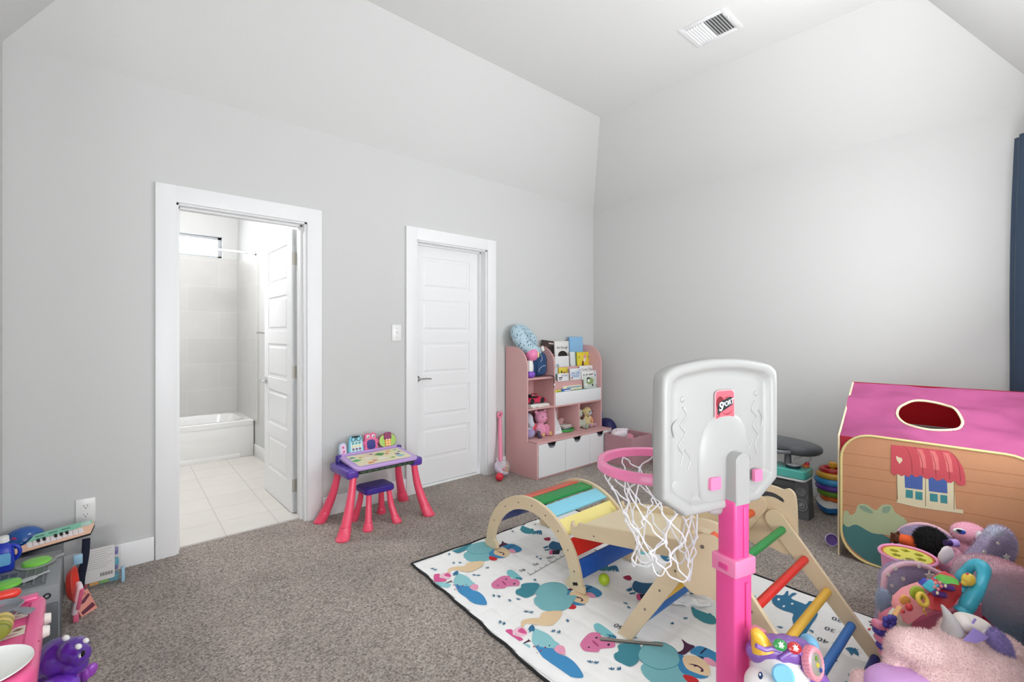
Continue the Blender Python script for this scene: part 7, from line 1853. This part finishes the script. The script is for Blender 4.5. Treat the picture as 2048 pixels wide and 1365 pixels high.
mb = MB(P('white_pink_plastic', '#efd8e0', **PLA)); mb.box((-4.266, -0.50, 0.105), (0.022, 0.05, 0.14), rot=(0.25, 0.1, 0.2), bev=0.010, seg=3); c_ = build(mb, 'case', t)
mb = MB(P('phone_rose', '#e0668a', **PLA)); mb.box((-4.257, -0.512, 0.11), (0.016, 0.036, 0.10), rot=(0.25, 0.1, 0.2), bev=0.006); build(mb, 'screen', c_); mb = MB(P('phone_rose', '#e0668a')); mb.box((-4.268, -0.49, 0.020), (0.02, 0.03, 0.038), bev=0.004); build(mb, 'foot', c_)
t = thing('picture_card', 'coral and maroon illustrated card leaning on the carpet beside the grey stove', 'card', (-4.235, -0.42, 0))
CM = RM((-4.240, -0.425, 0.045), (1.05, 0, 0.75))
mb = MB(P('coral_card', '#dc9080', rough=.5), CM); mb.box((0, 0, 0), (0.075, 0.10, 0.002)); cc = build(mb, 'card', t)
mb = MB(P('maroon_ink', '#5e1f38', rough=.5), CM); mb.patch([(-.03, -.045), (.035, -.035), (.03, -.015), (-.03, -.03)], z=0.0014); mb.patch([(-.033, .0), (.0, .0), (.035, .02), (.03, .03), (-.01, .012), (-.033, .012)], z=0.0014); mb.text('Hoppy', 0.016, RM((0.0, 0.038, 0.0014))); build(mb, 'artwork', cc, ang=180)

# clear container with blocks
t = thing('block_container', 'clear plastic backpack container of building blocks with white label, under the outlet', 'container', (-4.185, -0.12, 0))
mb = MB(P('clear_vinyl', '#eef2f4', rough=0.08, alpha=0.07, bump=(8, .15))); mb.prism([(p[0], p[1]) for p in rrect(0.172, 0.262, 0.035, 5, -4.185, 0.134)], -0.012, 0.0, Matrix(((1, 0, 0, 0), (0, 0, 1, -0.175), (0, 1, 0, 0), (0, 0, 0, 1))) )
mb = MB(P('clear_vinyl', '#eef2f4'))
CXZ = Matrix(((1, 0, 0, 0), (0, 0, 1, 0), (0, 1, 0, 0), (0, 0, 0, 1)))
mb.prism(rrect(0.172, 0.262, 0.035, 5, -4.185, 0.134), -0.190, -0.050, CXZ, bev=0.004); mb.prism(rrect(0.166, 0.256, 0.033, 5, -4.185, 0.134), -0.187, -0.053, CXZ, bev=0.004); build(mb, 'shell', t, ang=40)
rnd = random.Random(9)
bc_ = ['#d8333a', '#e8a02c', '#6bb52e', '#2f9ab0', '#4b6fd0', '#d84a80', '#e8722c', '#5a3f9a']
blk = {}
bn_ = ['red', 'amber', 'green', 'teal', 'blue', 'pink', 'orange', 'purple']
for k in range(16):
    c_ = bc_[k % 8]; x = -4.245 + 0.04 * (k % 4); y = -0.155 + 0.045 * ((k // 4) % 2); z = 0.025 + 0.038 * (k // 4)
    tag(build(MB(P('block_' + c_[1:], c_, **PLA)).box((x, y, z), (0.036, 0.038, 0.030), rot=(rnd.uniform(-.15, .15), 0, rnd.uniform(-.15, .15)), bev=0.003), 'toy_block'),
        '%s %s building block inside the clear container under the outlet' % ('lower' if k < 8 else 'upper', bn_[k % 8]), 'toy block', 'building blocks inside the clear container')
mb = MB(P('pale_label', '#d8d5d2', rough=.6)); LM_ = RM((-4.182, -0.1915, 0.118), (PI / 2, 0, 0)); mb.prism(rrect(0.115, 0.165, 0.008, 4), 0, 0.001, LM_); lb = build(mb, 'label', t)
mb = MB(P('label_print', '#8d8a88', rough=.6), LM_)
for k in range(9): mb.patch([(-.05, .072 - k * .011), (.048 - .01 * (k % 3), .072 - k * .011), (.048 - .01 * (k % 3), .0705 - k * .011), (-.05, .0705 - k * .011)], z=0.0013)
mb.m(P('barcode_black', '#222222', rough=.6))
for k in range(14): x = 0.002 + k * 0.0035; mb.patch([(x, -.045), (x + .0016 + .0008 * (k % 3 == 0), -.045), (x + .0016 + .0008 * (k % 3 == 0), -.062), (x, -.062)], z=0.0013)
build(mb, 'label_print', lb, ang=180)
mb = MB(P('navy_webbing', '#141a30', rough=.9, bump=(300, .4))); mb.tube(catmull([(-4.232, -0.197, 0.262), (-4.236, -0.203, 0.18), (-4.250, -0.205, 0.08), (-4.255, -0.210, 0.012)], 5, False), 0.0045, seg=8, flat=3.4); build(mb, 'strap', t, label='navy strap')
mb = MB(P('pale_blue_tab', '#9cc4dc', **PLA)); mb.box((-4.092, -0.19, 0.040), (0.014, 0.03, 0.075), bev=0.004); mb.box((-4.262, -0.255, 0.19), (0.034, 0.02, 0.045), bev=0.004); build(mb, 'buckle', t)

# toy keyboard resting on the stove and the container
t = thing('toy_keyboard', 'pastel mint and peach toy keyboard resting on the grey stove and clear container', 'toy keyboard', (-4.34, -0.215, 0.266))
a_ = Vector((-4.475, -0.262, 0.268)); b_ = Vector((-4.205, -0.228, 0.285))
KM = face_m((a_ + b_) / 2, b_ - a_, Vector((0.0, 0.085, 0.042)))
mb = MB(black_m); kbp = [(-.137, 0.0), (.125, 0.0), (.148, .05), (.148, .082), (.10, .09), (-.06, .09), (-.095, .045), (-.137, .03)]; mb.prism(kbp, 0.0, 0.010, KM, bev=0.001); build(mb, 'underside', t)
mb = MB(P('peach_plastic', '#ecc0a4', **PLA)); mb.prism([(p[0] * .99, p[1] + .0005) for p in kbp], 0.010, 0.017, KM, bev=0.002); fc = build(mb, 'case', t)
mb = MB(P('mint_plastic', '#84c6ac', **PLA)); mb.prism([(-.088, .050), (.075, .050), (.10, .055), (.142, .058), (.142, .080), (.10, .087), (-.058, .087)], 0.0172, 0.020, KM, bev=0.001); build(mb, 'control_panel', fc, label='mint control panel')
mb = MB(P('grey_button_bar', '#5f8f7c', rough=.4), KM)
for x in (-.045, .0, .045): mb.box((x, .068, .0208), (.03, .008, .0025), bev=.001)
build(mb, 'button_bar', fc)
for k in range(10):
    mb = MB(P('key_white', '#e9dfe0', rough=.3)); mb.box((-.082 + k * .0195, .030, .0185), (.0178, .034, .004), M=KM, bev=.001); build(mb, 'white_key', fc)
for k in (1, 2, 4, 5, 6):
    mb = MB(black_m); mb.box((-.072 + k * .0195, .040, .0215), (.011, .020, .004), M=KM, bev=.001); build(mb, 'black_key', fc)
mb = MB(P('dial_mint', '#b9d4cc', **PLA)); mb.lathe([(.020, .0175), (.020, .0215), (.015, .0225)], (.118, .066, 0), M=KM, seg=24, sy=.7); build(mb, 'dial', fc)
t = thing('rattle_ball', 'royal blue ball with mushroom and star prints behind the toy keyboard', 'ball', (-4.46, -0.115, 0.222))
bq = Vector((-4.450, -0.098, 0.2855))
mb = MB(P('royal_blue_ball', '#1f5aa8', rough=.25, coat=.3, bump=(20, .02))); mb.ell(bq, (.075, .062, .0635), seg=32); bl = build(mb, 'ball', t)
def onb(px, dz):
    d_ = Vector((px, -1.0, dz)).normalized(); return bq + Vector((d_.x * .075, d_.y * .062, d_.z * .0635)), d_
for px, dz, c_, r in ((0.85, 0.12, '#c8284a', .016), (0.6, -.3, '#e0c98a', .009), (-.55, .55, '#c8407a', .011), (-.2, -.5, '#d0a43c', .009), (.35, .75, '#dfe6ee', .006), (-.1, .1, '#6aa0d8', .006)):
    p_, d_ = onb(px, dz); mb = MB(P('print_' + c_[1:], c_, rough=.3)); mb.prism(circ(r, 14), 0, .0012, face_m(p_ - d_ * .0005, d_.cross(Vector((0, 0, 1))), Vector((0, 0, 1)))); build(mb, 'print', bl)
t = thing('toy_jug', 'small blue toy detergent jug with white cap on the grey stove', 'toy jug', (-4.493, -0.395, 0.263))
jb = P('cobalt_jug', '#2038b8', **PLA)
mb = MB(jb); mb.loft([[(-4.493 + x, -0.395 + y, z) for x, y in rrect(w, w * .8, w * .3, 5)] for w, z in ((.056, .2635), (.064, .270), (.068, .31), (.062, .345), (.045, .368), (.026, .376), (.024, .385))]); jg = build(mb, 'bottle', t)
mb = MB(jb); mb.tube(catmull([(-4.478, -.395, .368), (-4.455, -.40, .360), (-4.445, -.402, .337), (-4.452, -.40, .312), (-4.464, -.395, .302)], 5, False), .007, seg=10); build(mb, 'handle', jg)
mb = MB(white_pl); mb.cyl((-4.493, -.395, .384), (-4.493, -.395, .410), .017, .015, seg=20, bev=.002); build(mb, 'cap', t)
mb = MB(P('pale_blue_label', '#6fb4e0', rough=.4)); mb.prism(rrect(.038, .05, .008, 4), 0, .001, RM((-4.490, -.4230, .318), (PI / 2, 0, 0))); build(mb, 'label', jg)

# pink play table
pkp = P('play_table_pink', '#ea5c94', **PLA)
t = thing('play_table', 'hot pink moulded play table with white sink plate in the bottom left corner', 'play table', (-4.6, -1.47, 0))
TX0, TX1, TY0, TY1, TZ = -4.86, -4.333, -1.725, -1.215, 0.45
mb = MB(pkp); tp = rrect(TX1 - TX0, TY1 - TY0, 0.055, 7, (TX0 + TX1) / 2, (TY0 + TY1) / 2)
def tr_(d, z): 
    cx_, cy_ = (TX0 + TX1) / 2, (TY0 + TY1) / 2
    return [(x, y, z) for x, y in rrect(TX1 - TX0 - 2 * d, TY1 - TY0 - 2 * d, max(0.01, 0.055 - d * .5), 7, cx_, cy_)]
mb.loft([tr_(.03, .385), tr_(.006, .39), tr_(0, .40), tr_(0, .438), tr_(.004, .446), tr_(.012, .45), tr_(.030, .45), tr_(.036, .445)]); tb = build(mb, 'table_top', t)
mb = MB(pkp); mb.box((-4.40, -1.25, .452), (.10, .035, .012), bev=.005); build(mb, 'back_ridge', tb)
mb = MB(P('seam_pink', '#b8386c', rough=.5)); mb.box((-4.42, -1.545, .4455), (.17, .003, .003)); build(mb, 'seam', tb)
mb = MB(white_pl); mb.lathe([(.004, .449), (.055, .449), (.088, .456), (.096, .461), (.097, .458), (.06, .4465), (.004, .4465)], (-4.437, -1.632, 0), seg=48); build(mb, 'sink_plate', t, label='white round plate')
for y in (-1.372, -1.452):
    mb = MB(P('ivory_knob', '#e6dcd6', **PLA)); mb.cyl((-4.334, y, .425), (-4.318, y, .425), .017, .014, seg=16, bev=.002); build(mb, 'side_knob', t)
for y in (-1.345, -1.455):
    mb = MB(P('sticker_cream', '#e4dccb', rough=.5), RM((-4.39, y, .4462), (0, 0, .35)))
    mb.patch([(p.x, p.y) for p in catmull([(a, b, 0) for a, b in [(-.05, -.012), (-.02, .008), (.0, .022), (.018, .030), (.034, .020), (.040, .0), (.030, -.020), (.008, -.026), (-.015, -.018)]], 3)])
    mb.m(P('sticker_brown', '#8a5a50', rough=.5)); mb.patch([(.0, .012), (.014, .02), (.024, .008), (.012, .002)], z=.0004); mb.m(P('sticker_pink', '#d8a0a8', rough=.5)); mb.patch([(-.02, .0), (.0, .0), (.008, -.012), (-.01, -.012)], z=.0004)
    build(mb, 'sticker', tb, ang=180)
mb = MB(P('cyan_blue_plastic', '#2f9fd0', **PLA)); mb.box((-4.352, -1.60, .29), (.012, .20, .19), rot=(0, 0.12, 0), bev=.004); build(mb, 'side_apron', t, label='bright blue side apron')
for x, y in ((-4.41, -1.68), (-4.41, -1.30), (-4.82, -1.68), (-4.82, -1.26)):
    mb = MB(pkp); mb.cyl((x, y, .001), (x, y, .39), .018, .022, seg=16); build(mb, 'leg', t)
t = thing('frying_pan', 'grey toy frying pan on the pink play table', 'frying pan', (-4.425, -1.30, .451))
pg_ = P('pan_slate', '#7d8288', rough=.4)
mb = MB(pg_); mb.lathe([(.004, .4515), (.040, .4515), (.050, .466), (.053, .468), (.050, .470), (.040, .456), (.004, .455)], (-4.430, -1.305, 0), seg=36); build(mb, 'pan', t)
mb = MB(pg_); mb.tube(catmull([(-4.395, -1.34, .466), (-4.380, -1.362, .468), (-4.362, -1.388, .468)], 4, False), .010, seg=10, flat=.5, radii=[.008 + .0008 * k for k in range(9)]); build(mb, 'handle', t)
t = thing('toy_pepper', 'red toy food piece lying at the back of the pink play table', 'toy food', (-4.41, -1.235, .459))
mb = MB(P('tomato_red_plastic', '#dd3a2c')); mb.ell((-4.423, -1.232, .4735), (.035, .018, .013), seg=20, e=.7); build(mb, 'pod', t)
t = thing('toy_jar', 'striped olive and honey toy jar lying on the pink play table', 'toy jar', (-4.41, -1.47, .451))
for k, (c_, r) in enumerate((('#b8a24a', .020), ('#d0b45c', .024), ('#9a8f3a', .024), ('#c8ab50', .024), ('#8a8a34', .023), ('#7f8430', .019))):
    mb = MB(P('jar_' + c_[1:], c_, **PLA)); p0 = Vector((-4.412, -1.415 - k * .014, .4765)); mb.cyl(p0, p0 + Vector((-.001, -.0135, 0)), r, r, seg=22, bev=.002); build(mb, 'band', t)
# purple dinosaur
t = thing('dinosaur_toy', 'glossy purple toy dinosaur with small white horns on the carpet at lower left', 'toy dinosaur', (-4.285, -1.27, 0))
dp = P('glossy_violet', '#5a2a9a', rough=.22, coat=.5, bump=(40, .01)); TD = 1.50
mb = MB(dp)
for px, py, dt, r in ((120, 1315, 0, (.058, .055, .058)), (105, 1320, .0, (.05, .05, .052)), (148, 1300, -.02, (.038, .04, .036)), (160, 1310, -.03, (.028, .03, .030)), (105, 1290, .01, (.020, .03, .014)), (150, 1330, -.01, (.035, .035, .03))): mb.ell(K(px, py, TD + dt), r, rot=(0, 0, VR), seg=20)
q = K(112, 1360, TD); mb.ell((q.x, q.y, .075), (.062, .058, .072), seg=22); mb.ell((q.x, q.y, .14), (.045, .045, .05), seg=20)
mb.ell(K(86, 1372, TD), (.03, .03, .04), seg=16); mb.ell((q.x + .03, q.y - .05, .02), (.025, .035, .02), seg=16); mb.ell((q.x - .04, q.y - .04, .02), (.025, .035, .02), seg=16)
build(mb, 'body', t, remesh=.005)
for px, py, dt, r in ((132, 1277, -.02, .011), (172, 1282, -.04, .009), (157, 1294, -.060, .010)):
    mb = MB(white_pl); mb.ell(K(px, py, TD + dt), (r, r * .7, r * .8), rot=(0, .4, VR), seg=14); build(mb, 'horn', t, label='white horn')
mb = MB(black_m); mb.ell(K(166, 1308, TD - .062), (.006, .004, .011), rot=(0, .3, VR), seg=14); ey = build(mb, 'eye', t)
mb = MB(white_pl); mb.ell(K(161, 1312, TD - .0635), (.004, .002, .009), rot=(0, .5, VR), seg=12); build(mb, 'eye_white', ey)
mb = MB(P('bright_violet', '#7a3cc8', rough=.22, coat=.5)); q = K(120, 1372, TD - .05); mb.ell(q, (.055, .035, .03), rot=(0, 0, VR), seg=20); build(mb, 'chest', t, label='bright violet chest')
t = thing('toy_flower', 'purple plastic toy flower on the carpet beside the purple dinosaur', 'toy flower', (K(165, 1360, 1.62).x, K(165, 1360, 1.62).y, 0))
q = Vector((K(165, 1360, 1.62).x, K(165, 1360, 1.62).y, 0)); z_ = K(165, 1348, 1.62).z
mb = MB(P('orchid_plastic', '#a04cc0', **PLA))
for k in range(5):
    a = 2 * PI * k / 5; mb.ell((q.x + .020 * math.cos(a), q.y + .020 * math.sin(a), z_), (.018, .010, .026), rot=(0, .5, a), seg=14)
build(mb, 'petals', t)
mb = MB(P('dark_teal_plastic', '#1c3c44', **PLA)); mb.cyl((q.x, q.y, .001), (q.x, q.y, z_), .014, .012, seg=12); build(mb, 'stem', t)

# loose things on the mat
t = thing('muslin_cloth', 'crumpled white cloth lying on the play mat under the climbing triangle', 'cloth', (-2.165, -2.245, MZ))
mb = MB(P('white_muslin', '#eeedea', rough=0.95, bump=(120, .4)))
mb.ell((-2.165, -2.245, MZ + 0.016), (0.095, 0.040, 0.018), rot=(0, 0, -1.0), seg=40); mb.ell((-2.13, -2.19, MZ + 0.022), (0.05, 0.03, 0.022), rot=(0, 0, 0.4), seg=30)
build(mb, 'cloth', t, noise=(32, 0.020), ang=180)
t = thing('thin_board', 'thin grey strip of board lying under the near foot of the climbing triangle', 'board', (-2.60, -2.22, MZ + 0.004))
mb = MB(P('grey_board', '#8a857e', rough=.6)); mb.box((-2.600, -2.225, MZ + 0.0045), (0.25, 0.013, 0.003), rot=(0, 0, -0.89), bev=0.001); build(mb, 'cover', t)
mb = MB(P('dark_edge', '#4a4440', rough=.6)); mb.box((-2.601, -2.226, MZ + 0.0025), (0.244, 0.018, 0.0012), rot=(0, 0, -0.89)); build(mb, 'pages', t)
